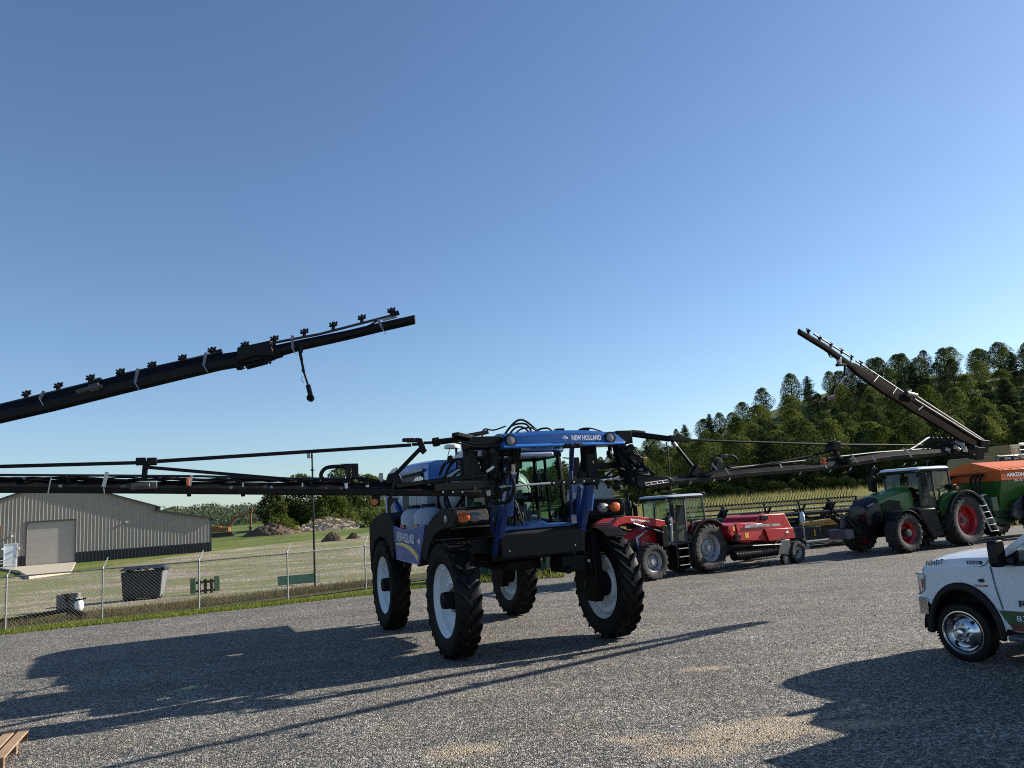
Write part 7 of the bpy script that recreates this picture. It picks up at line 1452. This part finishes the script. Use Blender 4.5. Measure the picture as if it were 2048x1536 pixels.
for a, b_ in zip(FP[:-1], FP[1:]):
    a = V((*a, 0)) - fo; b_ = V((*b_, 0)) - fo; L_ = (b_ - a).length; d = (b_ - a) / L_; n = V((-d.y, d.x, 0)) * .012; pit = .112; k = -FH
    while k < L_:
        for sg in (1, -1):
            s0, s1 = (k, k + FH); t0, t1 = max(0, s0), min(L_, s1)
            if t1 <= t0: continue
            z0, z1 = (t0 - k, t1 - k) if sg > 0 else (FH - (t0 - k), FH - (t1 - k))
            mb.tube([a + d * t0 + V((0, 0, z0 * .97 + .03)) + n * sg, a + d * t1 + V((0, 0, z1 * .97 + .03)) + n * sg], wr, 3, cap=False)
        k += pit
    mb.tube([a + V((0, 0, .06)), b_ + V((0, 0, .06))], .003, 4)
mb.build('wire_mesh', WIRE, FE, smooth=False)

# ================================================================ things behind the fence
def zat(q): return tz(q[0], q[1])
# tapered dark bin with a lumpy cover
fl, frr = gr(245, 1203), gr(319, 1197); d = (frr - fl); d.z = 0; w_ = d.length; d.normalize(); n = V((-d.y, d.x, 0))
DB = empty('tipping_bin', (fl.x, fl.y, 0), math.atan2(d.y, d.x)); tag(DB, 'dark tapered steel bin heaped under a black cover behind the fence', 'bin')
mb = MB(); mb.loft([[V((x, y, z)) for x, y in ((-e, -e * 1.2), (w_ + e * 2, -e * 1.2), (w_ + e * 2.6, .75 + e), (-e, .75 + e))] for z, e in ((.06, 0), (1.12, .06))]); db = mb.build('bin_body', mat('bin_charcoal', (.02, .021, .024), .5, 0, .15, 2), DB, .02)
mb = MB(); mb.loft([[V((w_ + e * 2 + .01, -e * 1.2 + .05, z)) for z, e in ((.08, 0), (1.12, .06))], [V((w_ + e * 2.6 + .02, .6 + e, z)) for z, e in ((.08, 0), (1.1, .06))]], closed=False, caps=False); mb.build('bin_lit_side', mat('bin_lit_grey', (.15, .155, .16), .55), db, fix=False)  # lighter sheet over the right face, sunlight put into its colour
r = random.Random(8); rings = []
for j in range(8):
    t_ = j / 7; rings.append([V((-.12 + (w_ + .42) * k / 14, -.16 + 1.08 * t_, 1.10 + (.16 * math.sin(PI * min(1, .15 + t_)) + r.uniform(0, .1)) * (1 if 0 < k < 14 else .3))) for k in range(15)])
mb = MB(); mb.loft(rings, caps=False, closed=False); mb.build('bin_cover', mat('cover_black', (.03, .035, .045), .35, 0, .3, 8), DB, fix=False)
mb = MB(); mb.bx(.1, .3, -.1, .8, 0, .08); mb.bx(w_ - .3, w_ - .1, -.1, .8, 0, .08); mb.build('bin_skid', BLK, DB)
# grey slatted crate, gas bottle, scrap frames
q = gr(134, 1222); cr_ = rootat('slatted_crate', (q.x, q.y), (.97, .25), 'weathered grey slatted crate standing beside the white gas bottle', 'crate')
mb = MB()
for k in range(6): mb.bx(-.33 + k * .115, -.235 + k * .115, -.02, .0, .02, .60)
mb.bx(-.35, .35, 0, .03, .08, .16); mb.bx(-.35, .35, 0, .03, .46, .54); mb.bx(.33, .36, 0, .4, .02, .62); mb.bx(-.36, -.33, 0, .4, .02, .62); mb.bx(-.36, .36, .38, .4, .02, .6); mb.build('crate_boards', mat('weathered_wood', (.13, .13, .125), .85, 0, .35, 6), cr_)
q = gr(158, 1221); gb = rootat('gas_bottle', (q.x, q.y), (1, 0), 'small white propane gas bottle behind the wire fence', 'gas bottle')
mb = MB(); mb.lathe([(.1, .0), (.13, .03), (.155, .08), (.155, .27), (.12, .34), (.04, .37), (.03, .41)], (0, 0, 0), (0, 0, 1), 20); b1 = mb.build('bottle_body', INKW, gb)
mb = MB(); mb.lathe([(.11, .34), (.11, .45), (.105, .45), (.105, .34)], (0, 0, 0), (0, 0, 1), 18); mb.build('bottle_collar', INKW, b1)
q = gr(117, 1240); sf = rootat('scrap_implement', (q.x, q.y), (.95, .3), 'rusty black implement frame lying in the grass behind the fence', 'implement')
mb = MB(); mb.bar((-1.5, .1, .12), (.3, .25, .28), .12, .14); mb.bar((.2, .2, .3), (.9, -.55, .08), .14, .16); mb.bar((.2, .25, .1), (.25, .25, .75), .07, .07); mb.bx(.05, .2, .5, .6, .5, .78); mb.bar((.3, .3, .55), (.75, .32, .6), .06, .06); mb.bx(-1.1, -.9, .0, .25, -.02, .2); mb.bx(-1.7, -1.5, -.05, .15, .02, .2); mb.build('implement_frame', BLK, sf, .015)
q = gr(383, 1190); q2 = gr(438, 1184); d = (q2 - q); d.z = 0; fkL = d.length; fk = rootat('fork_carriage', (q.x, q.y), d, 'black and green loader fork carriage standing in the gravel', 'fork frame')
mb = MB(); mb.bx(0, fkL, -.03, .05, .42, .52); mb.bx(0, fkL, -.03, .05, .08, .16)
for x in (.3, .55, fkL - .55, fkL - .3): mb.bx(x - .05, x + .05, -.06, .06, 0, .58)
mb.build('carriage_bar', BLK, fk, .01)
for x in (.06, fkL - .08): mb = MB(); mb.bx(x - .1, x + .1, -.07, .07, .05, .66); mb.build('side_plate', GREEND, fk, .015)
a, b_ = gr(556, 1174), gr(631, 1167); d = b_ - a; d.z = 0; sgL = d.length; sg = rootat('green_board', (a.x, a.y), d, 'long dark green blade board leaning by the lamp pole', 'board')
mb = MB(); mb.loft([[V((0, 0, .05)), V((0, .06, .05)), V((0, .25, .42)), V((0, .17, .42))], [V((sgL, 0, .05)), V((sgL, .06, .05)), V((sgL, .25, .42)), V((sgL, .17, .42))]]); mb.build('board_panel', mat('board_green', (.02, .075, .045), .5, 0, .15, 2), sg, .01)
mb = MB()
for x in (sgL - .02, sgL + .12, sgL + .2): mb.bar((x, .15, -.05), (x, .17, .5), .03, .03)
mb.build('board_leg', mat('leg_pale', (.5, .5, .47), .6), sg)
def pole(px, yb, yt, D, name, lab, side):
    b0 = at(px, yb, D); t0 = at(px - (6 if side < 0 else 0), yt, D); z = tz(b0.x, b0.y); e = empty(name, (b0.x, b0.y, z)); tag(e, lab, 'lamp pole'); H = t0.z - z; dx = t0.x - b0.x
    mb = MB(); mb.tube([(0, 0, -.2), (dx * .5, 0, H * .5), (dx, 0, H)], .047, 10, r2=.034)
    for k in (.86, .8): mb.cyl((dx * k, 0, H * k), (dx * k, 0, H * k + .06), .075, n=10)
    mb.build('pole_shaft', mat('dark_pole', (.014, .014, .015), .6, 0, spec=.2), e)
    mb = MB(); mb.box((dx + side * .12, -.02, H - .12), (.16, .14, .24)); mb.bar((dx, 0, H - .1), (dx + side * .1, 0, H - .1), .05, .04); mb.build('lamp_head', mat('lamp_grey', (.35, .38, .4), .4), e, .01); return e
pole(630, 1172, 905, 33.2, 'lamp_pole', 'thin dark pole with a small lamp box behind the fence', -1)
pb_ = at(1345, 1010, 47); e = empty('lamp_pole', (pb_.x, pb_.y, tz(pb_.x, pb_.y))); tag(e, 'thin leaning pole with a pale lamp behind the small tractor', 'lamp pole'); pt_ = at(1333, 884, 47); H = pt_.z - tz(pb_.x, pb_.y); dx = pt_.x - pb_.x
mb = MB(); mb.tube([(0, 0, -.2), (dx, 0, H)], .06, 10, r2=.045); mb.build('pole_shaft', mat('dark_pole', (), 0), e)
mb = MB(); mb.box((dx - .22, -.02, H - .2), (.3, .2, .2)); mb.bar((dx, 0, H - .1), (dx - .2, 0, H - .15), .04, .04); mb.build('lamp_head', INKW, e, .02)
# green steel bin behind the sprayer
gL, gR = gr(955, 1162), gr(1120, 1149); d = gR - gL; d.z = 0; gw_ = d.length; GC = rootat('skip_container', (gL.x, gL.y), d, 'dark green ribbed steel skip seen between the sprayer wheels', 'skip')
mb = MB(); mb.bx(-.8, gw_ + .1, .1, 2.0, .18, 1.35); gc = mb.build('skip_body', mat('skip_green', (.014, .06, .035), .5, 0, .15, 1.5, dirt=.2), GC, .02)
mb = MB()
for x in (-.2, .5, 1.25, 2.0, 2.75): mb.bx(x - .07, x + .07, .0, .11, .2, 1.3)
mb.bx(-.8, gw_ + .1, .02, .12, .84, .90); mb.bx(-.85, gw_ + .15, .0, .12, 1.28, 1.38); mb.build('skip_rib', mat('skip_rib_green', (.10, .15, .075), .5, 0, .2, 3), gc, .01)
mb = MB(); mb.bx(-.8, gw_ + .1, .03, .2, .12, .2); mb.bx(-.6, -.3, .1, 1.9, 0, .18); mb.bx(gw_ - .4, gw_ - .1, .1, 1.9, 0, .18); mb.build('skip_skid', BLK, GC, .01)
# house by the wood
hq = at(1193, 1013, 138); HZ = hq.z; HS = empty('grey_house', (hq.x, hq.y, HZ), R(8)); tag(HS, 'small grey sided house with a gable facing the camera', 'house')
SID = bpy.data.materials.new('grey_siding'); t = nt(SID); oc = ocoord(t); b_ = N(t, 'ShaderNodeBsdfPrincipled'); o_ = N(t, 'ShaderNodeOutputMaterial'); t.links.new(b_.outputs[0], o_.inputs[0]); sp = N(t, 'ShaderNodeSeparateXYZ'); t.links.new(oc, sp.inputs[0])
st = ramp(t, [(0, .5), (.15, 1), (1, .92)]); t.links.new(mathn(t, 'FRACT', mathn(t, 'MULTIPLY', sp.outputs[2], 3.6)), st.inputs[0]); t.links.new(mixc(t, 1.0, (.36, .36, .36), st.outputs[0], 'MULTIPLY'), b_.inputs['Base Color']); b_.inputs['Roughness'].default_value = .7
mb = MB(); mb.prism([(-3.2, -1.5), (3.1, -1.5), (3.1, 3.1), (.1, 5.0), (-3.2, 3.1)], 0, 9, 'y'); hw_ = mb.build('wall', SID, HS)
for s in (-1, 1):
    mb = MB(); a = V((.1, 0, 5.0)); b_ = V((s * 3.5 + (0 if s > 0 else 0), 0, 2.88)); n = V((s * .55, 0, 1)).normalized() * .12; mb.loft([[a + V((0, y, .02)), b_ + V((0, y, .02)), b_ + n + V((0, y, .02)), a + n + V((0, y, .02))] for y in (-.35, 9.3)]); mb.build('roof', mat('house_roof', (.12, .12, .125), .8, 0, .2, 2), HS)
mb = MB(); mb.bx(-1.5, -.7, -.05, .02, .5, 1.75); wf = mb.build('window', INKW, HS); mb = MB(); mb.bx(-1.42, -.78, -.07, -.05, .58, 1.1); mb.bx(-1.42, -.78, -.07, -.05, 1.15, 1.68); mb.build('pane', mat('pane_blue', (.05, .08, .1), .1), wf)
# excavator, piles
ex0 = at(447, 1064, 118); EX = rootat('excavator', (ex0.x, ex0.y), (.98, .2), 'orange brown tracked excavator with its arm reaching over the dirt pile', 'excavator'); EX.location.z = tz(ex0.x, ex0.y)
EXM = mat('excavator_orange', (.26, .11, .028), .5, 0, .2, 2, dirt=.3, dirtcol=(.16, .1, .05)); k_ = 118 / CF
mb = MB(); mb.loft([[V((x, y, z)) for x, z in ((-1.7, .35), (-1.5, .05), (1.3, .05), (1.6, .35), (1.35, .7), (-1.5, .7))] for y in (-1.2, -.6)]); mb.loft([[V((x, y, z)) for x, z in ((-1.7, .35), (-1.5, .05), (1.3, .05), (1.6, .35), (1.35, .7), (-1.5, .7))] for y in (.6, 1.2)]); mb.build('track', mat('track_dark', (.05, .045, .04), .7), EX, .03)
mb = MB(); mb.bx(-1.6, .9, -1.1, 1.1, .75, 1.45); mb.bx(-1.6, -.4, -1.1, 1.1, 1.45, 1.65); mb.build('machine_deck', EXM, EX, .06)
mb = MB(); mb.bar((.5, 0, 1.2), (1.6, 0, 2.8), .3, .4); mb.bar((1.5, 0, 2.72), (4.2, 0, 3.45), .28, .4, h2=.25); bm_ = mb.build('boom', EXM, EX, .03)
mb = MB(); mb.bar((3.9, 0, 3.95), (3.85, 0, 1.25), .28, .45, (1, 0, 0), h2=.25); mb.bx(3.75, 4.15, -.14, .14, 3.5, 4.15); mb.build('dipper_arm', EXM, EX, .03)
mb = MB(); mb.prism([(3.6, 1.3), (4.15, 1.2), (3.9, .45), (3.55, .35), (3.75, .8)], -.4, .4, 'y'); mb.build('bucket', mat('track_dark', (), 0), EX, .03)
mb = MB(); mb.cyl((1.0, 0, 1.3), (2.2, 0, 2.8), .08); mb.cyl((2.6, 0, 3.6), (3.9, 0, 4.0), .08); mb.build('lift_cylinder', STEEL, bm_)
def pile(name, px0, px1, pyt, pyb, D, m, lab, cat, seed, asym=.5, rough=.14, lumps=0):
    a, b_ = at(px0, pyb, D), at(px1, pyb, D); c = a.lerp(b_, .5); W_ = (b_ - a).length; H_ = (pyb - pyt) / CF * D; r = random.Random(seed); mb = MB(); nx, ny = 40, 22
    ph = [(r.uniform(1, 9), r.uniform(1, 9), r.uniform(0, 6.3)) for _ in range(9)]
    for j in range(ny + 1):
        for i in range(nx + 1):
            u, v = i / nx * 2 - 1, j / ny * 2 - 1; us = u - (asym - .5); h = max(0, 1 - abs(us) ** 1.4 * 1.05) * max(0, 1 - v * v)
            nz = sum(math.sin(fx * u * 2 + fy * v * 2 + p) for fx, fy, p in ph) / 9; h = max(0, h * (1 + rough * 3 * nz)) + (r.uniform(-.05, .05) if 0 < h < 1 else 0)
            x, y = c.x + u * W_ / 2, c.y + v * W_ * .28; mb.v.append(V((x, y, tz(x, y) - .1 + h * H_)))
    for j in range(ny):
        for i in range(nx): q = j * (nx + 1) + i; mb.f.append((q, q + 1, q + nx + 2, q + nx + 1)); mb.m.append(0)
    for k in range(lumps):
        u, v = r.uniform(-.9, .9), r.uniform(-.9, .3); h = max(0, 1 - abs(u - asym + .5) ** 1.4) * max(0, 1 - v * v); x, y = c.x + u * W_ / 2, c.y + v * W_ * .28; p = V((x, y, tz(x, y) + h * H_)); mb.bar(p, p + V((r.uniform(-.6, .6), r.uniform(-.5, .2), r.uniform(.0, .35))), .08, .07)
    o = mb.build(name, m, None, smooth=False, fix=False); tag(o, lab, cat); return o
SOIL = mat('dark_soil', (.10, .068, .046), .95, 0, .4, 1.2, bump=.8, bscale=5)
pile('dirt_pile', 476, 592, 1044, 1068, 114, SOIL, 'large dark dirt pile beside the excavator bucket', 'dirt pile', 1, .6)
pile('wood_chip_heap', 560, 725, 1041, 1062, 120, mat('pale_brush', (.42, .33, .22), .9, 0, .45, 2.5, bump=.8, bscale=6), 'long pale heap of brush and wood chips below the trees', 'wood heap', 2, .7, .22, 170)
pile('small_dirt_pile', 641, 692, 1061, 1080, 84, SOIL, 'small brown dirt pile alone on the mown lawn', 'dirt pile', 3, .42)
pile('low_dirt_pile', 688, 726, 1067, 1079, 86, SOIL, 'low flat brown dirt heap right of the small pile', 'dirt pile', 4, .5)
# pallet and crate in the lower left corner
c1 = gr(61, 1456, .14); c2 = gr(9, 1514, .14); pd = (c1 - c2); pd.z = 0; pd.normalize()
PA = rootat('wooden_pallet', (c2.x, c2.y), pd, 'brown wooden pallet in the bottom left corner of the lot', 'pallet')
WOOD = mat('pallet_wood', (.3, .2, .12), .8, 0, .3, 3, bump=.4, bscale=25); PLn = (V((c1.x, c1.y)) - V((c2.x, c2.y))).length
for k in range(6): mb = MB(); y0 = .002 + k * .165; mb.bx(0, PLn, y0, y0 + .125, .118, .14); mb.build('deck_board', WOOD, PA, .004)
for x in (.0, PLn * .5 - .05, PLn - .1): mb = MB(); mb.bx(x, x + .1, .01, .95, .022, .117); mb.build('pallet_block', mat('pallet_dark', (.16, .1, .06), .85, 0, .3, 4), PA, .004)
for x in (.0, PLn * .5 - .05, PLn - .1): mb = MB(); mb.bx(x, x + .1, .01, .95, 0, .021); mb.build('base_board', WOOD, PA, .003)
kp = at(8, 1466, (c1.y + c2.y) / 2 + .35); tmp = (Matrix.Translation((c2.x, c2.y, 0)) @ Matrix.Rotation(math.atan2(pd.y, pd.x), 4, 'Z'))
kq = gr(7, 1465, .15); kq = kq - pd * .42 + V((-pd.y, pd.x, 0)) * .12; KR = rootat('wooden_crate', (kq.x, kq.y), pd, 'pale new wood crate frame resting on the pallet', 'crate'); KR.location.z = .141
NW = mat('new_pine', (.55, .40, .17), .7, 0, .15, 4)
mb = MB()
for x in (0, .55): mb.bx(x, x + .035, 0, .035, 0, .22); mb.bx(x, x + .035, .5, .535, 0, .22)
for z in (0, .185): mb.bx(.036, .549, 0, .03, z, z + .035); mb.bx(.036, .549, .505, .535, z, z + .035); mb.bx(0, .035, .036, .499, z, z + .035); mb.bx(.55, .585, .036, .499, z, z + .035)
mb.build('crate_frame', NW, KR, .003)
mb = MB(); mb.bx(.05, .54, .05, .49, .0, .02); mb.build('crate_floor', NW, KR)
